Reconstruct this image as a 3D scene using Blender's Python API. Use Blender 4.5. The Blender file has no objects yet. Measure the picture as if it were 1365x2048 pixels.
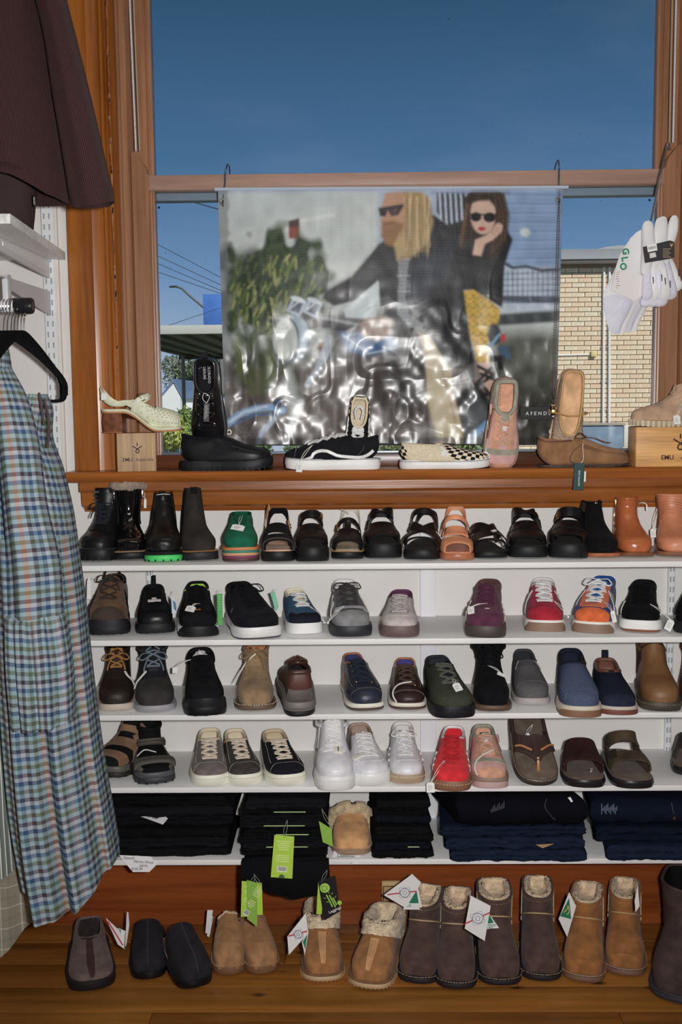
import bpy,bmesh,math,random
import numpy as np
from mathutils import Vector,Matrix
S = bpy.context.scene
COL = S.collection
random.seed(7)
RNG = np.random.default_rng(7)
PI = math.pi
# ------------------------------------------------------------------ camera
FPX = 2127.6
CAM = np.array([0.0,-2.5637,1.305])
ROT = np.array([[0.99985719,0.01373029,-0.00985254],
[-0.00833692,-0.10637567,-0.99429106],
[-0.01469997,0.99423121,-0.10624601]])   # right, down, forward
cd = bpy.data.cameras.new('camera')
cam = bpy.data.objects.new('camera',cd)
COL.objects.link(cam)
cd.sensor_fit = 'VERTICAL'
cd.sensor_height = 36.0
cd.sensor_width = 24.0
cd.lens = FPX / 2048 * 36
cd.clip_start = 0.05
cd.clip_end = 500
_r,_d,_f = ROT
cam.matrix_world = Matrix(((_r[0],-_d[0],-_f[0],CAM[0]),(_r[1],-_d[1],-_f[1],CAM[1]),
(_r[2],-_d[2],-_f[2],CAM[2]),(0,0,0,1)))
S.camera = cam
# ------------------------------------------------------------------ exposure and light
S.view_settings.view_transform = 'Standard'
S.view_settings.look = 'None'
S.view_settings.gamma = 1.0
S.view_settings.use_curve_mapping = False
S.view_settings.exposure = 0.0
FLASH_ENERGY = 150.0
fl = bpy.data.lights.new('camera_flash','SPOT')
fl.energy = FLASH_ENERGY
fl.spot_size = math.radians(92)
fl.spot_blend = 0.9
fl.shadow_soft_size = 0.03
fl.color = (1.0,0.985,0.965)
flo = bpy.data.objects.new('camera_flash',fl)
COL.objects.link(flo)
flo.location = (0.11,-2.56,1.33)
_t = Vector((0.02,0.0,1.16)) - Vector(flo.location)
flo.rotation_euler = _t.to_track_quat('-Z','Y').to_euler()
cl = bpy.data.lights.new('room_fill_light','AREA')  # weak fill added out of view to give the room soft ambient light
cl.energy = 5.0
cl.shape = 'RECTANGLE'
cl.size = 1.4
cl.size_y = 0.5
cl.color = (1.0,0.95,0.88)
clo = bpy.data.objects.new('room_fill_light',cl)
COL.objects.link(clo)
clo.location = (0.2,-0.95,2.93)
sun = bpy.data.lights.new('sun','SUN')
sun.energy = 3.6
sun.angle = math.radians(0.6)
sun.color = (1.0,0.92,0.86)
suno = bpy.data.objects.new('sun',sun)
COL.objects.link(suno)
suno.rotation_euler = Vector((-0.45,0.75,-0.62)).to_track_quat('-Z','Y').to_euler()
W = bpy.data.worlds.new('sky')
S.world = W
W.use_nodes = True
nt = W.node_tree
nt.nodes.clear()
_o = nt.nodes.new('ShaderNodeOutputWorld')
_b = nt.nodes.new('ShaderNodeBackground')
_tc = nt.nodes.new('ShaderNodeTexCoord')
_sp = nt.nodes.new('ShaderNodeSeparateXYZ')
_cr = nt.nodes.new('ShaderNodeValToRGB')
_ns = nt.nodes.new('ShaderNodeTexNoise')
_mp = nt.nodes.new('ShaderNodeMapping')
_mx = nt.nodes.new('ShaderNodeMixRGB')
def lin(c):
 """sRGB 0..255 -> linear rgba"""
 out = []
 for v in c[:3]:
  v = v / 255.0
  out.append(v / 12.92 if v <= 0.04045 else ((v + 0.055) / 1.055) ** 2.4)
 return (out[0],out[1],out[2],1.0)
_el = _cr.color_ramp.elements
_el[0].position = 0.0
_el[0].color = lin((178,190,208))
_el[1].position = 1.0
_el[1].color = lin((30,58,92))
for _p,_c in ((0.055,(152,174,204)),(0.11,(114,148,190)),(0.2,(76,116,158)),(0.33,(51,88,122))):
 _e = _el.new(_p)
 _e.color = lin(_c)
_mp.inputs['Scale'].default_value = (1.5,1.5,5.0)
_ns.inputs['Scale'].default_value = 1.7
_ns.inputs['Detail'].default_value = 5.0
_mx.blend_type = 'ADD'
_ml = nt.nodes.new('ShaderNodeMapRange')
_ml.inputs['From Min'].default_value = 0.5
_ml.inputs['From Max'].default_value = 0.8
_ml.inputs['To Max'].default_value = 0.11
_mx.inputs['Color2'].default_value = (0.5,0.45,0.45,1)
L_ = nt.links.new
L_(_tc.outputs['Generated'],_sp.inputs[0])
L_(_sp.outputs['Z'],_cr.inputs['Fac'])
L_(_tc.outputs['Generated'],_mp.inputs[0])
L_(_mp.outputs[0],_ns.inputs['Vector'])
L_(_ns.outputs['Fac'],_ml.inputs['Value'])
L_(_ml.outputs[0],_mx.inputs['Fac'])
L_(_cr.outputs['Color'],_mx.inputs['Color1'])
L_(_mx.outputs[0],_b.inputs['Color'])
_b.inputs['Strength'].default_value = 1.0
L_(_b.outputs[0],_o.inputs['Surface'])
# ------------------------------------------------------------------ helpers: pixels to points
def ray(px,py):
 return ROT.T @ np.array([(px - 682.5) / FPX,(py - 1024) / FPX,1.0])
def at(px,py,Y):
 v = ray(px,py)
 return CAM + (Y - CAM[1]) / v[1] * v
def atz(px,py,Z):
 v = ray(px,py)
 return CAM + (Z - CAM[2]) / v[2] * v
def X_(px,py,Y):
 return float(at(px,py,Y)[0])
def Z_(px,py,Y):
 return float(at(px,py,Y)[2])
# ------------------------------------------------------------------ helpers: materials
MATS = {}
ALB = 0.66      # how much of the surface colour the flash brings back at mid shelf
def alb(c,k=None):
 k = ALB if k is None else k
 l = lin(c)
 y = 0.3 * l[0] + 0.6 * l[1] + 0.1 * l[2]
 d = 0.45 + 0.55 * min(1.0,y / 0.035)      # near-black goods return less than they seem to beside the flash
 return tuple(min(0.9,(v * 0.92 + y * 0.08) * d / k) for v in l[:3]) + (1.0,)
def mat(c,rough=0.6,kind='plain',metal=0.0,k=None,scale=1.0,bump=1.0,spec=0.5,c2=None):
 key = (tuple(c),rough,kind,metal,k,scale,bump,spec,c2)
 if key in MATS:
  return MATS[key]
 m = bpy.data.materials.new('%s_%02x%02x%02x' % ((kind,) + tuple(int(v) for v in c[:3])))
 m.use_nodes = True
 t = m.node_tree
 p = t.nodes['Principled BSDF']
 base = alb(c,k)
 p.inputs['Base Color'].default_value = base
 p.inputs['Roughness'].default_value = rough
 p.inputs['Metallic'].default_value = metal
 p.inputs['Specular IOR Level'].default_value = spec if sum(c[:3]) > 120 else spec * 0.6
 N = t.nodes.new
 LK = t.links.new
 tc = N('ShaderNodeTexCoord')
 def noise(sc,detail=3.0,stretch=None,coord='Object'):
  n = N('ShaderNodeTexNoise')
  n.inputs['Scale'].default_value = sc
  n.inputs['Detail'].default_value = detail
  if stretch is not None:
   mp = N('ShaderNodeMapping')
   mp.inputs['Scale'].default_value = stretch
   LK(tc.outputs[coord],mp.inputs[0])
   LK(mp.outputs[0],n.inputs['Vector'])
  else:
   LK(tc.outputs[coord],n.inputs['Vector'])
  return n
 def bumpnode(h,strength,dist):
  b = N('ShaderNodeBump')
  b.inputs['Strength'].default_value = strength * bump
  b.inputs['Distance'].default_value = dist
  LK(h,b.inputs['Height'])
  LK(b.outputs[0],p.inputs['Normal'])
  return b
 def vary(n,lo,hi,f0=0.3,f1=0.7):
  r = N('ShaderNodeValToRGB')
  r.color_ramp.elements[0].position = f0
  r.color_ramp.elements[1].position = f1
  r.color_ramp.elements[0].color = tuple(v * lo for v in base[:3]) + (1,)
  r.color_ramp.elements[1].color = tuple(min(1,v * hi) for v in base[:3]) + (1,)
  LK(n.outputs['Fac'],r.inputs['Fac'])
  LK(r.outputs['Color'],p.inputs['Base Color'])
  return r
 if kind == 'leather':
  n = noise(55 * scale,4)
  vary(n,0.88,1.1)
  bumpnode(noise(420 * scale,2).outputs['Fac'],0.25,0.0006)
 elif kind == 'suede':
  n = noise(38 * scale,5)
  vary(n,0.74,1.2,0.32,0.68)
  bumpnode(noise(600 * scale,3).outputs['Fac'],0.5,0.0008)
  p.inputs['Sheen Weight'].default_value = 0.12 if sum(c[:3]) > 180 else 0.02
  p.inputs['Sheen Roughness'].default_value = 0.5
  p.inputs['Specular IOR Level'].default_value = 0.12
 elif kind == 'canvas':
  n = noise(300 * scale,3)
  vary(n,0.8,1.15)
  bumpnode(noise(900 * scale,2).outputs['Fac'],0.5,0.0006)
  p.inputs['Specular IOR Level'].default_value = 0.15
 elif kind == 'knit':
  ch = N('ShaderNodeTexVoronoi')
  ch.inputs['Scale'].default_value = 330 * scale
  LK(tc.outputs['Object'],ch.inputs['Vector'])
  r = N('ShaderNodeValToRGB')
  r.color_ramp.elements[0].color = tuple(min(1,v * 1.15) for v in base[:3]) + (1,)
  r.color_ramp.elements[1].color = tuple(v * 0.55 for v in base[:3]) + (1,)
  r.color_ramp.elements[1].position = 0.75
  LK(ch.outputs['Distance'],r.inputs['Fac'])
  LK(r.outputs['Color'],p.inputs['Base Color'])
  bumpnode(ch.outputs['Distance'],0.5,0.001)
  p.inputs['Specular IOR Level'].default_value = 0.15
 elif kind == 'fleece':
  n = noise(70 * scale,5)
  vary(n,0.72,1.15,0.35,0.62)
  bumpnode(noise(190 * scale,5).outputs['Fac'],1.0,0.004)
  p.inputs['Sheen Weight'].default_value = 0.35
  p.inputs['Specular IOR Level'].default_value = 0.05
 elif kind == 'fabric':
  n = noise(9 * scale,5)
  vary(n,0.8,1.12)
  bumpnode(noise(700 * scale,2).outputs['Fac'],0.35,0.0008)
  p.inputs['Specular IOR Level'].default_value = 0.1
 elif kind == 'denim':
  n = noise(500 * scale,3,(1,1,3))
  vary(n,0.6,1.4)
  bumpnode(n.outputs['Fac'],0.4,0.0008)
  p.inputs['Specular IOR Level'].default_value = 0.08
 elif kind == 'patent':
  p.inputs['Coat Weight'].default_value = 1.0
  p.inputs['Coat Roughness'].default_value = 0.04
 elif kind in ('woodx','woodz','woody'):
  st = {'woodx': (0.35,6,6),'woodz': (6,6,0.35),'woody': (6,0.35,6)}[kind]
  n1 = noise(4.5 * scale,6,st)
  n2 = noise(22 * scale,3,st)
  ad = N('ShaderNodeMath')
  ad.operation = 'MULTIPLY_ADD'
  ad.inputs[1].default_value = 0.45
  LK(n2.outputs['Fac'],ad.inputs[0])
  LK(n1.outputs['Fac'],ad.inputs[2])
  r = N('ShaderNodeValToRGB')
  dk = alb(c2,k) if c2 else tuple(v * 0.5 for v in base[:3]) + (1,)
  r.color_ramp.elements[0].position = 0.45
  r.color_ramp.elements[0].color = dk
  r.color_ramp.elements[1].position = 0.9
  r.color_ramp.elements[1].color = tuple(min(1,v * 1.25) for v in base[:3]) + (1,)
  LK(ad.outputs[0],r.inputs['Fac'])
  LK(r.outputs['Color'],p.inputs['Base Color'])
  bumpnode(n2.outputs['Fac'],0.12,0.002)
 elif kind == 'paint':
  n = noise(5 * scale,4)
  vary(n,0.95,1.03)
  bumpnode(noise(60 * scale,3).outputs['Fac'],0.08,0.002)
 elif kind == 'foliage':
  n = noise(6 * scale,5)
  vary(n,0.45,1.5,0.35,0.65)
 MATS[key] = m
 return m
# ------------------------------------------------------------------ helpers: meshes
def grid_faces(n,m,off=0,close_v=False,close_u=False,flip=False):
 f = []
 mm = m if close_v else m - 1
 nn = n if close_u else n - 1
 for i in range(nn):
  i2 = (i + 1) % n
  for j in range(mm):
   j2 = (j + 1) % m
   q = (off + i * m + j,off + i * m + j2,off + i2 * m + j2,off + i2 * m + j)
   f.append(q[::-1] if flip else q)
 return f
class MB:
 def __init__(self):
  self.v = []
  self.f = []
  self.n = 0
  self.uv = []       # per vertex uv, optional
 def add(self,v,f,uv=None):
  v = np.asarray(v,float).reshape(-1,3)
  self.v.append(v)
  o = self.n
  self.f.extend(tuple(i + o for i in q) for q in f)
  self.n += len(v)
  self.uv.append(np.zeros((len(v),2)) if uv is None else np.asarray(uv,float).reshape(-1,2))
  return self
 def grid(self,P,close_v=False,close_u=False,flip=False,uv=None):
  n,m = P.shape[:2]
  return self.add(P.reshape(-1,3),grid_faces(n,m,0,close_v,close_u,flip),uv)
 def box(self,lo,hi,bev=0.0,M=None):
  lo = np.array(lo,float)
  hi = np.array(hi,float)
  if bev <= 0:
   v = np.array([[x,y,z] for x in (lo[0],hi[0]) for y in (lo[1],hi[1]) for z in (lo[2],hi[2])])
   f = [(0,1,3,2),(4,6,7,5),(0,4,5,1),(2,3,7,6),(0,2,6,4),(1,5,7,3)]
  else:
   bm = bmesh.new()
   bmesh.ops.create_cube(bm,size=1.0)
   for q in bm.verts:
    q.co = Vector(((lo + hi) / 2 + np.array(q.co) * (hi - lo)))
   b = min(bev,0.45 * float(min(hi - lo)))
   bmesh.ops.bevel(bm,geom=list(bm.edges),offset=b,segments=2,affect='EDGES',profile=0.5)
   bm.verts.ensure_lookup_table()
   v = np.array([q.co[:] for q in bm.verts])
   f = [tuple(q.index for q in fc.verts) for fc in bm.faces]
   bm.free()
  if M is not None:
   v = xf(v,M)
  return self.add(v,f)
 def prism(self,poly,axis,a,b,M=None):
  """poly: 2-d outline in the two other axes (in xyz order), extruded along axis from a to b"""
  poly = np.asarray(poly,float)
  n = len(poly)
  ar = sum(poly[i][0] * poly[(i + 1) % n][1] - poly[(i + 1) % n][0] * poly[i][1] for i in range(n))
  if ar < 0:
   poly = poly[::-1]
  oth = [i for i in range(3) if i != axis]
  V = np.zeros((2 * n,3))
  V[:n,oth[0]] = poly[:,0]
  V[:n,oth[1]] = poly[:,1]
  V[n:,oth[0]] = poly[:,0]
  V[n:,oth[1]] = poly[:,1]
  V[:n,axis] = a
  V[n:,axis] = b
  f = [tuple(range(n))[::-1],tuple(range(n,2 * n))]
  f += [(i,(i + 1) % n,n + (i + 1) % n,n + i) for i in range(n)]
  flip = (axis == 1) != (b < a)
  if flip:
   f = [q[::-1] for q in f]
  if M is not None:
   V = xf(V,M)
  return self.add(V,f)
 def tube(self,pts,r,seg=8,closed=False,caps=True,flat=1.0):
  pts = np.asarray(pts,float)
  n = len(pts)
  r = np.broadcast_to(np.asarray(r,float),(n,))
  if closed:
   T = np.roll(pts,-1,0) - np.roll(pts,1,0)
  else:
   T = np.gradient(pts,axis=0)
  T /= np.linalg.norm(T,axis=1)[:,None] + 1e-12
  up = np.array([0,0,1.0]) if abs(T[0][2]) < 0.9 else np.array([0,1.0,0])
  P = np.zeros((n,seg,3))
  a = np.cross(T[0],up)
  a /= np.linalg.norm(a)
  for i in range(n):
   a = a - T[i] * (a @ T[i])
   a /= np.linalg.norm(a) + 1e-12
   b = np.cross(T[i],a)
   th = np.arange(seg) / seg * 2 * PI
   P[i] = pts[i] + r[i] * (np.cos(th)[:,None] * a + flat * np.sin(th)[:,None] * b)
  o = self.n
  self.grid(P,close_v=True,close_u=closed)
  if caps and not closed:
   self.f.append(tuple(o + j for j in range(seg))[::-1])
   self.f.append(tuple(o + (n - 1) * seg + j for j in range(seg)))
  return self
 def lathe(self,prof,seg=24,M=None):
  """prof: (radius, z)"""
  prof = np.asarray(prof,float)
  th = np.arange(seg) / seg * 2 * PI
  P = np.zeros((len(prof),seg,3))
  P[:,:,0] = prof[:,0:1] * np.cos(th)
  P[:,:,1] = prof[:,0:1] * np.sin(th)
  P[:,:,2] = prof[:,1:2]
  if M is not None:
   P = xf(P.reshape(-1,3),M).reshape(P.shape)
  o = self.n
  self.grid(P,close_v=True)
  self.f.append(tuple(o + j for j in range(seg))[::-1])
  self.f.append(tuple(o + (len(prof) - 1) * seg + j for j in range(seg)))
  return self
 def mesh(self,name,m,smooth=True,angle=38,uv=False):
  me = bpy.data.meshes.new(name)
  V = np.concatenate(self.v) if self.v else np.zeros((0,3))
  me.from_pydata(V.tolist(),[],self.f)
  if uv:
   U = np.concatenate(self.uv)
   lay = me.uv_layers.new(name='UVMap')
   idx = np.zeros(len(me.loops),dtype=np.int32)
   me.loops.foreach_get('vertex_index',idx)
   lay.data.foreach_set('uv',U[idx].ravel())
  me.materials.append(m)
  if smooth:
   me.polygons.foreach_set('use_smooth',[True] * len(me.polygons))
   me.update()
   if angle < 180:
    me.set_sharp_from_angle(angle=math.radians(angle))
  me.update()
  return me
 def build(self,name,m,parent=None,smooth=True,angle=38,uv=False,fix=True):
  me = self.mesh(name,m,smooth,angle,uv)
  if fix:
   bm = bmesh.new()
   bm.from_mesh(me)
   bmesh.ops.recalc_face_normals(bm,faces=bm.faces)
   bm.to_mesh(me)
   bm.free()
  o = bpy.data.objects.new(name,me)
  COL.objects.link(o)
  if parent is not None:
   o.parent = parent
  return o
def xf(v,M):
 M = np.array(M)
 return np.asarray(v) @ M[:3,:3].T + M[:3,3]
def tag(o,label=None,cat=None,group=None,kind=None):
 if label:
  o['label'] = label
 if cat:
  o['category'] = cat
 if group:
  o['group'] = group
 if kind:
  o['kind'] = kind
 return o
def thing(name,label,cat,loc=(0,0,0),rotz=0.0,group=None,M=None):
 o = bpy.data.objects.new(name,None)
 o.empty_display_size = 0.05
 COL.objects.link(o)
 if M is not None:
  o.matrix_world = M
 else:
  o.location = tuple(float(v) for v in loc)
  o.rotation_euler = (0,0,rotz)
 return tag(o,label,cat,group)
def text_mb(txt,size,M,depth=0.0004,shear=0.0,spacing=1.0,bold=0.0):
 """text as a mesh: local x right, local y up, placed by M"""
 c = bpy.data.curves.new('lettering','FONT')
 c.body = txt
 c.size = size
 c.extrude = depth
 c.shear = shear
 c.space_character = spacing
 c.offset = bold
 c.align_x = 'CENTER'
 c.align_y = 'CENTER'
 c.resolution_u = 3
 o = bpy.data.objects.new('lettering',c)
 COL.objects.link(o)
 dg = bpy.context.evaluated_depsgraph_get()
 me = bpy.data.meshes.new_from_object(o.evaluated_get(dg))
 v = np.array([q.co[:] for q in me.vertices]).reshape(-1,3)
 f = [tuple(p.vertices) for p in me.polygons]
 bpy.data.objects.remove(o)
 bpy.data.curves.remove(c)
 bpy.data.meshes.remove(me)
 mb = MB()
 if len(v):
  mb.add(xf(v,M),f)
 return mb
def frame(o,ex,ey,ez=None):
 """4x4 with the given origin and x / y axes"""
 ex = np.asarray(ex,float)
 ex = ex / np.linalg.norm(ex)
 ey = np.asarray(ey,float)
 ey = ey - ex * (ex @ ey)
 ey /= np.linalg.norm(ey)
 ez = np.cross(ex,ey)
 M = np.eye(4)
 M[:3,0],M[:3,1],M[:3,2],M[:3,3] = ex,ey,ez,o
 return M
def front(o,tilt=0.0):
 """frame for something facing the camera side (-Y): x right, y up"""
 c,s = math.cos(tilt),math.sin(tilt)
 return frame(o,(c,0,s),(-s,0,c))
def spline(pts,n):
 """Catmull-Rom through pts (k,d) -> (n,d)"""
 P = np.asarray(pts,float)
 k = len(P)
 t = np.linspace(0,k - 1,n)
 return cr_eval(P,t)
def cr_eval(P,t):
 k = len(P)
 i = np.clip(np.floor(t).astype(int),0,k - 2)
 u = (t - i)[...,None]
 p1 = P[i]
 p2 = P[i + 1]
 p0 = np.where((i > 0)[...,None],P[np.maximum(i - 1,0)],2 * p1 - p2)
 p3 = np.where((i < k - 2)[...,None],P[np.minimum(i + 2,k - 1)],2 * p2 - p1)
 return 0.5 * ((2 * p1) + (-p0 + p2) * u + (2 * p0 - 5 * p1 + 4 * p2 - p3) * u ** 2 + (-p0 + 3 * p1 - 3 * p2 + p3) * u ** 3)
# ------------------------------------------------------------------ the shop: walls, floor, window
WHITE = mat((196,193,190),0.55,'paint')
WOOD = mat((134,76,10),0.30,'woodz',c2=(104,52,4))
WOODX = mat((132,74,18),0.30,'woodx',c2=(98,48,8))  # jamb, stiles and horns: camera glare haze mixed into the wood colour
WOODHAZE = mat((130,90,62),0.36,'woodz',c2=(108,70,46))  # meeting rail: base colour raised further to carry the same glare haze
WOODHAZEX = mat((140,112,98),0.4,'woodx',c2=(124,96,84))
SKIRT = mat((118,56,12),0.36,'woodx',c2=(94,40,6))
def struct(o):
 o['kind'] = 'structure'
 return o
GX0,GX1 = -0.4765,0.7215        # lower glass
SILL = 1.1395
b = MB()
HX0,HX1,HZ0,HZ1 = -0.60,0.86,1.10,2.66
b.box((-1.8,0,0),(HX0,0.22,3.0))
b.box((HX1,0,0),(1.9,0.22,3.0))
b.box((HX0,0,0),(HX1,0.22,HZ0))
b.box((HX0,0,HZ1),(HX1,0.22,3.0))
struct(b.build('wall_back',WHITE,smooth=False))
struct(MB().box((-1.9,-5.0,0),(-1.8,0.22,3.0)).build('wall_left',WHITE,smooth=False))
struct(MB().box((1.9,-5.0,0),(2.0,0.22,3.0)).build('wall_right',WHITE,smooth=False))
struct(MB().box((-1.9,-5.1,0),(2.0,-5.0,3.0)).build('wall_front',WHITE,smooth=False))
struct(MB().box((-1.9,-5.1,3.0),(2.0,0.22,3.1)).build('ceiling',WHITE,smooth=False))
# floor: boards, each a piece of its own
floor = struct(MB().box((-1.8,-5.0,-0.05),(1.9,0.0,-0.02)).build('floor',mat((20,12,6),0.8),smooth=False))
def floor_mat(i):
 base = [(134,84,22),(142,90,26),(122,74,18),(136,84,22),(126,76,18)][i % 5]
 m = bpy.data.materials.new('pine_board_%d' % i)
 m.use_nodes = True
 t = m.node_tree
 p = t.nodes['Principled BSDF']
 N = t.nodes.new
 LK = t.links.new
 tc = N('ShaderNodeTexCoord')
 mp = N('ShaderNodeMapping')
 mp.inputs['Scale'].default_value = (0.45,8,8)
 mp.inputs['Location'].default_value = (i * 3.7,i * 1.3,0)
 LK(tc.outputs['Object'],mp.inputs[0])
 n = N('ShaderNodeTexNoise')
 n.inputs['Scale'].default_value = 5
 n.inputs['Detail'].default_value = 6
 n.inputs['Distortion'].default_value = 0.6
 LK(mp.outputs[0],n.inputs['Vector'])
 r = N('ShaderNodeValToRGB')
 c = alb(base,0.62)
 r.color_ramp.elements[0].position = 0.3
 r.color_ramp.elements[0].color = tuple(v * 0.62 for v in c[:3]) + (1,)
 r.color_ramp.elements[1].position = 0.7
 r.color_ramp.elements[1].color = tuple(v * 1.15 for v in c[:3]) + (1,)
 LK(n.outputs['Fac'],r.inputs['Fac'])
 mk = N('ShaderNodeMapping')
 mk.inputs['Scale'].default_value = (2.6,5.5,0.0)
 mk.inputs['Location'].default_value = (i * 5.1,i * 2.7,0)
 LK(tc.outputs['Object'],mk.inputs[0])
 vo = N('ShaderNodeTexVoronoi')
 vo.inputs['Scale'].default_value = 2.6
 LK(mk.outputs[0],vo.inputs['Vector'])
 kr = N('ShaderNodeValToRGB')
 kr.color_ramp.elements[0].position = 0.05
 kr.color_ramp.elements[0].color = (1,1,1,1)
 kr.color_ramp.elements[1].position = 0.15
 kr.color_ramp.elements[1].color = (0,0,0,1)
 LK(vo.outputs['Distance'],kr.inputs['Fac'])
 mx = N('ShaderNodeMixRGB')
 mx.inputs['Color2'].default_value = tuple(v * 0.16 for v in c[:3]) + (1,)
 LK(kr.outputs['Color'],mx.inputs['Fac'])
 LK(r.outputs['Color'],mx.inputs['Color1'])
 LK(mx.outputs[0],p.inputs['Base Color'])
 p.inputs['Roughness'].default_value = 0.36
 bp = N('ShaderNodeBump')
 bp.inputs['Strength'].default_value = 0.1
 bp.inputs['Distance'].default_value = 0.002
 LK(n.outputs['Fac'],bp.inputs['Height'])
 LK(bp.outputs[0],p.inputs['Normal'])
 return m
FM = [floor_mat(i) for i in range(5)]
pw = 0.098
edge0 = float(atz(300,1927,0.0)[1])       # a joint seen in the photograph
k0 = int(math.ceil((0.0 - edge0) / pw))
for k in range(-4,k0 + 1):
 ya,yb = edge0 + (k - 1) * pw,min(edge0 + k * pw,-0.001)
 if yb <= ya + 0.004:
  continue
 cuts = [-1.8] + sorted([(-1.2 + ((k * 0.731) % 1.0) * 1.4),(0.35 + ((k * 0.417) % 1.0) * 1.2)]) + [1.9]
 for j in range(3):
  mb = MB().box((cuts[j] + 0.0006,ya + 0.0009,-0.022),(cuts[j + 1] - 0.0006,yb - 0.0009,0.0 - 0.0004 * ((k * 3 + j) % 3)),0.0012)
  mb.build('floor_plank',FM[(k * 2 + j * 3) % 5],floor)
ya = edge0 - 5 * pw
struct_rest = MB().box((-1.8,-5.0,-0.022),(1.9,ya - 0.001,0.0))
struct_rest.build('floor_plank',FM[1],floor)
# skirting board
b = MB()
zt = Z_(500,1740,0) + 0.06
z1 = Z_(500,1761,-0.02)
z2 = Z_(500,1816,-0.03)
z3 = Z_(500,1823,-0.045)
prof = [(0,zt),(-0.018,zt),(-0.018,z1 + 0.003),(-0.022,z1),(-0.026,z1 - 0.004),(-0.026,z2 + 0.003),(-0.030,z2),(-0.044,z2 - 0.003),
(-0.046,z3 + 0.004),(-0.046,z3),(-0.034,z3 - 0.002),(-0.034,0.0),(0,0.0)]
b.prism(prof,0,-1.8,1.9)
struct(b.build('baseboard_back',SKIRT,angle=25))
struct(MB().box((-0.716,-0.012,0.32),(-0.700,-0.0005,2.95),0.003).build('trim_1',mat((188,184,178),0.5,'paint')))
# ------------------------------------------------------------------ the window
win = bpy.data.objects.new('window_1',None)
COL.objects.link(win)
struct(win)
def mirror(x):
 return (GX0 + GX1) - x
def both(name,prof,z0,z1_,m,angle=30):
 """vertical moulding with outline prof in (x, y), on both sides of the window"""
 for sd in (0,1):
  q = [(mirror(x) if sd else x,y) for x,y in prof]
  MB().prism(q,2,z0,z1_).build(name,m,win,angle=angle)
ZT = 2.70
both('casing_board',[(-0.6735,0.0),(-0.6735,-0.026),(-0.671,-0.030),(-0.618,-0.030),(-0.6155,-0.027),(-0.6155,0.0)],SILL,ZT,WOOD)
both('casing_board',[(-0.6155,0.02),(-0.6155,-0.022),(-0.600,-0.018),(-0.588,-0.010),(-0.588,0.02)],SILL,ZT,WOOD)
both('casing_moulding',[(-0.588,0.03),(-0.588,-0.016),(-0.584,-0.024),(-0.578,-0.024),(-0.575,-0.015),(-0.571,-0.012),(-0.567,-0.018),
(-0.563,-0.016),(-0.560,-0.006),(-0.556,0.004),(-0.556,0.03)],SILL,ZT,WOOD,20)
both('jamb',[(-0.60,0.20),(-0.60,0.025),(-0.545,0.025),(-0.545,0.008),(-0.536,0.008),(-0.532,0.012),(-0.530,0.02),(-0.530,0.20)],SILL,ZT,WOODHAZE,20)
# worn paint patches along the moulding
b = MB()
for i in range(60):
 z = 1.35 + i * 0.019 + random.uniform(-.02,.02)
 n_ = random.randint(5,8)
 w_ = random.uniform(0.0008,0.003)
 h_ = random.uniform(0.003,0.026)
 cx = -0.5655 + random.uniform(-0.001,0.001)
 b.prism([(cx + w_ * math.cos(a) * random.uniform(.6,1),z + h_ * math.sin(a) * random.uniform(.6,1)) for a in np.linspace(0,2 * PI,n_,endpoint=False)],
 1,-0.0190,-0.0170)
o = b.build('worn_paint',mat((138,98,62),0.8),win,smooth=False)
o['kind'] = 'stuff'
# lower sash
LY0,LY1 = 0.026,0.062
zr0,zr1 = Z_(700,376,LY0),Z_(700,345,LY0)    # meeting rail
zb1 = Z_(700,907,LY0)
both('stile',[(-0.529,LY1),(-0.529,LY0 + .002),(-0.527,LY0),(-0.4885,LY0),(-0.4865,LY0 + .003),(-0.4855,LY0 + .005),(-0.482,LY0 + .006),
(-0.4805,LY0 + .010),(GX0,LY0 + .011),(GX0,LY1)],SILL,zr1 + 0.002,WOODHAZE,20)
MB().box((-0.4885,LY0 + 0.001,zr0),(mirror(-0.4885),LY1 + 0.004,zr1),0.002).build('meeting_rail',WOODHAZEX,win)
MB().prism([(LY0 + .001,zr0),(LY0 - .001,zr0 + .003),(LY0 + .0012,zr0 + .008)],0,-0.4885,mirror(-0.4885)).build('rail_bead',WOODHAZEX,win)
MB().box((-0.4885,LY0,SILL),(mirror(-0.4885),LY1,zb1),0.002).build('bottom_rail',mat((84,45,26),0.3,'woodx',c2=(64,32,16)),win)
STEEL = mat((120,132,142),0.35,'plain',0.6)
MB().box((GX0,LY0 + 0.004,zb1),(GX1,LY0 + 0.018,zb1 + 0.006),0.001).build('glazing_strip',STEEL,win)
# horns of the lower sash
for sd in (0,1):
 hp = [(-0.528,zr1 - 0.02),(-0.528,zr1 + 0.052),(-0.523,zr1 + 0.055),(-0.515,zr1 + 0.048),(-0.506,zr1 + 0.036),(-0.499,zr1 + 0.027),(-0.494,zr1 + 0.016),
 (-0.492,zr1 + 0.002),(-0.4915,zr1 - 0.02)]
 MB().prism([(mirror(x) if sd else x,z) for x,z in hp],1,LY0 + .001,LY1 - .004).build('sash_horn',WOODHAZE,win)
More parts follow.
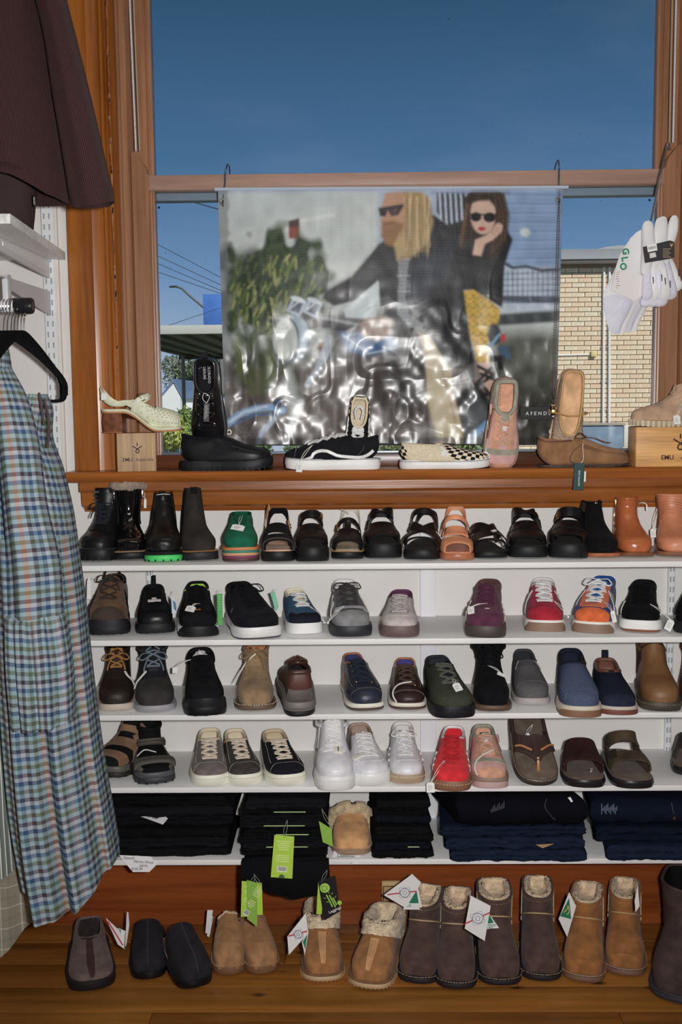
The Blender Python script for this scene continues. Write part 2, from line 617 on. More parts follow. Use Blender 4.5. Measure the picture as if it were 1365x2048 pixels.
# upper sash, one track further out
UY0,UY1 = 0.075,0.11
UG0,UG1 = X_(305,170,0.09),X_(1313,170,0.09)
um = UG0 + UG1
for sd in (0,1):
 q = [(-0.540,UY1),(-0.540,UY0),(UG0 - 0.014,UY0),(UG0 - 0.012,UY0 + .003),(UG0 - 0.0105,UY0 + .001),(UG0 - 0.008,UY0 + .003),(UG0 - 0.006,UY0 + .006),(UG0,UY0 + .008),(UG0,UY1)]
 MB().prism([(um - x if sd else x,y) for x,y in q],2,zr0 - 0.01,ZT,).build('stile',WOODHAZE,win,angle=20)
PALE = mat((118,132,150),0.5,'paint')
MB().box((UG0 - .03,UY0,Z_(700,397,UY0)),(UG1 + .03,UY1,Z_(700,352,UY0)),0.002).build('upper_sash_rail',PALE,win)
# sash cords, running up beside the upper sash
for pa,pb_ in (((272,302),(262,60)),((1347,285),(1352,60))):
 a,b2 = at(*pa,0.004),at(*pb_,0.004)
 d = (b2 - a) / (b2[2] - a[2])
 e = a + d * (ZT - .06 - a[2])
 MB().tube([a,b2,e],0.0022,8).build('sash_cord',mat((178,182,186),0.8,'canvas'),win)
 sx = .0085 if pa[0] < 600 else -.0085
 MB().tube([a + [sx,.001,0],b2 + [sx,.001,0],e + [sx,.001,0]],0.0018,6).build('parting_strip',mat((140,132,112),0.7),win)
g = bpy.data.materials.new('window_glass')
g.use_nodes = True
t = g.node_tree
t.nodes.clear()
N = t.nodes.new
o_ = N('ShaderNodeOutputMaterial')
mx = N('ShaderNodeMixShader')
tr = N('ShaderNodeBsdfTransparent')
gl = N('ShaderNodeBsdfGlossy')
gl.inputs['Roughness'].default_value = 0.02
tr.inputs['Color'].default_value = (0.96,0.975,0.97,1)
fr = N('ShaderNodeFresnel')
fr.inputs['IOR'].default_value = 1.45
t.links.new(fr.outputs[0],mx.inputs[0])
t.links.new(tr.outputs[0],mx.inputs[1])
t.links.new(gl.outputs[0],mx.inputs[2])
t.links.new(mx.outputs[0],o_.inputs['Surface'])
GLASS = g
MB().box((GX0 - .004,0.044,zb1 - .002),(GX1 + .004,0.047,zr0 + .004)).build('pane',GLASS,win,smooth=False)
MB().box((UG0 - .004,0.092,Z_(700,360,UY0)),(UG1 + .004,0.095,ZT)).build('pane',GLASS,win,smooth=False)
# specks on the glass
b = MB()
for (px,py,r) in [(897,38,2.2),(1065,285,1),(1140,285,1),(1161,268,1.2),(1306,296,1.3),(1150,392,1),(1202,402,1.2),(1300,400,4),(325,260,1),(412,520,1.2),(332,505,1.2),(1020,320,.8),(318,415,4)]:
 p = at(px,py,0.043 if py > 380 else 0.091)
 rr = r * 0.0008
 b.prism([(p[0] + rr * math.cos(a) * random.uniform(.6,1.1),p[2] + rr * math.sin(a) * random.uniform(.7,1.3)) for a in np.linspace(0,2 * PI,7,endpoint=False)],1,p[1] - .0004,p[1])
o = b.build('glass_specks',mat((30,38,44),0.9),win,smooth=False)
o['kind'] = 'stuff'
# window stool and apron
zs0 = Z_(131,965,-0.1)
for nm,prof,x0,x1,m in (
('window_stool',[(0.06,SILL - .0245),(0.06,SILL),(-0.094,SILL),(-0.099,SILL - .003),(-0.101,SILL - .008),(-0.099,SILL - .014),(-0.092,SILL - .0245)],-0.6772,mirror(-0.6772),WOODX),):
 MB().prism(prof,0,x0,x1).build(nm,m,win,angle=25)
za = [Z_(150,y,-0.06) for y in (965.5,985,1003,1016,1021,1027)]
prof = [(0.0,SILL - .0245),(-0.068,SILL - .0245),(-0.068,za[1] + .004),(-0.066,za[1] + .001),(-0.052,za[1]),(-0.050,za[1] - .004),(-0.0495,za[2]),(-0.046,za[3] + .004),(-0.040,za[3]),(-0.030,za[3] - .001),
(-0.029,za[4] - .001),(-0.022,za[4] - .002),(-0.020,za[5]),(0.0,za[5])]
MB().prism(prof,0,-0.655,mirror(-0.655)).build('apron',WOODX,win,angle=22)
# head casing beyond the top of the picture
MB().box((-0.70,-0.03,ZT - 0.04),(mirror(-0.70),0.2,ZT + 0.12),0.004).build('head_casing',WOODX,win)
# ------------------------------------------------------------------ shelving
SH = [0.9430,0.7745,0.6038,0.4359,0.2658]
SHELF = mat((206,206,212),0.5,'paint')
SY = -0.25
names = ['topmost white shelf board below the window, lined with boots and sandals',
'white shelf board second below the window, lined with trainers',
'white shelf board third below the window, lined with boots and slip-ons',
'white shelf board fourth below the window, lined with white and red sneakers',
'lowest white shelf board, holding folded trousers above the skirting']
for z,n_ in zip(SH,names):
 MB_ = MB().box((-0.72,SY,z - 0.0125),(1.15,-0.001,z),0.0008)
 tag(MB_.build('shelf_board',SHELF),n_,'shelf','white shelf boards below the window')
RAIL = mat((196,200,212),0.35,'plain')
SLOT = mat((132,134,142),0.7)
def upright(x0,x1,z0,z1_,label,Y=0.0,depth=0.012,slots=True):
 u = thing('slotted_upright',label,'upright',((x0 + x1) / 2,Y,z0),0,'slotted steel uprights on the back wall')
 w = x1 - x0
 h = z1_ - z0
 MB().prism([(-w / 2,0),(-w / 2,-depth),(-w / 2 + .002,-depth - .002),(w / 2 - .002,-depth - .002),(w / 2,-depth),(w / 2,0)],2,0,h).build('rail',RAIL,u)
 if slots:
  b = MB()
  for i in range(int(h / 0.025)):
   for s in (-1,1):
    b.box((s * w * .22 - .0016,-depth - .0026,.006 + i * .025),(s * w * .22 + .0016,-depth - .0008,.006 + i * .025 + .013))
  s_ = b.build('slots',SLOT,u,smooth=False)
  s_['kind'] = 'stuff'
 return u
upright(-0.5145,-0.4985,0.2,0.985,'slotted white steel upright behind the shoes under the fur-topped boot')
upright(0.7535,0.7695,0.2,0.985,'slotted white steel upright behind the shoes under the wooden display block with suede shoe')
bd = MB().box((0.1529,-0.012,0.2),(0.1914,-0.0005,0.985),0.001).build('support_batten',mat((198,198,204),0.5,'paint'))
tag(bd,'plain white vertical batten on the wall behind the middle of the shelves','batten')
BRK = mat((150,150,156),0.4)
for i,z in enumerate(SH):
 for x,nm in ((-0.506,'beneath the fur-topped boot side'),(0.762,'beneath the display block side')):
  xx = x - 0.05 if x < 0 else x
  bb = MB().prism([(-0.013,z - 0.0128),(-0.205,z - 0.0128),(-0.205,z - 0.019),(-0.013,z - 0.036)],0,xx - .002,xx + .002)
  tag(bb.build('shelf_bracket',BRK),'thin steel bracket under the %s shelf board, %s' % (['topmost','second','third','fourth','lowest'][i],nm),'bracket','shelf brackets')
# ------------------------------------------------------------------ the street beyond the glass
def omat(c,rough=0.8,kind='plain',**kw):
 return mat(c,rough,kind,k=0.80,**kw)
gy = [0.6,6,14,24,45,90,200]
gz = [-0.9,-0.9,-0.9,-1.0,-3.2,-6,-9]
P = np.array([[[x,y,z] for x in np.linspace(-120,120,13)] for y,z in zip(gy,gz)],float)
o = MB().grid(P).build('ground_outside',omat((104,112,78),0.95,'foliage'))
struct(o)
# brick building
BY = 17.0
bw = thing('brick_building','pale tan brick building with grey roof across the lane, seen through the lower pane','building',(4.6,BY,0))
ox,oy = 4.6,BY
course = 0.0864
ZTOP = Z_(1215,530,BY)
ZBOT = Z_(1215,884,BY)
bl = 0.238
mort = omat((150,128,108),0.95)
MB().box((-1.75,0.012,-1.2),(4.4,3.0,ZTOP + .05)).build('wall',mort,bw,smooth=False)
BR = [omat(c,0.9,'suede',scale=0.1,bump=0.1) for c in ((228,199,171),(230,203,176),(222,193,164),(229,197,166),(232,206,180))]
brick_me = [MB().box((0,-0.008,0),(bl - 0.011,0.05,course - 0.012)).mesh('brick',m,smooth=False) for m in BR]
rest = MB()
nb = 0
x_lo,x_hi = 3.60 - ox,5.52 - ox
for r in range(90):
 z = -1.15 + r * course
 if z > ZTOP - .05:
  break
 k = -8
 while True:
  x = -1.75 + (k + 8) * bl + (r % 2) * bl * 0.5 + random.uniform(-.004,.004)
  k += 1
  if x > 4.1:
   break
  if x_lo - .12 <= x <= x_hi and ZBOT < z:
   q = bpy.data.objects.new('brick',brick_me[random.choice((0,0,1,1,2,3,4))])
   COL.objects.link(q)
   q.parent = bw
   q.location = (x,random.uniform(-.003,.003),z)
   nb += 1
  else:
   rest.box((x,-0.008,z),(x + bl - .011,0.05,z + course - .012))
q = rest.build('distant_bricks',BR[0],bw,smooth=False)
q['kind'] = 'stuff'
MB().box((-1.75,-0.22,ZTOP),(4.4,0.0,ZTOP + .08),0.01).build('gutter',omat((92,88,84),0.5),bw)
rf = [(-0.25,ZTOP + .08),(-0.2,ZTOP + .12),(0.1,ZTOP + .30),(3.0,ZTOP + .42),(3.0,ZTOP),(0.0,ZTOP)]
MB().prism(rf,0,-1.75,4.4).build('roof',omat((142,146,150),0.7),bw)
V = []
for i in range(13):
 a = i / 12 * PI
 V.append((0.42 - 0.62 * math.cos(a),ZTOP + .28 + 0.17 * math.sin(a)))
MB().prism(V,1,.8,2.6).build('roof_dome',omat((150,152,150),0.6),bw)
PIPE = omat((226,226,222),0.5)
def bx(px,py):
 p = at(px,py,BY)
 return p[0] - ox,p[2]
for pa,pb in (((1208,535),(1206,850)),((1219,535),(1218,850))):
 a,b2 = bx(*pa),bx(*pb)
 p_ = MB().tube([(a[0],-.04,a[1]),(b2[0],-.04,b2[1])],0.022,8).build('conduit',PIPE,bw)
 cb = MB()
 for t in (0.28,0.5,0.72,0.9):
  z = a[1] + (b2[1] - a[1]) * t
  x = a[0] + (b2[0] - a[0]) * t
  cb.box((x - .035,-.05,z - .012),(x + .035,-.008,z + .012))
 cb.build('pipe_clip',omat((150,150,146),0.5),p_,smooth=False)
a,b2 = bx(1100,711),bx(1182,709)
MB().tube([(a[0],-.03,a[1]),(b2[0],-.03,b2[1])],0.014,8).build('conduit',PIPE,bw)
a = bx(1187,708)
MB().box((a[0] - .05,-.09,a[1] - .05),(a[0] + .05,-.008,a[1] + .05),.008).build('junction_box',omat((206,190,132),0.6),bw)
a,b2 = at(1166,848,BY - 0.6),at(1247,905,BY - 0.6)
cab = thing('metal_cabinet','weathered blue-grey steel cabinet standing against the tan brick building','cabinet',(a[0],BY - 0.6,a[2]))
MB().box((0,0,-1.2),(b2[0] - a[0],0.34,-0.03),0.01).build('body',omat((112,134,156),0.6,'suede',scale=.08,bump=.1),cab)
MB().box((-.03,-.03,-0.03),(b2[0] - a[0] + .03,0.36,0.01),0.008).build('lid',omat((150,142,132),0.7),cab)
MB().box((b2[0] - a[0] + .02,0.05,-.42),(b2[0] - a[0] + .14,0.3,-.04),0.02).build('side_panel',omat((206,204,196),0.6),cab)
def leafy(name,label,px0,px1,py0,py1,Y,c,n,trunk=None,leaf=0.10,cat='shrub',group=None,cols=None,flat=0.8,ground=-1.0):
 a,b2 = at(px0,py1,Y),at(px1,py0,Y)
 cx,hx = (a[0] + b2[0]) / 2,(b2[0] - a[0]) / 2
 zb,zt_ = a[2],b2[2]
 o = thing(name,label,cat,(cx,Y,min(ground,zb)),0,group)
 b = MB()
 dz = -min(ground,zb)
 lob = [(random.uniform(-.55,.55) * hx,random.uniform(-.4,.4) * hx,zb + (zt_ - zb) * random.uniform(.3,.72),random.uniform(.35,.6)) for _ in range(9)]
 R = (zt_ - zb) / 2
 for i in range(n):
  lx,ly,lz,lr = lob[i % 9]
  d = RNG.normal(size=3)
  d /= np.linalg.norm(d)
  rr = random.uniform(.55,1) ** .5
  p = np.array([lx + d[0] * lr * hx * rr,ly + d[1] * lr * hx * rr,lz + d[2] * lr * R * rr])
  p[2] = min(max(p[2],zb),zt_)
  u = RNG.normal(size=3)
  u /= np.linalg.norm(u)
  w = np.cross(u,d)
  w /= np.linalg.norm(w) + 1e-6
  s = leaf * random.uniform(.6,1.2)
  q = p + np.array([0,0,dz])
  b.add([q - u * s,q + w * s * .4,q + u * s,q - w * s * .4],[(0,1,2,3)])
 b.build('foliage',omat(c,0.7,'foliage',scale=.3),o,smooth=False,fix=False)
 tb = MB()
 tb.tube([(0,0,0),(0.02,0.02,(zb + dz) + (zt_ - zb) * .4)],[hx * .06 + .02,hx * .03 + .01],7)
 for k in range(5):
  an = random.uniform(0,2 * PI)
  z0 = (zb + dz) + (zt_ - zb) * random.uniform(.1,.35)
  tb.tube([(0,0,z0),(math.cos(an) * hx * .4,math.sin(an) * hx * .3,z0 + R * .6),(math.cos(an) * hx * .7,math.sin(an) * hx * .5,z0 + R * 1.1)],[hx * .025 + .005,hx * .015 + .004,.004],5)
 tb.build('trunk',omat((84,72,60),0.9),o)
 return o
# beside the poster: canopy, billboard, lamp, wires, houses, trees
CY = 20
p0,p1 = at(180,652,CY),at(640,642,CY)
aw = thing('street_canopy','long flat canopy with a pale fascia and dark shaded underside beyond the power lines','canopy',(p0[0],CY,-1.0))
x1 = p1[0] - p0[0]
fz0,fz1 = Z_(380,668,CY) + 1.0,Z_(380,650,CY) + 1.0
dep = (Z_(380,668,CY) - CAM[2]) / ((798 - 712) / FPX) - (CY - CAM[1])
MB().box((0,0,fz0),(x1,0.12,fz1),.01).build('fascia',omat((176,180,176),.7),aw)
MB().box((0,0.12,fz0 + .06),(x1,dep,fz1 - .02)).build('roof',omat((110,114,112),.7),aw)
MB().box((0,dep - .2,fz0 - .10),(x1,dep,fz0 + .06),.01).build('back_beam',omat((62,66,64),.7),aw)
for i in range(9):
 MB().box((.15 + i * x1 / 9,.12,fz0 - .02),(.27 + i * x1 / 9,dep - .2,fz0 + .06)).build('rafter',omat((84,88,86),.7),aw)
for x in (0.15,x1 - .15):
 for y in (.25,dep - .3):
  MB().tube([(x,y,0),(x,y,fz0)],0.06,8).build('post',omat((130,130,126),.6),aw)
bb = thing('billboard','small blue roadside billboard above the awning building','sign',tuple(at(425,650,45)))
p0,p1 = at(408,650,45),at(470,588,45)
MB().box((p0[0] - at(425,650,45)[0],-.1,0),(p1[0] - at(425,650,45)[0],.1,p1[2] - p0[2]),.02).build('panel',omat((70,118,196),.6,'suede',scale=.02,bump=0),bb)
MB().box((0.3,0.1,-3),(.5,.3,.6)).build('post',omat((110,112,112),.7),bb)
LY_ = 52
lp = at(408,615,LY_)
sl = thing('street_lamp','slim street lamp with long arm against the sky','lamp',(lp[0] + 1.0,LY_,-4.0))
def L2(px,py):
 q = at(px,py,LY_)
 return (q[0] - lp[0] - 1.0,0.0,q[2] + 4.0)
e = L2(408,615)
MB().tube([(0,0,0),(0,0,e[2] - 1.6),(-.3,0,e[2] - .8),e,L2(380,592),L2(364,577),L2(352,573)],[.12,.11,.08,.06,.055,.05,.05],8).build('pole',omat((70,84,80),.5),sl)
h0 = np.array(L2(355,573))
h1 = np.array(L2(339,573.5))
MB().tube([h0,h0 * .6 + h1 * .4,h1],[.06,.10,.08],8,flat=.55).build('lamp_head',omat((62,70,66),.5),sl)
for i,(a,b2,r) in enumerate((((300,480),(470,569),1),((300,504),(470,582),1),((300,520),(470,592),1),((300,538),(470,596),1),((200,351),(520,441),2.0),((300,663),(470,605),.9))):
 sl_ = (b2[1] - a[1]) / (b2[0] - a[0])
 pa,pb = at(a[0] - 600,a[1] - 600 * sl_,20),at(1050,a[1] + (1050 - a[0]) * sl_,26 + i)
 mid = (pa + pb) / 2 - np.array([0,0,.01])
 w = MB().tube([pa,mid,pb],0.0075 * r,5).build('power_line',omat((48,62,72),.6))
 tag(w,['dark overhead power line, uppermost of the four crossing beside the boot','dark overhead power line, second of the four','dark overhead power line, third of the four','dark overhead power line, lowest of the four above the street lamp',
 'thick dark cable just under the meeting rail of the window','thin overhead wire rising behind the street lamp to the billboard'][i],'wire','overhead wires')
hs = at(345,792,40)
ho = thing('gabled_house','white gabled house with blue-grey roof down the slope behind the yellow-green bushes','house',(hs[0],40,-4.5))
def H2(px,py):
 q = at(px,py,40)
 return (q[0] - hs[0],q[2] + 4.5)
HW = omat((214,222,222),.8)
HR = omat((96,118,150),.6)
MB().prism([(H2(322,860)[0],0),H2(322,796),H2(346,768),H2(361,796),(H2(361,860)[0],0)],1,0,5).build('gable_wall',HW,ho,smooth=False)
r1,r2,r3 = H2(320,796),H2(346,765),H2(364,797)
dz_ = .10
MB().prism([r1,r2,r3,(r3[0],r3[1] + dz_),(r2[0],r2[1] + dz_ * 1.5),(r1[0],r1[1] + dz_)],1,.15,5.2).build('roof',HR,ho,smooth=False)
MB().prism([H2(358,797),H2(372,781),H2(400,779),H2(430,797)],1,.5,4).build('side_roof',HR,ho,smooth=False)
MB().prism([(H2(355,860)[0],0),H2(355,797),H2(430,797),(H2(430,860)[0],0)],1,.7,4).build('side_wall',HW,ho,smooth=False)
fp0,fp1 = at(312,800,30),at(470,845,30)
fe = thing('garden_fence','pale paling fence in front of the gabled house','fence',(fp0[0],30,-1.6))
xw = (fp1[0] - fp0[0])
for i in range(14):
 MB().box((i * xw / 14 + .006,0,0),((i + 1) * xw / 14 - .006,.03,Z_(350,826,30) + 1.6 + .02 * (i % 2)),.004).build('paling',omat((196,212,200),.8),fe)
leafy('bare_tree','tall thin-leaved tree behind the gabled house roof',312,420,694,800,55,(112,124,98),2200,leaf=.11,cat='tree',group='trees beyond the houses',ground=-5)
leafy('dark_tree','dark olive tree beside the white gable, beyond the awning',350,480,700,830,50,(78,94,62),3600,leaf=.12,cat='tree',group='trees beyond the houses',ground=-5)
leafy('yellow_bush','tall yellow-green bush behind the heeled sandal toe',312,372,818,915,9,(150,156,74),3000,leaf=.03,group='garden bushes outside')
leafy('green_bush','darker green bush between the boot and the yellow-green bush',345,420,798,915,10.5,(104,128,62),3200,leaf=.032,group='garden bushes outside')
for i,(a,b2,c,nm) in enumerate(((430,560,(112,132,78),'beneath the poster corner beside the boot'),(545,700,(96,116,70),'beneath the poster beside the laced skate shoe'),(690,860,(122,130,88),'beneath the middle of the poster'),(850,1010,(106,128,80),'beneath the poster beside the checked slip-on'))):
 leafy('low_shrub','low green shrub outside, glimpsed ' + nm,a,b2,872,935,9,c,1200,leaf=.035,group='garden bushes outside')
# ------------------------------------------------------------------ printed banner in the lower pane
NU,NV = 460,344
uu = (np.arange(NU + 1)) / NU
vv = (np.arange(NV + 1)) / NV
# corners of the print in a 1365 x 1119 layout
QX0 = lambda y: 30 + (y - 95) / 965 * 30
QX1 = lambda y: 1340 - (y - 95) / 965 * 27
Uc,Vc = np.meshgrid(uu,vv)
PYY = 95 + Vc * 965
PXX = QX0(PYY) + Uc * (QX1(PYY) - QX0(PYY))
IMG = np.zeros(PXX.shape + (3,))
def smooth_noise(sx,sy,seed):
 r = np.random.default_rng(seed)
 n = r.random((sy + 2,sx + 2))
 x = np.clip(Uc,0,.9999) * sx
 y = np.clip(Vc,0,.9999) * sy
 xi,yi = x.astype(int),y.astype(int)
 fx,fy = x - xi,y - yi
 fx = fx * fx * (3 - 2 * fx)
 fy = fy * fy * (3 - 2 * fy)
 return (n[yi,xi] * (1 - fx) * (1 - fy) + n[yi,xi + 1] * fx * (1 - fy) + n[yi + 1,xi] * (1 - fx) * fy + n[yi + 1,xi + 1] * fx * fy)
def lin3(c):
 return np.array(lin(c)[:3])
def blend(mask,c):
 global IMG
 IMG = IMG * (1 - mask[...,None]) + (lin3(c) if not isinstance(c,np.ndarray) else c) * mask[...,None]
def seg_dist(ax,ay,bx_,by_):
 dx,dy = bx_ - ax,by_ - ay
 t = np.clip(((PXX - ax) * dx + (PYY - ay) * dy) / (dx * dx + dy * dy + 1e-9),0,1)
 return np.hypot(PXX - ax - t * dx,PYY - ay - t * dy)
def poly(pts,c,soft=1.6,alpha=1.0):
 ins = np.zeros(PXX.shape,bool)
 d = np.full(PXX.shape,1e9)
 n = len(pts)
 for i in range(n):
  (x1,y1),(x2,y2) = pts[i],pts[(i + 1) % n]
  cond = ((y1 > PYY) != (y2 > PYY)) & (PXX < (x2 - x1) * (PYY - y1) / (y2 - y1 + 1e-9) + x1)
  ins ^= cond
  d = np.minimum(d,seg_dist(x1,y1,x2,y2))
 sd = np.where(ins,d,-d)
 m = np.clip(sd / (2 * soft) + .5,0,1) * alpha
 blend(m,c)
 return m
def ell(cx,cy,rx,ry,c,soft=0.05,alpha=1.0,rot=0.0):
 cs,sn = math.cos(rot),math.sin(rot)
 dx,dy = PXX - cx,PYY - cy
 e = np.hypot((dx * cs + dy * sn) / rx,(-dx * sn + dy * cs) / ry)
 m = np.clip((1 - e) / soft,0,1) * alpha
 blend(m,c)
 return m
def line(pts,w,c,soft=1.2,alpha=1.0):
 d = np.full(PXX.shape,1e9)
 for (x1,y1),(x2,y2) in zip(pts[:-1],pts[1:]):
  d = np.minimum(d,seg_dist(x1,y1,x2,y2))
 blend(np.clip((w / 2 - d) / soft + .5,0,1) * alpha,c)
n1,n2,n3 = smooth_noise(9,7,1),smooth_noise(34,24,2),smooth_noise(110,60,3)
streak = smooth_noise(90,9,4)
# setting of the print
blend(np.ones(PXX.shape),(204,212,212))
poly([(60,240),(640,100),(640,95),(30,95),(30,240)],(196,206,208),30)
poly([(640,95),(1000,95),(1000,330),(640,330)],(168,184,204),12)
for i in range(7):
 line([(425 + i * 38,110),(425 + i * 38,330)],5,(186,198,206),4,.6)
line([(160,330),(330,215),(470,190)],16,(226,232,230),9,.7)
line([(330,420),(460,395),(640,405)],60,(224,230,228),26,.8)
poly([(300,230),(340,205),(340,278),(300,276)],(150,78,66),2)
poly([(300,212),(340,200),(340,232),(300,236)],(88,62,66),3)
poly([(305,320),(345,318),(345,350),(305,350)],(98,104,108),5,.8)
# pale blue boards
poly([(1125,95),(1345,95),(1345,400),(1125,400)],(140,168,206),4)
for i in range(9):
 line([(1125,118 + i * 34),(1345,122 + i * 33)],5,(108,136,176),3,.7)
 line([(1125,124 + i * 34),(1345,128 + i * 33)],4,(172,194,222),3,.6)
ell(1197,258,24,20,(206,218,220),.4)
poly([(862,95),(985,95),(985,235),(900,235),(862,180)],(38,46,66),3)
for i in range(6):
 line([(872 + i * 20,95),(880 + i * 20,235)],8,(196,206,218),2)
poly([(840,95),(1140,95),(1140,118),(840,112)],(110,130,168),5,.8)
# lattice
poly([(1105,385),(1345,385),(1345,540),(1105,540)],(186,202,220),8)
for i in range(13):
 line([(1112 + i * 19,400),(1112 + i * 19,520)],4,(70,86,110),1.5,.8)
for i in range(6):
 line([(1105,412 + i * 22),(1345,408 + i * 22)],4,(76,92,116),1.5,.75)
line([(1105,365),(1150,390),(1200,385),(1260,400),(1345,395)],12,(40,48,64),5,.9)
line([(1100,505),(1345,512)],24,(58,66,82),8,.9)
line([(1100,545),(1345,545)],26,(190,206,220),9,.8)
line([(1100,585),(1345,570)],44,(44,52,58),12,.95)
# ground
m = np.clip((PYY - 600) / 60,0,1) * np.clip((PXX - 1060) / 40,0,1)
blend(m,lin3((96,100,92)) * (.5 + n2[...,None] * .9))
m = np.clip((PYY - 760) / 160,0,1) * np.clip((PXX - 1040) / 40,0,1)
blend(m * .85,lin3((60,58,52)) * (.4 + n3[...,None] * 1.1))
# asphalt, deep grey under the machine
m = np.clip((PYY - 560 - 120 * n1) / 120,0,1) * np.clip((1100 - PXX) / 60,0,1)
blend(m,lin3((112,104,102)) * (.45 + 1.0 * streak[...,None] ** 2 + .3 * n2[...,None]))
# leaves
m = np.clip(1.15 - np.hypot((PXX - 250) / 225,(PYY - 470) / 190) + (n2 - .5) * .75 + (n1 - .5) * .3,0,1)
m = np.clip(m * 3.2,0,1)
blend(m,lin3((52,68,44)) * (.5 + 1.0 * n3[...,None]))
rl = np.random.default_rng(11)
for i in range(190):
 x,y = rl.uniform(90,440),rl.uniform(330,610)
 if np.hypot((x - 250) / 215,(y - 470) / 175) > 1:
  continue
 a = rl.uniform(.6,1.9)
 ln = rl.uniform(22,52)
 col = [(118,134,66),(146,152,84),(86,106,58),(40,58,38),(170,172,112)][rl.integers(0,5)]
 line([(x,y),(x - math.cos(a) * ln * .7,y + math.sin(a) * ln)],rl.uniform(5,10),col,3,.8)
poly([(80,330),(170,310),(200,420),(110,470)],(38,54,42),22,.7)
for i in range(34):
 x = rl.uniform(70,300)
 y = rl.uniform(560,800)
 line([(x,y),(x + rl.uniform(0,40),y + rl.uniform(70,150))],rl.uniform(14,34),[(70,86,52),(96,112,62),(48,60,42)][rl.integers(0,3)],12,.55)
# machine
poly([(430,540),(700,560),(840,640),(860,900),(760,1000),(600,900),(480,760)],(70,62,62),22,.85)
poly([(660,680),(800,650),(830,860),(740,930),(670,820)],(34,32,34),14,.9)
poly([(480,600),(590,640),(720,640),(712,700),(600,720),(520,700)],(66,104,152),9)
line([(505,640),(590,700)],8,(168,188,208),4)
line([(600,712),(710,690)],5,(196,206,216),2)
poly([(345,560),(450,575),(560,590),(560,640),(470,620),(360,610)],(46,44,50),8)
line([(430,575),(560,600)],12,(150,156,164),4)
ell(310,655,72,96,(118,134,148),.08)
ell(318,640,62,80,(170,190,204),.1)
ell(288,658,54,90,(86,96,102),.05)
ell(287,658,49,84,(196,204,200),.12)
ell(280,690,30,40,(226,230,224),.7,.7)
ell(300,620,22,30,(154,164,164),.7,.7)
line([(262,585),(228,560)],7,(40,40,44),2)
line([(250,595),(204,582),(214,578),(250,584)],5,(36,38,42),2)
for gx,gy_,w_ in ((330,535,40),(392,540,38)):
 poly([(gx - w_,gy_ + 12),(gx - 12,gy_ - 38),(gx + w_,gy_ - 22),(gx + 12,gy_ + 38)],(190,206,222),3)
 poly([(gx - w_ + 12,gy_ + 10),(gx - 8,gy_ - 26),(gx + w_ - 14,gy_ - 14),(gx + 8,gy_ + 24)],(58,74,92),3)
 line([(gx - w_ + 16,gy_ + 4),(gx + 4,gy_ - 18)],6,(206,216,226),2)
 ell(gx + 4,gy_ - 30,32,12,(210,220,228),.3,1,.3)
ell(426,684,22,22,(128,82,54),.3)
poly([(440,680),(462,642),(450,740),(430,740)],(190,200,212),4)
line([(455,650),(405,780),(370,830)],22,(186,196,208),6)
line([(470,690),(420,800)],7,(84,88,98),3)
poly([(300,760),(350,900),(320,960),(270,850)],(196,204,206),16,.8)
line([(345,900),(315,985),(285,1060)],30,(206,212,214),7)
line([(245,960),(200,1010),(185,1060)],22,(178,196,214),6)
line([(62,985),(110,945),(170,922),(235,915),(278,928)],26,(148,182,222),5)
line([(70,976),(130,935),(215,912)],8,(216,228,238),3)
line([(90,985),(170,945),(270,942)],10,(88,112,150),4)
for i in range(7):
 line([(190,1075),(100 + i * 40,965 + abs(i - 3) * 6)],3,(52,54,58),1.5,.7)
ell(262,900,22,30,(42,70,96),.4)
# woman behind
poly([(915,225),(965,210),(1110,215),(1150,285),(1120,380),(1110,540),(1060,510),(1000,475),(930,470),(880,380)],(26,27,32),4)
poly([(965,130),(1000,96),(1070,92),(1118,115),(1134,190),(1126,300),(1090,350),(1060,362),(1056,300),(990,270),(965,322),(945,320),(962,250),(975,190)],(52,38,32),4)
for i in range(14):
 x = 1062 + i * 5
 line([(x - 10,110),(x + 12,200),(x,345 - i * 5)],3,[(86,60,46),(40,30,28),(120,88,58)][i % 3],1.5,.7)
for i in range(6):
 line([(985 - i * 2,150),(972 - i * 3,240),(955 - i * 2,318)],3,[(92,66,48),(124,92,60)][i % 2],1.5,.7)
ell(1037,190,50,78,(222,190,172),.10)
poly([(990,150),(1010,105),(1075,108),(1092,170),(1060,140),(1020,142)],(56,42,36),5)
ell(1050,225,36,44,(206,168,150),.6,.5)
line([(1040,195),(1034,222),(1042,226)],4,(186,146,128),2,.8)
ell(1011,200,22,19,(16,16,20),.12)
ell(1062,202,25,20,(16,16,20),.12)
line([(990,190),(1088,192)],6,(18,18,22),1.5)
ell(1033,244,17,9,(196,48,60),.3)
line([(1017,243),(1049,243)],2,(110,20,34),1)
poly([(1008,285),(1050,268),(1085,228),(1098,222),(1112,232),(1108,255),(1075,285),(1045,300),(1030,345),(998,340)],(218,184,166),3)
for i in range(3):
 line([(1084 + i * 8,232 + i * 3),(1062 + i * 6,262 + i * 4)],2,(168,128,112),1)
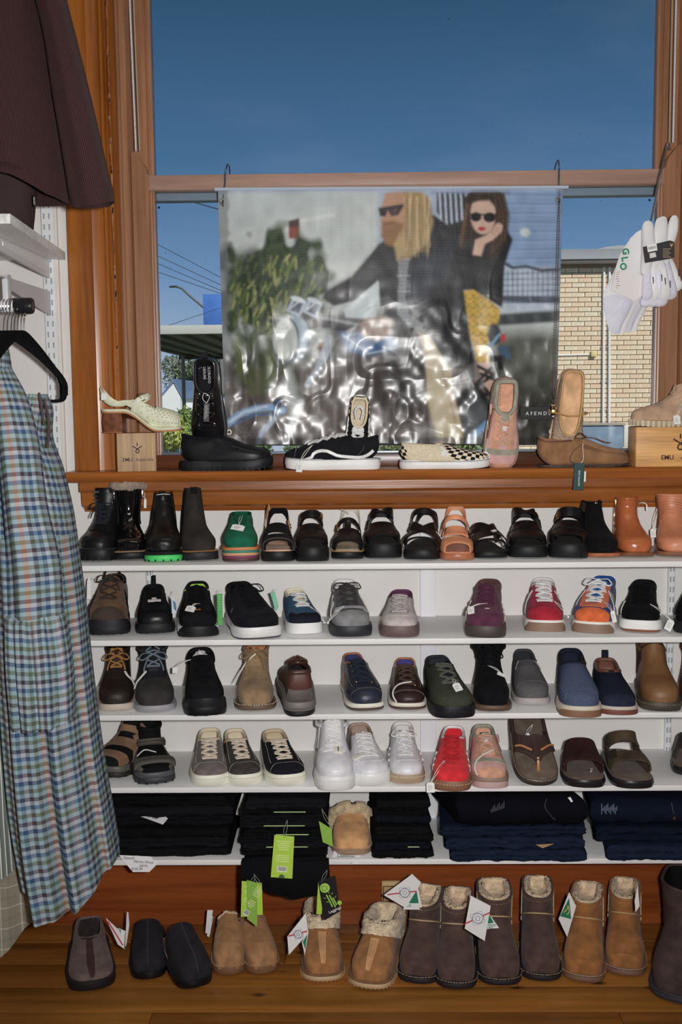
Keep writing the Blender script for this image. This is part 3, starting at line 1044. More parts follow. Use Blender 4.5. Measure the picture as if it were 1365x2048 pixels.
# woman's leg
lg = poly([(950,480),(1000,470),(1060,510),(1102,545),(1098,590),(1058,640),(1056,700),(1062,748),(1014,745),(1005,690),(985,640),(950,560),(940,510)],(214,176,70),3)
for r_ in range(8):
 for c_ in range(5):
  x = 955 + c_ * 30 + (r_ % 2) * 14
  y = 495 + r_ * 35
  d = np.hypot((PXX - x) / 13,(PYY - y) / 12)
  ring = np.clip(1 - np.abs(d - .95) / .22,0,1) * lg * (PYY > y - 6)
  blend(ring * .9,(76,78,88))
  blend(np.clip((.5 - np.hypot((PXX - x - 4) / 9,(PYY - y + 13) / 6)) * 6,0,1) * lg,(84,86,96))
poly([(1018,745),(1060,748),(1075,800),(1030,812)],(214,182,168),3)
poly([(985,860),(1010,810),(1070,795),(1100,830),(1060,875),(1010,880)],(206,172,158),4)
for q in (((1020,762),(1090,800)),((1075,760),(1010,830)),((1030,790),(1100,820)),((1080,790),(1000,850)),((985,860),(1060,870),(1100,840)),((1020,815),(1060,865))):
 line(list(q),13,(24,22,26),2)
ell(1080,640,30,48,(44,50,56),.3)
line([(1060,690),(1100,640)],10,(120,168,196),4)
poly([(1105,640),(1122,636),(1122,668),(1106,666)],(200,52,66),2)
poly([(1090,690),(1130,685),(1148,735),(1110,730)],(66,96,124),4)
poly([(1060,720),(1118,720),(1118,775),(1095,778),(1090,745),(1062,745)],(24,28,30),3)
# rear wheel
ell(990,960,90,160,(42,42,44),.2)
ell(1000,960,56,112,(84,90,96),.3,.8)
for i in range(10):
 line([(962 + i * 3,780 + i * 10),(988 + i * 2,772 + i * 10)],4,(150,154,158),1.5,.8)
line([(980,1060),(1020,1010),(1050,980)],22,(110,160,200),7)
line([(975,780),(1000,840)],5,(198,204,206),2)
# man: coat, shirt, trousers
poly([(640,300),(600,350),(540,420),(450,470),(430,500),(470,530),(600,500),(640,440),(650,560),(660,600),(720,640),(790,620),(830,680),(900,765),(960,770),(1005,745),(985,620),(965,480),(950,300),(920,240),(850,190),(760,230)],(34,36,42),4)
poly([(600,350),(545,415),(440,478),(440,505),(560,490),(640,430),(650,350)],(60,58,62),16,.7)
poly([(745,400),(860,320),(930,300),(900,420),(800,520),(735,545),(715,510)],(52,58,72),16,.8)
poly([(715,345),(760,330),(752,400),(742,500),(758,560),(810,600),(806,625),(760,610),(712,560),(718,440)],(146,152,158),3)
for i in range(18):
 y = 350 + i * 15
 for j in range(4):
  ell(720 + j * 12 + (i % 2) * 5,y,3.4,3.2,(66,72,84),.5)
 if i % 4 == 0:
  line([(712,y + 7),(762,y + 7)],3,(208,212,214),1.2,.8)
poly([(510,545),(640,435),(642,470),(632,582),(516,574)],(204,216,220),3)
poly([(570,600),(600,575),(670,570),(706,595),(690,640),(640,664),(585,650)],(164,142,130),5)
for i in range(4):
 line([(590 + i * 24,600),(600 + i * 24,645)],3,(120,98,90),2,.8)
poly([(690,600),(740,590),(760,660),(700,660)],(44,40,42),6)
poly([(790,628),(840,650),(880,720),(915,770),(925,860),(950,960),(968,1062),(872,1062),(850,980),(828,900),(822,780),(812,700)],(192,178,146),4)
poly([(830,700),(870,740),(890,860),(900,1060),(875,1060),(845,960),(832,860)],(214,204,176),18,.8)
line([(880,760),(905,860),(935,980)],8,(150,136,106),5,.7)
# man: head
poly([(668,112),(720,96),(800,100),(838,140),(850,220),(830,290),(790,330),(765,350),(720,362),(705,300),(730,250),(735,180)],(166,140,98),5)
for i in range(40):
 x = 712 + (i % 20) * 6.4
 line([(x + 4,110 + (i % 7) * 4),(x + 10 - (i % 5) * 4,210),(x - 6 + (i % 9) * 3,300 + (i * 13) % 55)],3.2,[(206,180,132),(124,98,66),(184,158,112),(226,204,160)][i % 4],1.6,.75)
poly([(668,112),(735,105),(742,180),(735,240),(705,262),(668,252),(648,214),(655,198),(645,190),(655,150)],(190,146,118),4)
poly([(655,215),(700,210),(735,225),(730,270),(700,310),(668,300),(650,268)],(150,108,70),6)
line([(660,225),(700,220)],6,(110,74,52),3,.8)
line([(648,236),(668,238)],4,(150,92,82),2)
poly([(640,165),(736,150),(736,160),(716,192),(690,196),(676,172),(668,196),(648,196)],(34,26,28),2.5)
poly([(684,172),(716,164),(710,186),(692,190)],(96,62,66),3,.9)
poly([(700,300),(725,250),(745,330),(712,362)],(196,170,124),6)
# white hem strip, panel for the name, border wear
blend(np.clip((112 - PYY) / 10,0,1) * .75,(176,190,212))
blend(np.clip((74 - PXX + (n3 - .5) * 14) / 8,0,1) * .62,(116,122,126))
blend(np.clip((PXX - 1312) / 6,0,1) * .45,(106,118,136))
poly([(1172,917),(1345,917),(1345,966),(1172,966)],(20,20,22),1)
blend(np.clip((PYY - 1030) / 8,0,1) * .72,(40,40,42))
for _ in range(2):                       # the print is soft, not sharp edged
 Q = np.pad(IMG,((1,1),(1,1),(0,0)),'edge')
 IMG = (Q[1:-1,1:-1] * 4 + Q[:-2,1:-1] * 2 + Q[2:,1:-1] * 2 + Q[1:-1,:-2] * 2 + Q[1:-1,2:] * 2 + Q[:-2,:-2] + Q[2:,2:] + Q[:-2,2:] + Q[2:,:-2]) / 16
IMG = np.clip(IMG * (1 + .22 * (n2[...,None] - .5) + .16 * (n1[...,None] - .5)),0,1)
pos_ = {}
PYF = -0.004
cTL,cTR,cBL,cBR = at(436,380,PYF),at(1127,376,PYF),at(452,889,PYF),at(1112,888,PYF)
G = (cTL * (1 - Uc[...,None]) + cTR * Uc[...,None]) * (1 - Vc[...,None]) + (cBL * (1 - Uc[...,None]) + cBR * Uc[...,None]) * Vc[...,None]
w1,w2,w3 = smooth_noise(6,5,21) - .5,smooth_noise(16,11,22) - .5,smooth_noise(38,26,23) - .5
dg = smooth_noise(20,8,24) - .5
amp = np.clip((Vc - .22) * 1.7,.12,1)
cr1 = np.abs(smooth_noise(9,6,31) - .5)
cr2 = np.abs(smooth_noise(17,8,32) - .5)
G[...,1] += 0.009 * w1 * amp + 0.0052 * w2 * amp + 0.0024 * w3 * amp + .003 * dg * amp - .010 * np.clip(.16 - cr1,0,1) * amp - .006 * np.clip(.14 - cr2,0,1) * amp
ban = thing('hanging_banner','large printed vinyl banner of two riders on a motorcycle, hung in the lower window pane','banner',tuple((cBL + cBR) / 2))
OB = np.array((cBL + cBR) / 2)
b = MB().grid(G - OB,flip=False)
bm_ = bpy.data.materials.new('printed_vinyl')
bm_.use_nodes = True
t = bm_.node_tree
p = t.nodes['Principled BSDF']
at_ = t.nodes.new('ShaderNodeVertexColor')
at_.layer_name = 'print'
mul = t.nodes.new('ShaderNodeMixRGB')
mul.blend_type = 'MULTIPLY'
mul.inputs['Fac'].default_value = 1.0
mul.inputs['Color2'].default_value = (0.92,0.92,0.92,1)
t.links.new(at_.outputs['Color'],mul.inputs['Color1'])
t.links.new(mul.outputs[0],p.inputs['Base Color'])
p.inputs['Roughness'].default_value = 0.36
p.inputs['Coat Weight'].default_value = 0.55
p.inputs['Coat Roughness'].default_value = 0.25
p.inputs['Coat IOR'].default_value = 1.55
p.inputs['Specular IOR Level'].default_value = 0.12
wv = t.nodes.new('ShaderNodeTexWave')
wv.bands_direction = 'Z'
wv.inputs['Scale'].default_value = 88
wv.inputs['Distortion'].default_value = 0.6
tc = t.nodes.new('ShaderNodeTexCoord')
t.links.new(tc.outputs['Object'],wv.inputs['Vector'])
bp = t.nodes.new('ShaderNodeBump')
bp.inputs['Strength'].default_value = 0.30
bp.inputs['Distance'].default_value = 0.0012
cn = t.nodes.new('ShaderNodeTexNoise')
cn.inputs['Scale'].default_value = 34
cn.inputs['Detail'].default_value = 4
cn.inputs['Distortion'].default_value = 1.2
cm = t.nodes.new('ShaderNodeMapping')
cm.inputs['Rotation'].default_value = (0,0.35,0)
cm.inputs['Scale'].default_value = (1.0,1.0,0.45)
t.links.new(tc.outputs['Object'],cm.inputs[0])
t.links.new(cm.outputs[0],cn.inputs['Vector'])
ca_ = t.nodes.new('ShaderNodeMath')
ca_.operation = 'MULTIPLY_ADD'
ca_.inputs[1].default_value = 4.0
t.links.new(cn.outputs['Fac'],ca_.inputs[0])
t.links.new(wv.outputs['Fac'],ca_.inputs[2])
t.links.new(ca_.outputs[0],bp.inputs['Height'])
bp.inputs['Distance'].default_value = 0.0009
t.links.new(bp.outputs[0],p.inputs['Normal'])
o = b.build('printed_sheet',bm_,ban,angle=180,fix=False)
ca = o.data.color_attributes.new('print','FLOAT_COLOR','POINT')
rgba = np.ones((IMG.shape[0] * IMG.shape[1],4))
rgba[:,:3] = IMG.reshape(-1,3)
ca.data.foreach_set('color',rgba.ravel())
HEM = mat((170,182,200),0.35)
pts = np.array([cTL * (1 - k) + cTR * k for k in np.linspace(-.01,1.015,14)]) - OB
MB().tube(pts + np.array([0,.004,.002]),0.0085,10,flat=.5).build('top_sleeve',HEM,ban)
pts = np.array([cBL * (1 - k) + cBR * k for k in np.linspace(0,1,14)]) - OB
MB().tube(pts + np.array([0,.004,0]),0.006,10,flat=.5).build('bottom_sleeve',mat((54,54,56),0.4),ban)
for u_,v_,nm in ((.012,.045,'grommet'),(.985,.045,'grommet'),(.012,.95,'grommet'),(.985,.95,'grommet')):
 q = (cTL * (1 - u_) + cTR * u_) * (1 - v_) + (cBL * (1 - u_) + cBR * u_) * v_ - OB
 th = np.linspace(0,2 * PI,16,endpoint=False)
 MB().tube([(q[0] + .0052 * math.cos(a),q[1] - .004,q[2] + .0052 * math.sin(a)) for a in th],.0019,6,closed=True).build(nm,mat((196,186,176),.25,metal=1.0),ban)
pa,pb_ = at(1040,839,PYF) - OB,at(1118,813,PYF) - OB
MB().box((pa[0],-.0135,pa[2]),(pb_[0],-.0130,pb_[2])).build('name_panel',mat((26,26,28),.5),ban,smooth=False)
q = at(1075,827,PYF) - OB
text_mb('A F E N D S',0.0118,front(np.array([q[0],-.0140,q[2]])),0.0003).build('lettering',mat((214,212,208),.6),ban,smooth=False)
# crown-shaped emblem
q = at(1108,828,PYF) - OB
q[1] = -.0140
s_ = .0075
em = [(-.9,-.6),(-.6,-.9),(.5,-.9),(.8,-.5),(1.0,.5),(.6,-.1),(.5,.9),(.15,.05),(-.05,1.0),(-.3,.05),(-.6,.8),(-.65,0)]
MB().prism([(q[0] + x * s_,q[2] + y * s_) for x,y in em],1,q[1] - .0003,q[1] + .0003).build('emblem',mat((214,212,208),.6),ban,smooth=False)
# hooks over the meeting rail
HOOK = mat((92,104,118),.3,metal=0.8)
for (a,top,bot,lab) in (((455,330),326,408,'thin steel hook over the meeting rail holding the banner corner above the black boot'),((1118,320),318,402,'thin steel hook over the meeting rail holding the banner corner above the necklace chain')):
 x0,zt_ = X_(a[0],a[1],.02),Z_(a[0],top,.02)
 xb,zb_ = X_(a[0] - (9 if a[0] < 600 else -1),bot,-.008),Z_(a[0],bot,-.008)
 pts = [(x0 - .002,.068,zr1 - .008),(x0,.066,zt_ - .012),(x0 + .001,.050,zt_),(x0,.026,zt_ - .002),(x0 - .001,.012,zt_ - .012),(x0 * .6 + xb * .4,.005,zr1),((x0 + xb) / 2,.004,zr0 + .01),(xb,-.006,zb_ + .01),(xb,-.012,zb_),(xb,-.004,zb_ - .004)]
 hk = MB().tube(spline(pts,40),.0019,8).build('steel_hook',HOOK)
 tag(hk,lab,'hook','hooks holding the banner')
# ------------------------------------------------------------------ footwear builder
D2R = PI / 180
LOW = [(.995,.024,.995,.010,.18),(.982,.035,.982,.003,.45),(.952,.043,.945,.000,.69),(.90,.049,.88,.000,.88),(.81,.055,.77,.000,1.0),(.71,.062,.62,.000,.98),
(.62,.072,.45,.000,.90),(.54,.081,.28,.000,.83),(.47,.087,.13,.002,.78),(.43,.090,.03,.028,.75),(.41,.090,.0,.060,.72),(.385,.088,.014,.090,.62)]
SLIP = [(.995,.025,.995,.010,.20),(.982,.037,.982,.003,.48),(.952,.045,.945,.000,.71),(.90,.051,.88,.000,.90),(.81,.057,.77,.000,1.0),(.72,.064,.62,.000,.98),
(.64,.073,.45,.000,.92),(.58,.081,.28,.000,.86),(.53,.086,.13,.002,.80),(.50,.088,.03,.028,.76),(.48,.088,.0,.060,.72),(.455,.086,.014,.094,.62)]
def BOOT(h,wtop=.66,lean=0.0,toe=1.0,k=1.0):
 a = [(p,z * toe,q,b,w) for p,z,q,b,w in LOW[:6]]
 a += [(.62,.076 * k,.45,.000,.88),(.555,.090 * k,.28,.000,.80),(.515,.106 * k,.12,.002,.74),(.485,.124 * k,.03,.03,.70)]
 n = 4
 z0 = .124 * k
 for i in range(n):
  t = (i + 1) / n
  zt = z0 + (h - z0) * t
  zb = .03 + (h * .985 - .03) * (t ** .85)
  a.append((.475 - .02 * t + lean * t,zt,.0 + .02 * t + lean * t,zb,.68 + (wtop - .68) * t))
 return a
def SAND(h):
 return BOOT(h,.66,0,.84,.80)
def UGG(h,wtop=.84):
 a = [(.998,.022,.998,.014,.32),(.986,.046,.986,.003,.64),(.95,.35 * h,.95,.000,.84),(.88,.42 * h,.86,.000,.98),(.78,.49 * h,.74,.000,1.0),(.69,.54 * h,.58,.000,.97),
 (.615,.58 * h,.40,.000,.93),(.572,.625 * h,.2,.000,.90),(.552,.68 * h,.05,.02,.87)]
 for i in range(4):
  t = (i + 1) / 4
  a.append((.545 + .01 * t,.68 * h + .32 * h * t,0.0,.02 + (h - .02) * t ** .9,.86 + (wtop - .86) * t))
 return a
MULE = [(.998,.020,.998,.014,.30),(.986,.040,.986,.003,.62),(.95,.054,.95,.000,.83),(.88,.064,.87,.000,.97),(.79,.071,.77,.000,1.0),(.69,.079,.66,.000,.99),(.60,.087,.56,.000,.95),
(.52,.094,.47,.000,.90),(.46,.098,.40,.009,.87)]
FOOTP = [(0,0),(.006,.26),(.03,.48),(.07,.62),(.14,.71),(.24,.735),(.34,.735),(.45,.775),(.55,.865),(.65,.955),(.74,1.0),(.82,.985),(.89,.91),(.94,.79),(.975,.585),(.994,.31),(1,0)]
FOOTW = [(0,0),(.006,.30),(.03,.56),(.07,.72),(.14,.82),(.24,.85),(.34,.86),(.45,.89),(.55,.94),(.65,.985),(.74,1.0),(.82,.99),(.89,.92),(.94,.79),(.975,.58),(.994,.30),(1,0)]
class Shoe:
 k = 0
 def __init__(self,label,px=None,py=None,z=0.0,yaw=0.0,L=.24,W=.088,st=LOW,lift=.012,H=1.0,bend=.06,name='shoe',cat='shoe',group=None,foot=FOOTP,dip=0.0,anchor='toe',M=None,loc=None,wl=.95,nn=(2.3,4.5),short=None,side=1,top=None,tip=None,face=True,heel=0.0):
  if loc is None and M is None and z > .1 and anchor == 'toe':
   ty = float(atz(px,py,z)[1])
   yw = (yaw - math.degrees((px - 705) / FPX) if face else yaw) * D2R
   av = (-.005 - ty) / max(.4,math.cos(yw)) - W * .3 * abs(math.sin(yw))
   L = min(L * .92,max(av,L * .76))
  self.heel = heel
  self.straps = cat == 'sandal'
  self.L,self.W,self.lift,self.H,self.bend,self.foot,self.dip,self.nn = L,W,lift,H,bend * side,foot,dip,nn
  self.sc = L / .26
  self.side = side
  self.short = short or label
  fit = st
  if px is not None and anchor == 'toe' and face:
   yaw = yaw - math.degrees((px - 705) / FPX)
  self.tip = tip
  self.st = np.array(st(.17) if callable(st) else st,float)
  self.st[:,4] *= W / 2 * wl
  yaw *= D2R
  if M is not None:
   self.o = thing(name,label,cat,group=group,M=Matrix(M.tolist()))
  else:
   if loc is None:
    p = atz(px,py,z)
    d = np.array([math.sin(yaw),-math.cos(yaw)])
    sgn = -1 if anchor == 'toe' else 1
    q = p[:2] + sgn * d * L / 2
    far = q[1] + abs(math.cos(yaw)) * L / 2 + abs(math.sin(yaw)) * W / 2 * .5
    if z > 0.1 and far > -0.004:
     q[1] -= far + 0.004
    if z < 0.1 and far > -0.048:
     q[1] -= far + 0.048
    loc = (q[0],q[1],z)
   self.o = thing(name,label,cat,loc,yaw,group)
  self.loc = loc
  if top is not None:
   c,sn = math.cos(yaw),math.sin(yaw)
   def hi(v):
    if callable(fit):
     self.st = np.array(fit(v),float)
     self.st[:,4] *= W / 2 * wl
    else:
     self.H = v
    ph = np.linspace(0,2 * PI,24)
    P = self._pt(*np.broadcast_arrays(np.array([[1.0],[.9],[.8]]),ph[None])).reshape(-1,3)
    if tip is not None:
     P = np.concatenate([P,[[0,L / 2 - tip[0] * L,self.lift + tip[1] * self.sc * self.H]]])
    Wp = np.stack([loc[0] + c * P[:,0] - sn * P[:,1],loc[1] + sn * P[:,0] + c * P[:,1],loc[2] + P[:,2]],-1)
    q = (Wp - CAM) @ ROT.T
    return (1024 + FPX * q[:,1] / q[:,2]).min()
   lo_,hi_ = (.10,.40) if callable(fit) else (.55,1.9)
   for _ in range(22):
    m_ = (lo_ + hi_) / 2
    if hi(m_) > top:
     lo_ = m_
    else:
     hi_ = m_
   v = (lo_ + hi_) / 2
   hi(v)
   self.fitted = v
   if z > .1 and not callable(fit) and (v < .7 or v > 1.6):
    print('FIT',label,round(v,3))
 def mid(self,s):
  t = np.clip(np.asarray(s,float),0,1) * (len(self.st) - 1)
  r = cr_eval(self.st,t)
  return r
 def pt(self,s,phi,off=0.0):
  s = np.asarray(s,float)
  phi = np.asarray(phi,float)
  s,phi = np.broadcast_arrays(s,phi)
  P = self._pt(s,phi)
  if np.any(np.asarray(off) != 0):
   P = P + self.nrm(s,phi) * np.broadcast_to(np.asarray(off,float),s.shape)[...,None]
  return P
 def _pt(self,s,phi):
  r = self.mid(s)
  tp,tz,bp,bz,w = (r[...,i] for i in range(5))
  c,sn = np.cos(phi),np.sin(phi)
  n = np.where(c > 0,self.nn[0],self.nn[1])
  v = np.sign(c) * np.abs(c) ** (2 / n)
  x = w * np.sign(sn) * np.abs(sn) ** (2 / n)
  p = (tp + bp) / 2 + (tp - bp) / 2 * v
  z = (tz + bz) / 2 + (tz - bz) / 2 * v
  if self.dip:
   z = z - self.dip * np.clip((s - .72) / .28,0,1) ** 1.5 * np.abs(sn) ** 2
  return np.stack([x + self.cx(p),self.L / 2 - p * self.L,self.lift + z * self.sc * self.H + self.hz(p)],-1)
 def hz(self,p):
  if not self.heel:
   return 0.0 * p
  t = np.clip((.74 - p) / .46,0,1)
  return self.heel * t * t * (3 - 2 * t)
 def cx(self,p):
  return self.bend * self.W * (np.clip(p,0,1) - .55) ** 2 * 2.2
 def nrm(self,s,phi):
  e = 2e-3
  s0,s1 = np.clip(s - e,0,1),np.clip(s + e,0,1)
  a = self._pt(s1,phi) - self._pt(s0,phi)
  b = self._pt(s,phi + .02) - self._pt(s,phi - .02)
  n = np.cross(a,b)
  l = np.linalg.norm(n,axis=-1,keepdims=True)
  n = n / np.maximum(l,1e-12)
  r = self.mid(s)
  c = np.stack([self.cx((r[...,0] + r[...,2]) / 2),self.L / 2 - (r[...,0] + r[...,2]) / 2 * self.L,self.lift + (r[...,1] + r[...,3]) / 2 * self.sc * self.H + self.hz((r[...,0] + r[...,2]) / 2)],-1)
  d = ((self._pt(s,phi) - c) * n).sum(-1,keepdims=True)
  return n * np.where(d < 0,-1.0,1.0)
 def add(self,mb,name,m,parent=None,label=None,stuff=False,**kw):
  o = mb.build(name,m,parent or self.o,**kw)
  if label:
   o['label'] = label
  if stuff:
   o['kind'] = 'stuff'
  return o
 def upper(self,m,lining=None,collar=None,s_end=1.0,name='upper',n=34,seg=40,deep=.5,thick=.0035,cr=.0035,fleece=False,insole=None):
  s = np.linspace(0,1,n) ** 1.15 * s_end
  ph = np.arange(seg) / seg * 2 * PI
  P = self.pt(s[:,None],ph[None,:])
  b = MB().grid(P,close_v=True)
  b.f.append(tuple(range(seg)))
  self.add(b,name,m)
  if lining is not None:
   s2 = np.linspace(s_end,s_end * deep,14)
   rr = np.repeat(s2[:,None],seg,1)
   off = -thick * np.ones(14)
   Q = self.pt(rr,np.repeat(ph[None],14,0),off[:,None])
   b = MB().grid(Q,close_v=True)
   R0 = self.pt(np.full(seg,s_end),ph)
   b.grid(np.stack([R0,Q[0]]),close_v=True)
   b.f.append(tuple(13 * seg + j for j in range(seg)))
   self.add(b,'lining',lining)
  if collar is not None:
   ph2 = np.arange(48) / 48 * 2 * PI
   pts = self.pt(np.full(48,s_end),ph2,-thick * .5)
   if fleece:
    b = self.fluff(pts,cr)
   else:
    b = MB().tube(pts,cr,8,closed=True)
   self.add(b,'collar',collar,angle=180)
  return self
 def fluff(self,pts,r,seg=14):
  """a woolly roll along a closed path"""
  k = 5
  P0 = np.concatenate([pts,pts[:1]])
  t = np.linspace(0,len(pts),len(pts) * k,endpoint=False)
  i = t.astype(int)
  f = (t - i)[:,None]
  PP = P0[i] * (1 - f) + P0[i + 1] * f
  n = len(PP)
  T = np.roll(PP,-1,0) - np.roll(PP,1,0)
  T /= np.linalg.norm(T,axis=1)[:,None] + 1e-12
  up = np.array([0,0,1.0])
  A = np.cross(T,up)
  A /= np.linalg.norm(A,axis=1)[:,None] + 1e-9
  B = np.cross(T,A)
  th = np.arange(seg) / seg * 2 * PI
  nz = RNG.normal(size=(n,seg))
  nz2 = RNG.normal(size=(n // 10 + 2,seg // 3 + 2))
  rr = r * (1 + min(.10,.0007 / r) * nz + .16 * nz2[(np.arange(n) // 10)[:,None],(np.arange(seg) // 3)[None,:]])
  rr = np.clip(rr,r * .6,r * 1.5)
  V = PP[:,None] + rr[...,None] * (np.cos(th)[None,:,None] * A[:,None] + np.sin(th)[None,:,None] * B[:,None])
  return MB().grid(V,close_v=True,close_u=True)
 def patch(self,rows,m,name,off=.0012,nu=14,nv=14,label=None,parent=None,th=None):
  """rows: (s, phi_lo, phi_hi) in degrees, smooth between the rows"""
  R = np.array(rows,float)
  k = len(R)
  t = np.linspace(0,k - 1,nu)
  Q = np.stack([np.interp(t,np.arange(k),R[:,j]) for j in range(3)],-1) if k < 3 else cr_eval(R,t)
  v = np.linspace(0,1,nv)
  s = np.repeat(np.clip(Q[:,:1],0,1),nv,1)
  ph = self.warp(s,Q[:,1:2] * (1 - v) + Q[:,2:3] * v) * D2R
  Pt = self.pt(s,ph,off)
  Pb = self.pt(s,ph,-.0015)
  b = MB()
  b.grid(Pt)
  b.grid(Pb,flip=True)
  N = nu * nv
  if R[0,0] == 0 and R[0,2] > 175:
   b.f.append(tuple(range(nv)))
  e = [i for i in range(nv)] + [i * nv + nv - 1 for i in range(1,nu)] + [(nu - 1) * nv + i for i in range(nv - 2,-1,-1)] + [i * nv for i in range(nu - 2,0,-1)]
  for i in range(len(e)):
   a,c = e[i],e[(i + 1) % len(e)]
   b.f.append((a,c,N + c,N + a))
  return self.add(b,name,m,parent,label)
 def warp(self,s,ph):
  """straps given up to about 100 degrees run on down to the sole"""
  if not self.straps:
   return ph
  a = np.abs(ph)
  w = np.where(a > 80,np.minimum(80 + (a - 80) * 2.9,150),a)
  return np.sign(ph) * np.where((a < 113) & (s < .585),w,a)
 def path(self,rows,n=20):
  R = np.array(rows,float)
  Q = cr_eval(R,np.linspace(0,len(R) - 1,n)) if len(R) > 2 else np.stack([np.interp(np.linspace(0,1,n),[0,1],R[:,j]) for j in range(2)],-1)
  return np.clip(Q[:,0],0,1),self.warp(Q[:,0],Q[:,1]) * D2R
 def ribbon_mb(self,rows,width,off=.002,th=.0016,n=20,b=None,lift=None):
  s,ph = self.path(rows,n)
  P = self.pt(s,ph,off)
  N = self.nrm(s,ph)
  if lift is not None:
   P = P + N * np.interp(np.linspace(0,1,n),np.linspace(0,1,len(lift)),lift)[:,None]
  T = np.gradient(P,axis=0)
  T /= np.linalg.norm(T,axis=1)[:,None] + 1e-12
  Wd = np.cross(N,T)
  w = np.interp(np.linspace(0,1,n),np.linspace(0,1,np.size(width)),np.atleast_1d(width))[:,None] / 2
  sec = np.stack([P - Wd * w - N * th,P - Wd * w + N * th * .2,P - Wd * w * .7 + N * th,P + Wd * w * .7 + N * th,P + Wd * w + N * th * .2,P + Wd * w - N * th],1)
  b = b or MB()
  o = b.n
  b.grid(sec,close_v=True)
  b.f.append(tuple(o + j for j in range(6)))
  b.f.append(tuple(o + (n - 1) * 6 + j for j in range(6))[::-1])
  return b
 def ribbon(self,rows,width,m,name,off=.0014,th=.0012,n=22,parent=None,label=None):
  return self.add(self.ribbon_mb(rows,width,off,th,n),name,m,parent,label)
 def stripes(self,rowsets,width,m,name='side_stripe',sides=(1,-1),**kw):
  for sd in sides:
   for rows in rowsets:
    self.ribbon([(s,p * sd) for s,p in rows],width,m,name,**kw)
  return self
 def seam(self,rows,m,sides=(1,-1),w=.0011,name='stitching'):
  b = MB()
  for sd in sides:
   s,ph = self.path([(s,p * sd) for s,p in rows],46)
   P = self.pt(s,ph,.0018)
   for i in range(0,45,2):
    b.tube([P[i],P[i] * .3 + P[i + 1] * .7],w / 2,5)
  o = self.add(b,name,m)
  o['kind'] = 'stuff'
  return self
 def outline(self,off=0.0,n=56):
  F = np.array(self.foot)
  th = np.linspace(0,PI,n)
  p = (1 - np.cos(th)) / 2
  ft = np.arccos(np.clip(1 - 2 * F[:,0],-1,1))
  hw = np.interp(th,ft,F[:,1]) * self.W / 2
  y = self.L / 2 - p * self.L
  c = self.cx(p)
  right = np.stack([c + hw,y],-1)
  left = np.stack([c - hw,y],-1)
  P = np.concatenate([right,left[-2:0:-1]])
  if off:
   T = np.roll(P,-1,0) - np.roll(P,1,0)
   T /= np.linalg.norm(T,axis=1)[:,None] + 1e-12
   Nn = np.stack([-T[:,1],T[:,0]],-1)
   c0 = P.mean(0)
   sg = np.sign(((P - c0) * Nn).sum(1).mean())
   P = P + Nn * off * sg
  pp = (self.L / 2 - P[:,1]) / self.L
  return P,pp
 def layer(self,z0,z1,off,m,name='sole',spring=.004,bulge=.0012,label=None,p0=None,p1=None,rise=0.0,hz=None):
  """one slab of the sole; z0 and z1 may be functions of the place along the foot"""
  P,pp = self.outline(off)
  if p0 is not None or p1 is not None:
   lo = -9 if p0 is None else p0
   hi = 9 if p1 is None else p1
   y_hi,y_lo = self.L / 2 - lo * self.L,self.L / 2 - hi * self.L
   P = P.copy()
   F = P[:,1]
   xs_at = lambda yy: None
   keep = (F <= y_hi) & (F >= y_lo)
   P = P[keep]
   pp = pp[keep]
  sp = spring * np.clip((pp - .70) / .30,0,1.1) ** 2
  f0 = z0(pp) if callable(z0) else np.full(len(P),z0)
  f1 = z1(pp) if callable(z1) else np.full(len(P),z1)
  sp = sp + self.hz(pp)
  c = P.mean(0)
  rows = []
  for t,o_ in ((0,-bulge * 1.3),(.12,0),(.5,bulge),(.88,0),(1,-bulge)):
   dirv = (P - c)
   dirv = dirv / (np.linalg.norm(dirv,axis=1)[:,None] + 1e-9)
   q = P + dirv * o_
   rows.append(np.concatenate([q,(f0 + (f1 - f0) * t + sp)[:,None]],1))
  V = np.stack(rows)
  b = MB().grid(V,close_v=True)
  n = len(P)
  b.f.append(tuple(range(n))[::-1])
  b.f.append(tuple(4 * n + j for j in range(n)))
  self.add(b,name,m,label=label)
  return self
 def bumper(self,p0,z0,z1,m,off=.003,name='toe_guard',heel=False,spring=.004):
  P,pp = self.outline(off)
  idx = np.where(pp < p0)[0] if heel else np.where(pp > p0)[0]
  if heel:
   h = len(P) // 2
   idx = np.concatenate([idx[idx > h],idx[idx <= h]])
  Q = P[idx]
  q = pp[idx]
  sp = spring * np.clip((q - .70) / .30,0,1.1) ** 2
  f = np.clip((1 - q if heel else q) - (1 - p0 if heel else p0),0,1)
  f = (f / f.max()) ** .5
  zt = z0 + (z1 - z0) * np.minimum(1,f * 1.25)
  c = P.mean(0)
  d = Q - c
  d /= np.linalg.norm(d,axis=1)[:,None]
  rows = [np.concatenate([Q - d * .008,(z0 + sp)[:,None] if np.ndim(sp) else None],1),np.concatenate([Q,(z0 + sp)[:,None]],1),np.concatenate([Q + d * .0006,(zt * .6 + z0 * .4 + sp)[:,None]],1),np.concatenate([Q - d * .0008,(zt + sp)[:,None]],1),np.concatenate([Q - d * .010,(zt + sp)[:,None]],1)]
  self.add(MB().grid(np.stack(rows)),name,m)
  return self
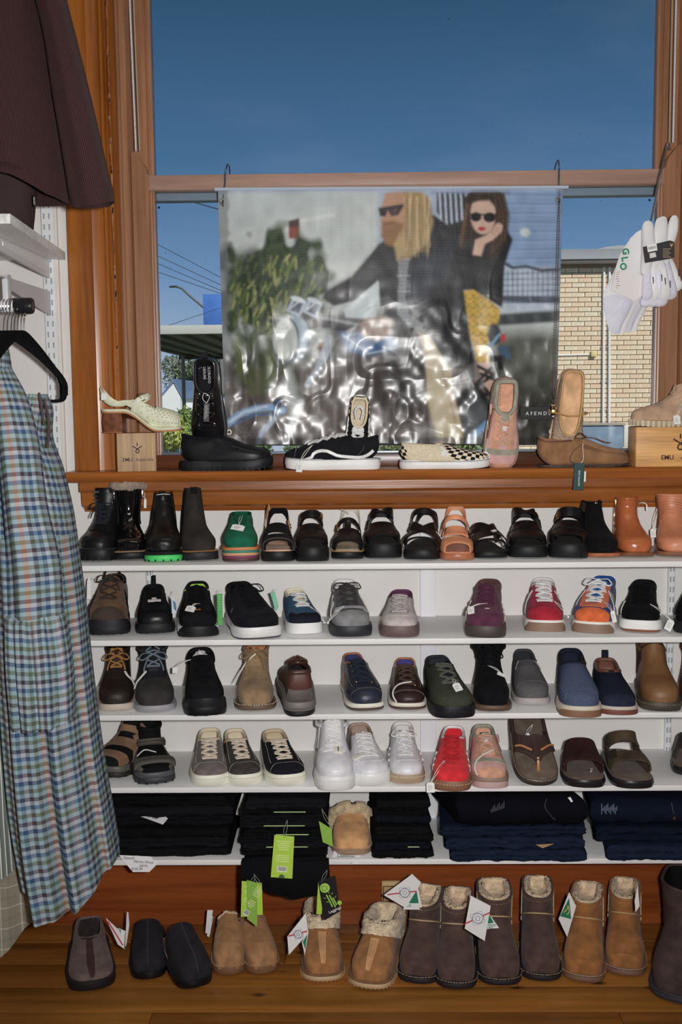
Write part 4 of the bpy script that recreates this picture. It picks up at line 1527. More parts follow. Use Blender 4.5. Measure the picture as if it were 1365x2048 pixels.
 def lugs(self,n,h,m,off=.0015,w=.006,name='tread',z=0.0):
  P,pp = self.outline(off,160)
  d = np.r_[0,np.cumsum(np.linalg.norm(np.roll(P,-1,0) - P,axis=1))]
  b = MB()
  c = P.mean(0)
  for i in range(n):
   j = int(np.searchsorted(d,d[-1] * i / n)) % len(P)
   T = P[(j + 1) % len(P)] - P[j - 1]
   T /= np.linalg.norm(T) + 1e-9
   Nn = np.array([-T[1],T[0]])
   if (P[j] - c) @ Nn < 0:
    Nn = -Nn
   M = np.eye(4)
   M[:2,0] = T
   M[:2,1] = Nn
   M[:2,3] = P[j]
   zz = z + .004 * np.clip((pp[j] - .7) / .3,0,1) ** 2
   b.box((-w / 2,-.006,zz),(w / 2,.0012,zz + h),0,M)
  o = self.add(b,name,m,smooth=False)
  o['kind'] = 'stuff'
  return self
 def stitches(self,z,m,off=.0022,n=70,p_min=.35,spring=.004,top=False,name='welt_stitching'):
  P,pp = self.outline(off if not top else off - .003,160)
  d = np.r_[0,np.cumsum(np.linalg.norm(np.roll(P,-1,0) - P,axis=1))]
  b = MB()
  for i in range(n):
   j = int(np.searchsorted(d,d[-1] * i / n)) % len(P)
   if pp[j] < p_min:
    continue
   zz = z + spring * np.clip((pp[j] - .7) / .3,0,1) ** 2
   a,c = P[j],P[(j + 2) % len(P)]
   b.tube([(a[0],a[1],zz),(c[0],c[1],zz)],.0006,5)
  o = self.add(b,name,m)
  o['kind'] = 'stuff'
  return self
 def tongue(self,m,s0=.55,tip=(.37,.099),w=.44,name='tongue',th=.004,tip_z=None):
  T0 = self.mid(np.array([s0,s0 + .15,.86,.95]))
  L = self.L
  z = lambda q: self.lift + q * self.sc * self.H
  c = [(r[0],z(r[1]) + .001) for r in T0] + [(tip[0] + .03,z(tip[1]) - .008),(tip[0],z(tip[1]))]
  C = spline([(0,L / 2 - p * L,q) for p,q in c],18)
  wd = self.W * w / 2 * np.r_[np.linspace(.8,1,12),[1,.99,.95,.86,.68,.36]]
  a = np.linspace(-1,1,11)
  V = np.zeros((18,11,3))
  V[...,0] = wd[:,None] * a + self.cx((L / 2 - C[:,1]) / L)[:,None]
  V[...,1] = C[:,1:2] + .004 * (a ** 2)
  V[...,2] = C[:,2:3] - .006 * a ** 2
  T = np.gradient(C,axis=0)
  T /= np.linalg.norm(T,axis=1)[:,None]
  Nn = np.cross(np.array([1.0,0,0]),T)
  Nn *= np.sign(Nn[:,2:3] + 1e-9)
  b = MB().grid(V + Nn[:,None] * th / 2)
  b.grid(V - Nn[:,None] * th / 2,flip=True)
  e = [i for i in range(11)] + [i * 11 + 10 for i in range(1,18)] + [17 * 11 + i for i in range(9,-1,-1)] + [i * 11 for i in range(16,0,-1)]
  for i in range(len(e)):
   x,y = e[i],e[(i + 1) % len(e)]
   b.f.append((x,y,198 + y,198 + x))
  t_ = self.add(b,name,m)
  self.tongue_tip = V[15,5] + Nn[15] * th
  self.tongue_n = Nn[14]
  return t_
 def eyestay(self,m,s0=.34,s1=.97,inner=(10,16),outer=(40,46),name='eyestay',off=.0018,join=True):
  for sd in (1,-1):
   self.patch([(s0,inner[0] * sd,outer[0] * sd),((s0 + s1) / 2,(inner[0] + inner[1]) / 2 * sd,(outer[0] + outer[1]) / 2 * sd),(s1,inner[1] * sd,outer[1] * sd)],m,name,off,14,6)
  if join:
   self.patch([(s0 - .035,-outer[0] * .8,outer[0] * .8),(s0 + .03,-outer[0],outer[0])],m,'vamp_edge',off,5,12)
  return self
 def laces(self,m,rows=6,s0=.39,s1=.93,phi=(20,26),width=.0062,off=.0045,bow=True,eyelets=None,straight=False,name='laces',round_=False,drop=1.0,th=.0013):
  b = MB()
  ss = np.linspace(s0,s1,rows)
  ps = np.linspace(phi[0],phi[1],rows)
  ds = (s1 - s0) / max(1,rows - 1)
  w = width
  for i in range(rows):
   if i == 0 or straight:
    self.ribbon_mb([(ss[i],-ps[i]),(ss[i],0),(ss[i],ps[i])],w,off,th,12,b)
   if i < rows - 1 and not straight:
    for sd,lf in ((1,.0),(-1,.0016)):
     self.ribbon_mb([(ss[i] + .1 * ds,-ps[i] * sd),((ss[i] + ss[i + 1]) / 2,0),(ss[i + 1] - .05 * ds,ps[i + 1] * sd)],w,off + lf,th,14,b)
  lac = self.add(b,name,m)
  if bow:
   b = MB()
   k = self.pt(np.array([min(1,s1)]),np.array([0.0]),off + .004)[0]
   Nn = self.nrm(np.array([s1]),np.array([0.0]))[0]
   r = .0022
   sc = self.W / .088 * drop
   for sd in (1,-1):
    lp = [k,k + np.array([sd * .010,-.006,.004]) * sc,k + np.array([sd * .024,-.012,.004]) * sc,k + np.array([sd * .031,-.016,-.006]) * sc,k + np.array([sd * .022,-.020,-.008]) * sc,k + np.array([sd * .008,-.010,-.001]) * sc,k]
    b.tube(spline(lp,26),r,6,flat=.6)
    en = [k,k + np.array([sd * .012,-.018,-.006]) * sc,k + np.array([sd * .020,-.034,-.020]) * sc,k + np.array([sd * .022,-.040,-.030]) * sc]
    b.tube(spline(en,16),r * .9,6,flat=.6)
   b.tube([k + np.array([-.005,0,0]),k,k + np.array([.005,0,0])],[.003,.0042,.003],8)
   self.add(b,'bow',m,parent=lac)
  if eyelets is not None:
   b = MB()
   th_ = np.linspace(0,2 * PI,10,endpoint=False)
   for i in range(rows):
    for sd in (1,-1):
     p = self.pt(np.array([ss[i]]),np.array([ps[i] * 1.12 * sd * D2R]),.0024)[0]
     n = self.nrm(np.array([ss[i]]),np.array([ps[i] * 1.12 * sd * D2R]))[0]
     u = np.cross(n,[0,1.0,0.2])
     u /= np.linalg.norm(u)
     v = np.cross(n,u)
     b.tube([p + .0028 * (math.cos(a) * u + math.sin(a) * v) for a in th_],.0008,5,closed=True)
   o = self.add(b,'eyelets',eyelets,parent=lac)
   o['kind'] = 'stuff'
  return self
 def buckle(self,s,phi,w,h,m,name='buckle',off=.005,r=.0014,pin=True):
  p = self.pt(np.array([s]),np.array([phi * D2R]),off)[0]
  n = self.nrm(np.array([s]),np.array([phi * D2R]))[0]
  t = self.pt(np.array([s]),np.array([(phi + 4) * D2R]),off)[0] - p
  t /= np.linalg.norm(t)
  u = np.cross(n,t)
  b = MB()
  c = [(-w,-h),(w,-h),(w,h),(-w,h)]
  pts = []
  for i in range(4):
   x0,y0 = c[i]
   x1,y1 = c[(i + 1) % 4]
   for f in (.12,.5,.88):
    pts.append(p + t * (x0 * (1 - f) + x1 * f) / 2 + u * (y0 * (1 - f) + y1 * f) / 2)
  b.tube(pts,r,6,closed=True)
  if pin:
   b.tube([p - t * w / 2,p + n * .001,p + t * w / 2],r * .7,5)
  return self.add(b,name,m)
 def pull_tab(self,m,s=1.0,w=.012,h=.02,phi=180,name='pull_tab',tilt=0.0):
  p = self.pt(np.array([s]),np.array([phi * D2R]),.001)[0]
  b = MB()
  pts = [p + np.array([0,0,-.010]),p + np.array([0,.001,0]),p + np.array([0,.002 + tilt,h * .7]),p + np.array([0,0,h]),p + np.array([0,-.004,h * .7]),p + np.array([0,-.005,-.004])]
  C = spline(pts,16)
  V = np.stack([C + np.array([-w / 2,0,0]),C + np.array([w / 2,0,0])],1)
  V2 = V + np.array([0,.0012,0])
  b.grid(V)
  b.grid(V2,flip=True)
  n = 32
  for i in range(15):
   for j in (0,1):
    b.f.append((2 * i + j,2 * i + 2 + j,n + 2 * i + 2 + j,n + 2 * i + j))
  return self.add(b,name,m)
 def mark(self,s,phi,w,h,m,name='emblem',off=.0022,rot=0.0,shape='rect',txt=None,parent=None):
  p = self.pt(np.array([s]),np.array([phi * D2R]),off)[0]
  n = self.nrm(np.array([s]),np.array([phi * D2R]))[0]
  ex = np.array([1.0,0,0]) - n * n[0]
  if np.linalg.norm(ex) < .2:
   ex = np.array([0,-1.0,0]) - n * -n[1]
  ex /= np.linalg.norm(ex)
  ey = np.cross(n,ex)
  if ey[2] < 0 and abs(ey[2]) > .3 * abs(ey[1]):
   ex,ey = -ex,-ey
  c_,s_ = math.cos(rot * D2R),math.sin(rot * D2R)
  ex,ey = ex * c_ + ey * s_,ey * c_ - ex * s_
  M = frame(p,ex,ey)
  if txt is not None:
   mb = text_mb(txt,h,M,.0003)
  elif shape == 'rect':
   mb = MB().box((-w / 2,-h / 2,-.002),(w / 2,h / 2,.0006),.0004,M)
  else:
   mb = MB().prism([(x * w / 2,y * h / 2) for x,y in shape],2,-.002,.0006,M)
  return self.add(mb,name,m,parent)
 def world(self,p):
  return np.array((self.o.matrix_basis @ Vector(p))[:])
 def price(self,s0,p0,s1,p1,rot=0.0,size=(.020,.028),off=.007,hang=None,m=None,lines=True,short=None,string=True):
  """a small price tag tied to the shoe"""
  price_tag(self,s0,p0,s1,p1,rot,size,off,hang,m,lines,short,string)
  return self
PAPER = mat((206,204,200),.7)
STRING = mat((200,196,192),.8)
INK = mat((96,94,98),.8)
TAG_GROUP = 'small price tags tied to the footwear'
def price_tag(sh,s0,p0,s1,p1,rot,size,off,hang,m,lines,short,string):
 a = sh.pt(np.array([s0]),np.array([p0 * D2R]),.004)[0]
 c = sh.pt(np.array([s1]),np.array([p1 * D2R]),off)[0]
 n = sh.nrm(np.array([s1]),np.array([p1 * D2R]))[0]
 a,c = sh.world(a),sh.world(c)
 R = np.array(sh.o.matrix_basis.to_3x3())
 n = R @ n
 if hang is not None:
  c = c + np.array(hang)
  n = np.array([0.1,-.95,.28])
 n = n * .6 + np.array([0,-.4,.1])
 n /= np.linalg.norm(n)
 ex = np.cross([0,0,1.0],n)
 ex /= np.linalg.norm(ex)
 ey = np.cross(n,ex)
 r = rot * D2R
 ex,ey = ex * math.cos(r) + ey * math.sin(r),ey * math.cos(r) - ex * math.sin(r)
 w,h = size
 top = c + ey * h * .42
 o = thing('price_tag','small white price tag tied to the ' + (short or sh.short),'tag',tuple(c),0,TAG_GROUP)
 M = frame(np.zeros(3),ex,ey)
 b = MB().prism([(-w / 2,-h / 2),(w / 2,-h / 2),(w / 2,h * .34),(w * .28,h / 2),(-w * .28,h / 2),(-w / 2,h * .34)],2,-.0006,.0006,M)
 card = b.build('card',m or PAPER,o,smooth=False)
 if lines:
  b = MB()
  for i in range(3):
   x0 = -w * .32
   ln = w * random.uniform(.35,.62)
   y = h * (.12 - .17 * i)
   b.box((x0,y,.0006),(x0 + ln,y + h * .035,.0009),0,M)
  k = b.build('price_lines',INK,card,smooth=False)
  k['kind'] = 'stuff'
 if string:
  d = (a + top) / 2 + np.array([0,-.006,.004])
  b = MB()
  e = np.array([.0012,0,0])
  pts1 = spline(np.array([a,d + e * 2,top]) - c,14)
  pts2 = spline(np.array([a,d - e * 3,top]) - c,14)
  b.tube(pts1,.0007,5)
  b.tube(pts2,.0007,5)
  b.build('string',STRING,o)
 return o
# ------------------------------------------------------------------ footwear on the shelves
Z1,Z2,Z3,Z4,Z5 = SH
PXM = .00108
def M_(c,kind='suede',rough=None,**kw):
 r = {'suede': .92,'leather': .38,'canvas': .92,'knit': .92,'rubber': .55,'patent': .12,'plain': .6,'fabric': .9,'fleece': .95,'denim': .95}.get(kind,.6) if rough is None else rough
 return mat(c,r,{'rubber': 'plain'}.get(kind,kind),**kw)
BLK = (24,24,28)
BK = M_(BLK,'leather')
BKS = M_((26,26,30),'suede')
BKR = M_((25,25,28),'rubber',.5)
CHROME = mat((190,190,194),.2,metal=1.0)
BRASS = mat((186,150,90),.25,metal=1.0)
WLACE = M_((222,220,216),'canvas')
G1,G2,G3,G4 = ('footwear lined up on the topmost shelf','trainers lined up on the second shelf','footwear lined up on the third shelf','footwear lined up on the fourth shelf')
# a: combat boot
s = Shoe('black leather lace-up combat boot with hooks, first on the topmost shelf',188,1124,Z1,-16,.245,.080,lambda h: BOOT(h,.78),.022,name='ankle_boot',cat='boot',group=G1,top=974,short='black combat boot with hooks')
s.layer(0,.024,.003,BKR,'sole',bulge=.001)
s.lugs(34,.010,M_((14,14,16),'rubber'),.004,.005)
s.layer(.024,.0275,.0035,M_((44,42,40),'leather'),'welt')
s.upper(BK,M_((30,30,34),'leather'),BK,cr=.003)
s.patch([(.0,-179.9,179.9),(.05,-150,150),(.16,-130,130),(.24,-96,96)],BK,'toe_cap',.0012)
s.tongue(BK,.5,(.43,.165 * s.fitted / .17),.5)
s.eyestay(BK,.42,.99,(14,20),(44,60))
s.laces(M_((38,40,46),'canvas'),5,.46,.74,(20,26),.006,bow=True)
b = MB()
for i in range(4):
 for sd in (1,-1):
  p = s.pt(np.array([.77 + .062 * i]),np.array([(27 + i * 3) * sd * D2R]),.003)[0]
  b.tube([p,p + np.array([sd * .002,-.004,.0]),p + np.array([sd * .004,-.005,.004])],[.0026,.002,.0028],7)
s.add(b,'lace_hooks',CHROME)
# b: patent boot with fur
s = Shoe('glossy black patent boot with spotted fur cuff and side zips',267,1119,Z1,2,.235,.079,lambda h: BOOT(h,.92,.03),.018,name='ankle_boot',cat='boot',group=G1,top=968,short='patent boot with fur cuff')
s.layer(0,.016,.0025,BKR)
s.layer(.016,.0185,.003,M_((168,138,100),'leather'),'welt')
s.upper(M_((16,16,18),'patent'),M_((120,104,90),'fleece'),None)
ph2 = np.arange(48) / 48 * 2 * PI
fm = M_((150,132,118),'fleece',c2=None)
s.add(s.fluff(s.pt(np.full(48,1.0),ph2,.001),.0095),'fur_cuff',mat((142,126,112),.95,'fleece',scale=.45),angle=180)
s.ribbon([(.55,6),(.75,4),(.97,2)],.002,M_((12,12,14),'patent'),'centre_seam',.001)
for sd in (1,-1):
 s.ribbon([(.62,66 * sd),(.8,62 * sd),(.98,60 * sd)],.005,M_((30,30,32),'canvas'),'zip')
 p = s.pt(np.array([.95]),np.array([60 * sd * D2R]),.004)[0]
 s.add(MB().box(p + [-.0015,-.003,-.020],p + [.0015,-.001,.001],.0006),'zip_pull',CHROME)
 s.mark(.66,3 * sd,.003,.003,CHROME,'stud')
s.price(.95,62,.95,66,hang=(.004,-.012,-.03),lines=False,size=(.006,.022))
# c: chelsea with green sole
s = Shoe('black chelsea boot with bright green sole on the topmost shelf',327,1126,Z1,-1,.24,.083,lambda h: BOOT(h,.52),.022,name='chelsea_boot',cat='boot',group=G1,top=983,short='green-soled chelsea boot')
s.layer(0,.0135,.002,M_((52,178,84),'rubber',.5),'sole',label='bright green rubber outsole')
s.lugs(30,.004,M_((18,40,24),'rubber'),.003,.003)
s.layer(.0135,.021,.0025,BKR,'midsole')
s.upper(M_((28,27,28),'leather',.33),M_((40,38,38)),M_((28,27,28),'leather'))
for sd in (1,-1):
 s.patch([(.60,60 * sd,96 * sd),(.78,58 * sd,112 * sd),(.99,52 * sd,124 * sd)],M_((36,35,37),'canvas'),'elastic_gore',.0012)
s.patch([(.0,-179.9,179.9),(.05,-150,150),(.2,-150,150),(.42,-60,60)],M_((28,27,28),'leather',.3),'vamp',.001)
t_ = s.pull_tab(M_((30,30,32),'canvas'),1.0,.017,.016,180)
t_ = s.pull_tab(M_((30,30,32),'canvas'),1.0,.015,.007,0)
s.mark(.985,8,.012,.006,M_((150,150,152),'plain'),'print',.003,txt='B G')
s.ribbon([(.97,30),(.99,4),(.97,-24)],.0016,STRING,'tag_loop',.006)
# d: brown-black chelsea
s = Shoe('dark charcoal nubuck chelsea boot with tan welt and lettered pull tab',404,1123,Z1,8,.24,.080,lambda h: BOOT(h,.50),.018,name='chelsea_boot',cat='boot',group=G1,top=975,short='charcoal nubuck chelsea boot')
s.layer(0,.018,.0025,M_((38,36,38),'rubber'))
s.lugs(28,.004,M_((22,22,24),'rubber'),.003,.003)
s.layer(.018,.0205,.003,M_((164,108,56),'leather'),'welt',label='tan leather welt')
s.upper(M_((48,44,42),'suede'),M_((38,34,34)),M_((48,44,42),'suede'))
for sd in (1,-1):
 s.patch([(.60,60 * sd,96 * sd),(.78,56 * sd,112 * sd),(.99,50 * sd,124 * sd)],M_((32,32,34),'canvas'),'elastic_gore',.0012)
s.pull_tab(M_((26,26,28),'canvas'),1.0,.019,.020,180)
s.pull_tab(M_((26,26,28),'canvas'),1.0,.017,.006,0)
p = s.pt(np.array([1.0]),np.array([PI]),.003)[0] + np.array([0,-.0058,.009])
s.add(text_mb('Django',.0066,frame(p,(0,.1,1),(-1,0,0)),.0003),'lettering',M_((226,224,222),'plain'),smooth=False)
# e: green suede, striped sole
s = Shoe('emerald green suede lace-up shoe with striped platform sole',482,1126,Z1,0,.235,.081,LOW,.030,name='lace_up_shoe',group=G1,top=1025,tip=(.41,.100),short='emerald green suede shoe')
GR = M_((16,92,68),'suede')
for z0,z1_,c,nm in ((0,.006,(66,42,40),'sole'),(.006,.0125,(104,44,72),'sole_stripe'),(.0125,.0185,(178,136,92),'sole_stripe'),(.0185,.0245,(40,112,98),'sole_stripe'),(.0245,.031,(176,108,56),'welt')):
 s.layer(z0,z1_,.0015 if nm != 'welt' else .0022,M_(c,'rubber'),nm,bulge=.0004)
s.upper(GR,M_((30,70,56)),GR)
s.tongue(GR,.5,s.tip,.5)
s.eyestay(GR,.36,.97,(12,16),(42,50))
s.patch([(.0,-179.9,179.9),(.05,-150,150),(.16,-135,135),(.25,-70,70)],GR,'toe_cap',.001)
s.laces(M_((12,72,54),'canvas'),4,.5,.9,(16,22),.006,bow=False)
s.price(.9,10,.38,-6,rot=-14,size=(.030,.017),lines=True)
def sandal(label,px,py,yaw,L,wpx,sole,foot,short=None,sole_h=.022,st=None,toe=None,group=G1,z=None,name='sandal',nfoot=FOOTW,top=None,heelrise=0.0,cat='sandal'):
 s = Shoe(label,px,py,Z1 if z is None else z,yaw,L,wpx * PXM,st or SAND(.12),sole_h - .004,name=name,cat=cat,group=group,foot=nfoot,short=short,top=top)
 s.layer(0,sole_h,.0015,sole)
 s.layer(sole_h - .003,sole_h + .003,-.0035,foot,'footbed',bulge=.002)
 return s
TAN = M_((196,128,90),'leather')
TANF = M_((214,158,124),'suede')
BLF = M_((40,36,36),'suede')
# f: black with tan footbed
s = sandal('black suede sandal with tan footbed and tan ankle strap',556,1126,0,.225,68,BKR,TANF,'black sandal with tan footbed')
s.patch([(.21,-100,100),(.36,-104,104)],BKS,'front_strap',.002)
s.patch([(.42,-96,96),(.56,-98,98)],BKS,'instep_panel',.003)
s.ribbon([(.24,-98),(.225,0),(.24,98)],.004,M_((60,56,56)),'edge_piping',.0035)
TN2 = M_((178,136,92),'leather')
s.ribbon([(.55,-92),(.72,-70),(.9,-58),(.99,-40)],.014,TN2,'ankle_strap',.003)
s.ribbon([(.55,94),(.62,72),(.66,58)],.014,TN2,'ankle_strap',.004)
for k in range(2):
 s.mark(.60 + .03 * k,72 - 4 * k,.004,.004,BK,'hole',.0068)
s.ribbon([(.55,90),(.8,120),(.92,180),(.8,240),(.55,270)],.015,BKS,'heel_strap',.001,n=40)
# g
s = sandal('black strappy sandal with three cross bands beside the tan-footbed sandal',625,1126,1,.225,68,BKR,BLF,sole_h=.029)
for a,b2 in ((.20,.285),(.315,.39),(.42,.50)):
 s.patch([(a,-102,102),(b2,-102,102)],BK,'cross_band',.002)
s.patch([(.60,-76,76),(.70,-72,72)],BK,'ankle_strap',.003)
s.ribbon([(.62,80),(.75,120),(.86,180),(.75,240),(.62,280)],.013,BK,'heel_strap',.001,n=40)
s.buckle(.66,48,.012,.014,BRASS)
# h
s = sandal('black leather sandal with pale-lined heel strap and narrow toe bands',694,1121,-2,.225,66,BKR,M_((196,178,150),'leather'),sole_h=.017)
s.layer(.015,.0185,.0022,M_((150,120,82),'leather'),'welt')
for a,b2,w in ((.20,.24,102),(.27,.31,102),(.345,.41,102)):
 s.patch([(a,-w,w),(b2,-w,w)],BK,'toe_band',.002)
s.patch([(.21,-9,9),(.4,-10,10),(.62,-12,12)],BK,'centre_strap',.0035)
s.patch([(.40,-100,100),(.50,-92,92)],BK,'instep_band',.002)
s.ribbon([(.58,-84),(.64,0),(.58,84)],.011,BK,'ankle_strap',.003)
s.ribbon([(.58,80),(.80,112),(.97,180),(.80,248),(.58,280)],.013,M_((190,184,172),'leather'),'heel_strap',.001,n=40,label='heel strap showing its pale lining')
s.buckle(.6,-64,.010,.013,BRASS)
s.ribbon([(.7,4),(.85,2),(.99,-20)],.0012,STRING,'tag_loop',.012)
# i
s = sandal('black chunky-soled sandal with high wide straps, in the middle of the topmost shelf',768,1119,3,.23,76,BKR,BLF,sole_h=.030,top=1026,st=lambda h: SAND(h))
s.patch([(.21,-102,102),(.36,-102,102)],BK,'front_strap',.002)
s.patch([(.37,-98,98),(.52,-98,98)],BK,'instep_panel',.003)
s.ribbon([(.53,-90),(.72,-60),(.93,0),(.97,40),(.8,96),(.6,100)],.021,BK,'ankle_strap',.002,n=34)
s.ribbon([(.60,90),(.78,120),(.9,180),(.78,240),(.55,270)],.014,BK,'heel_strap',.001,n=40)
s.buckle(.60,-76,.014,.018,BKR)
# j
s = sandal('black criss-cross strap sandal next to the tan sandal',841,1122,-4,.225,74,BKR,BLF,sole_h=.021)
s.ribbon([(.24,-100),(.34,-40),(.48,30),(.62,86)],.024,BK,'cross_strap',.002)
s.ribbon([(.24,100),(.34,40),(.48,-30),(.62,-86)],.024,BK,'cross_strap',.0042)
s.ribbon([(.22,-100),(.22,0),(.22,100)],.006,BK,'toe_band',.002)
s.ribbon([(.62,-80),(.74,-30),(.74,30),(.62,80)],.015,BK,'ankle_strap',.004)
s.ribbon([(.62,80),(.76,120),(.88,180),(.76,240),(.62,280)],.013,BK,'heel_strap',.001,n=40)
s.mark(.62,-66,.004,.005,BRASS,'buckle',.006)
# k
s = sandal('tan leather sandal with ankle strap among black sandals',915,1123,2,.225,70,M_((150,88,58),'leather'),M_((196,130,96),'leather'),'tan leather sandal',sole_h=.014)
s.patch([(.19,-102,102),(.345,-102,102)],TAN,'front_strap',.002)
s.patch([(.40,-46,46),(.54,-38,38)],TAN,'instep_tongue',.0025)
s.ribbon([(.60,-84),(.66,-30),(.66,20),(.60,78)],.012,TAN,'ankle_strap',.006)
s.ribbon([(.56,84),(.80,112),(.975,180),(.80,248),(.56,276)],.012,TAN,'heel_strap',.001,n=40)
s.buckle(.63,-58,.013,.015,M_((150,90,60),'leather'))
# l
s = sandal('low black slide sandal with crossed straps, to one side of the tan sandal',985,1119,10,.225,72,BKR,BLF,sole_h=.014,st=SAND(.105))
s.ribbon([(.26,-100),(.36,-30),(.50,40),(.60,92)],.036,BK,'cross_strap',.002)
s.ribbon([(.28,100),(.40,40),(.52,-30),(.56,-92)],.032,BK,'cross_strap',.0042)
s.patch([(.235,-100,100),(.27,-100,100)],BK,'toe_band',.002)
s.ribbon([(.40,12),(.44,28)],.008,STRING,'label_glint',.006)
# m
s = sandal('black platform sandal with a high slanting ankle strap',1058,1118,4,.23,80,BKR,BLF,sole_h=.024,top=1022,st=lambda h: SAND(h))
s.patch([(.20,-102,102),(.40,-102,102)],BK,'front_strap',.002)
s.patch([(.42,-98,98),(.56,-98,98)],BK,'instep_panel',.003)
s.ribbon([(.55,90),(.75,50),(.96,-8),(.95,-60),(.75,-100)],.022,BK,'ankle_strap',.002,n=34)
s.ribbon([(.60,90),(.78,120),(.9,180),(.78,240),(.6,270)],.014,BK,'heel_strap',.001,n=40)
s.buckle(.62,74,.014,.018,BKR)
# n
s = sandal('black double-buckle platform sandal beside the black suede boot',1134,1119,-3,.23,80,BKR,BLF,sole_h=.029)
s.patch([(.20,-102,102),(.34,-104,104)],BK,'front_strap',.002)
s.patch([(.36,-102,102),(.50,-100,100)],BK,'second_strap',.003)
s.patch([(.56,-84,84),(.72,-80,80)],BK,'ankle_strap',.004)
s.ribbon([(.62,80),(.76,120),(.88,180),(.76,240),(.62,280)],.015,BK,'heel_strap',.001,n=40)
s.buckle(.62,-56,.016,.018,BRASS)
# o
s = Shoe('black suede ankle boot with thin brown sole',1211,1117,Z1,14,.245,.078,lambda h: BOOT(h,.58,.02),.010,name='ankle_boot',cat='boot',group=G1,top=1000)
s.layer(0,.008,.0025,M_((150,88,56),'leather',.4),label='thin brown leather sole')
s.upper(M_((22,21,24),'suede'),M_((40,30,28)),M_((22,21,24),'suede'))
s.patch([(.62,-56,-100),(.8,-58,-112),(.99,-54,-120)],M_((70,46,36),'canvas'),'elastic_gore',.001)
s.pull_tab(M_((24,24,26),'canvas'),1.0,.016,.012,180)
s.mark(.985,4,.005,.004,CHROME,'stud',.002)
# p
s = Shoe('tan polished leather ankle boot with brass side zip',1272,1113,Z1,13,.25,.080,lambda h: BOOT(h,.66,.03),.010,name='ankle_boot',cat='boot',group=G1,top=993,short='polished tan ankle boot')
s.layer(0,.008,.0025,M_((110,66,38),'leather',.35))
TL = M_((158,84,42),'leather',.25)
s.upper(TL,M_((120,72,50)),TL)
s.patch([(.0,-179.9,179.9),(.05,-150,150),(.2,-150,150),(.44,-58,58),(.62,-50,50)],TL,'vamp',.001)
s.seam([(.42,58),(.62,50),(.8,70),(.98,88)],M_((190,130,84)),(1,))
s.ribbon([(.58,-76),(.78,-72),(.985,-66)],.006,M_((92,62,36),'canvas'),'zip')
s.ribbon([(.58,-76),(.78,-72),(.985,-66)],.0022,BRASS,'zip_teeth',.003)
p = s.pt(np.array([.97]),np.array([-66 * D2R]),.004)[0]
s.add(MB().box(p + [-.002,-.004,-.018],p + [.002,-.002,.002],.0008),'zip_pull',BRASS)
s.price(.9,60,.88,64,hang=(.012,-.01,-.006),size=(.003,.014),lines=False)
# q
s = Shoe('tan soft leather boot with scrunched creases, last on the topmost shelf',1349,1111,Z1,8,.25,.088,lambda h: BOOT(h,.92,.02),.010,name='ankle_boot',cat='boot',group=G1,top=986,short='scrunched tan boot')
s.layer(0,.009,.0025,M_((120,78,52),'leather',.35))
TQ = M_((178,112,78),'leather',.42)
s.upper(TQ,M_((140,90,66)),TQ)
for i in range(6):
 a = .58 + i * .06
 s.ribbon([(a,-70),(a + .02,-20),(a - .015,25),(a + .01,70)],[.001,.008,.006,.001],TQ,'crease',-.0008,.0024)
s.ribbon([(.60,-84),(.78,-80),(.97,-74)],.005,M_((80,50,36),'canvas'),'zip')
s.price(.8,-72,.6,-84,hang=(-.010,-.02,-.012),size=(.013,.020))
def sneaker(label,px,py,z,yaw,L,wpx,top,sole,up,lining,lace=None,tongue=None,stay=None,group=G2,short=None,st=LOW,foam=None,lift=.016,tip=(.37,.099),rows=6,bow=False,lw=.006,toecap=None,heel=None,eyelet=None,collar=None,phi=(20,26),s0=.39,s1=.92,cr=.004,tw=.46,bend=.06,dip=.012,side=1,H=1.0,straight=False,foot=FOOTP,name='sneaker',cat='shoe',anchor='toe',stay_phi=(42,52),stay_s0=.34):
 """sole: list of (z0, z1, offset, material, part name)"""
 s = Shoe(label,px,py,z,yaw,L,wpx * PXM,st,lift,H,bend,name,cat,group,foot,dip,anchor,top=top,tip=tip,short=short,side=side)
 for q in sole:
  s.layer(q[0],q[1],q[2],q[3],q[4] if len(q) > 4 else 'sole')
 s.upper(up,lining,collar or lining,cr=cr)
 if toecap is not None:
  s.patch([(.0,-179.9,179.9),(.05,-150,150),(toecap[1] * .6,-140,140),(toecap[1],-toecap[2],toecap[2])],toecap[0],'toe_cap',.0012)
 if heel is not None:
  for sd in (1,-1):
   s.patch([(.62,104 * sd,128 * sd),(.8,92 * sd,150 * sd),(.97,100 * sd,180 * sd)],heel,'heel_counter',.0014)
 if stay is not None:
  s.eyestay(stay,stay_s0,.97,(10,15),stay_phi)
 if tongue is not None:
  s.tongue(tongue,.5,tip,tw)
 if lace is not None:
  s.laces(lace,rows,s0,s1,phi,lw,bow=bow,eyelets=eyelet,straight=straight)
 return s
WR = M_((214,214,220),'rubber',.45)
CREAM = M_((214,206,188),'rubber',.5)
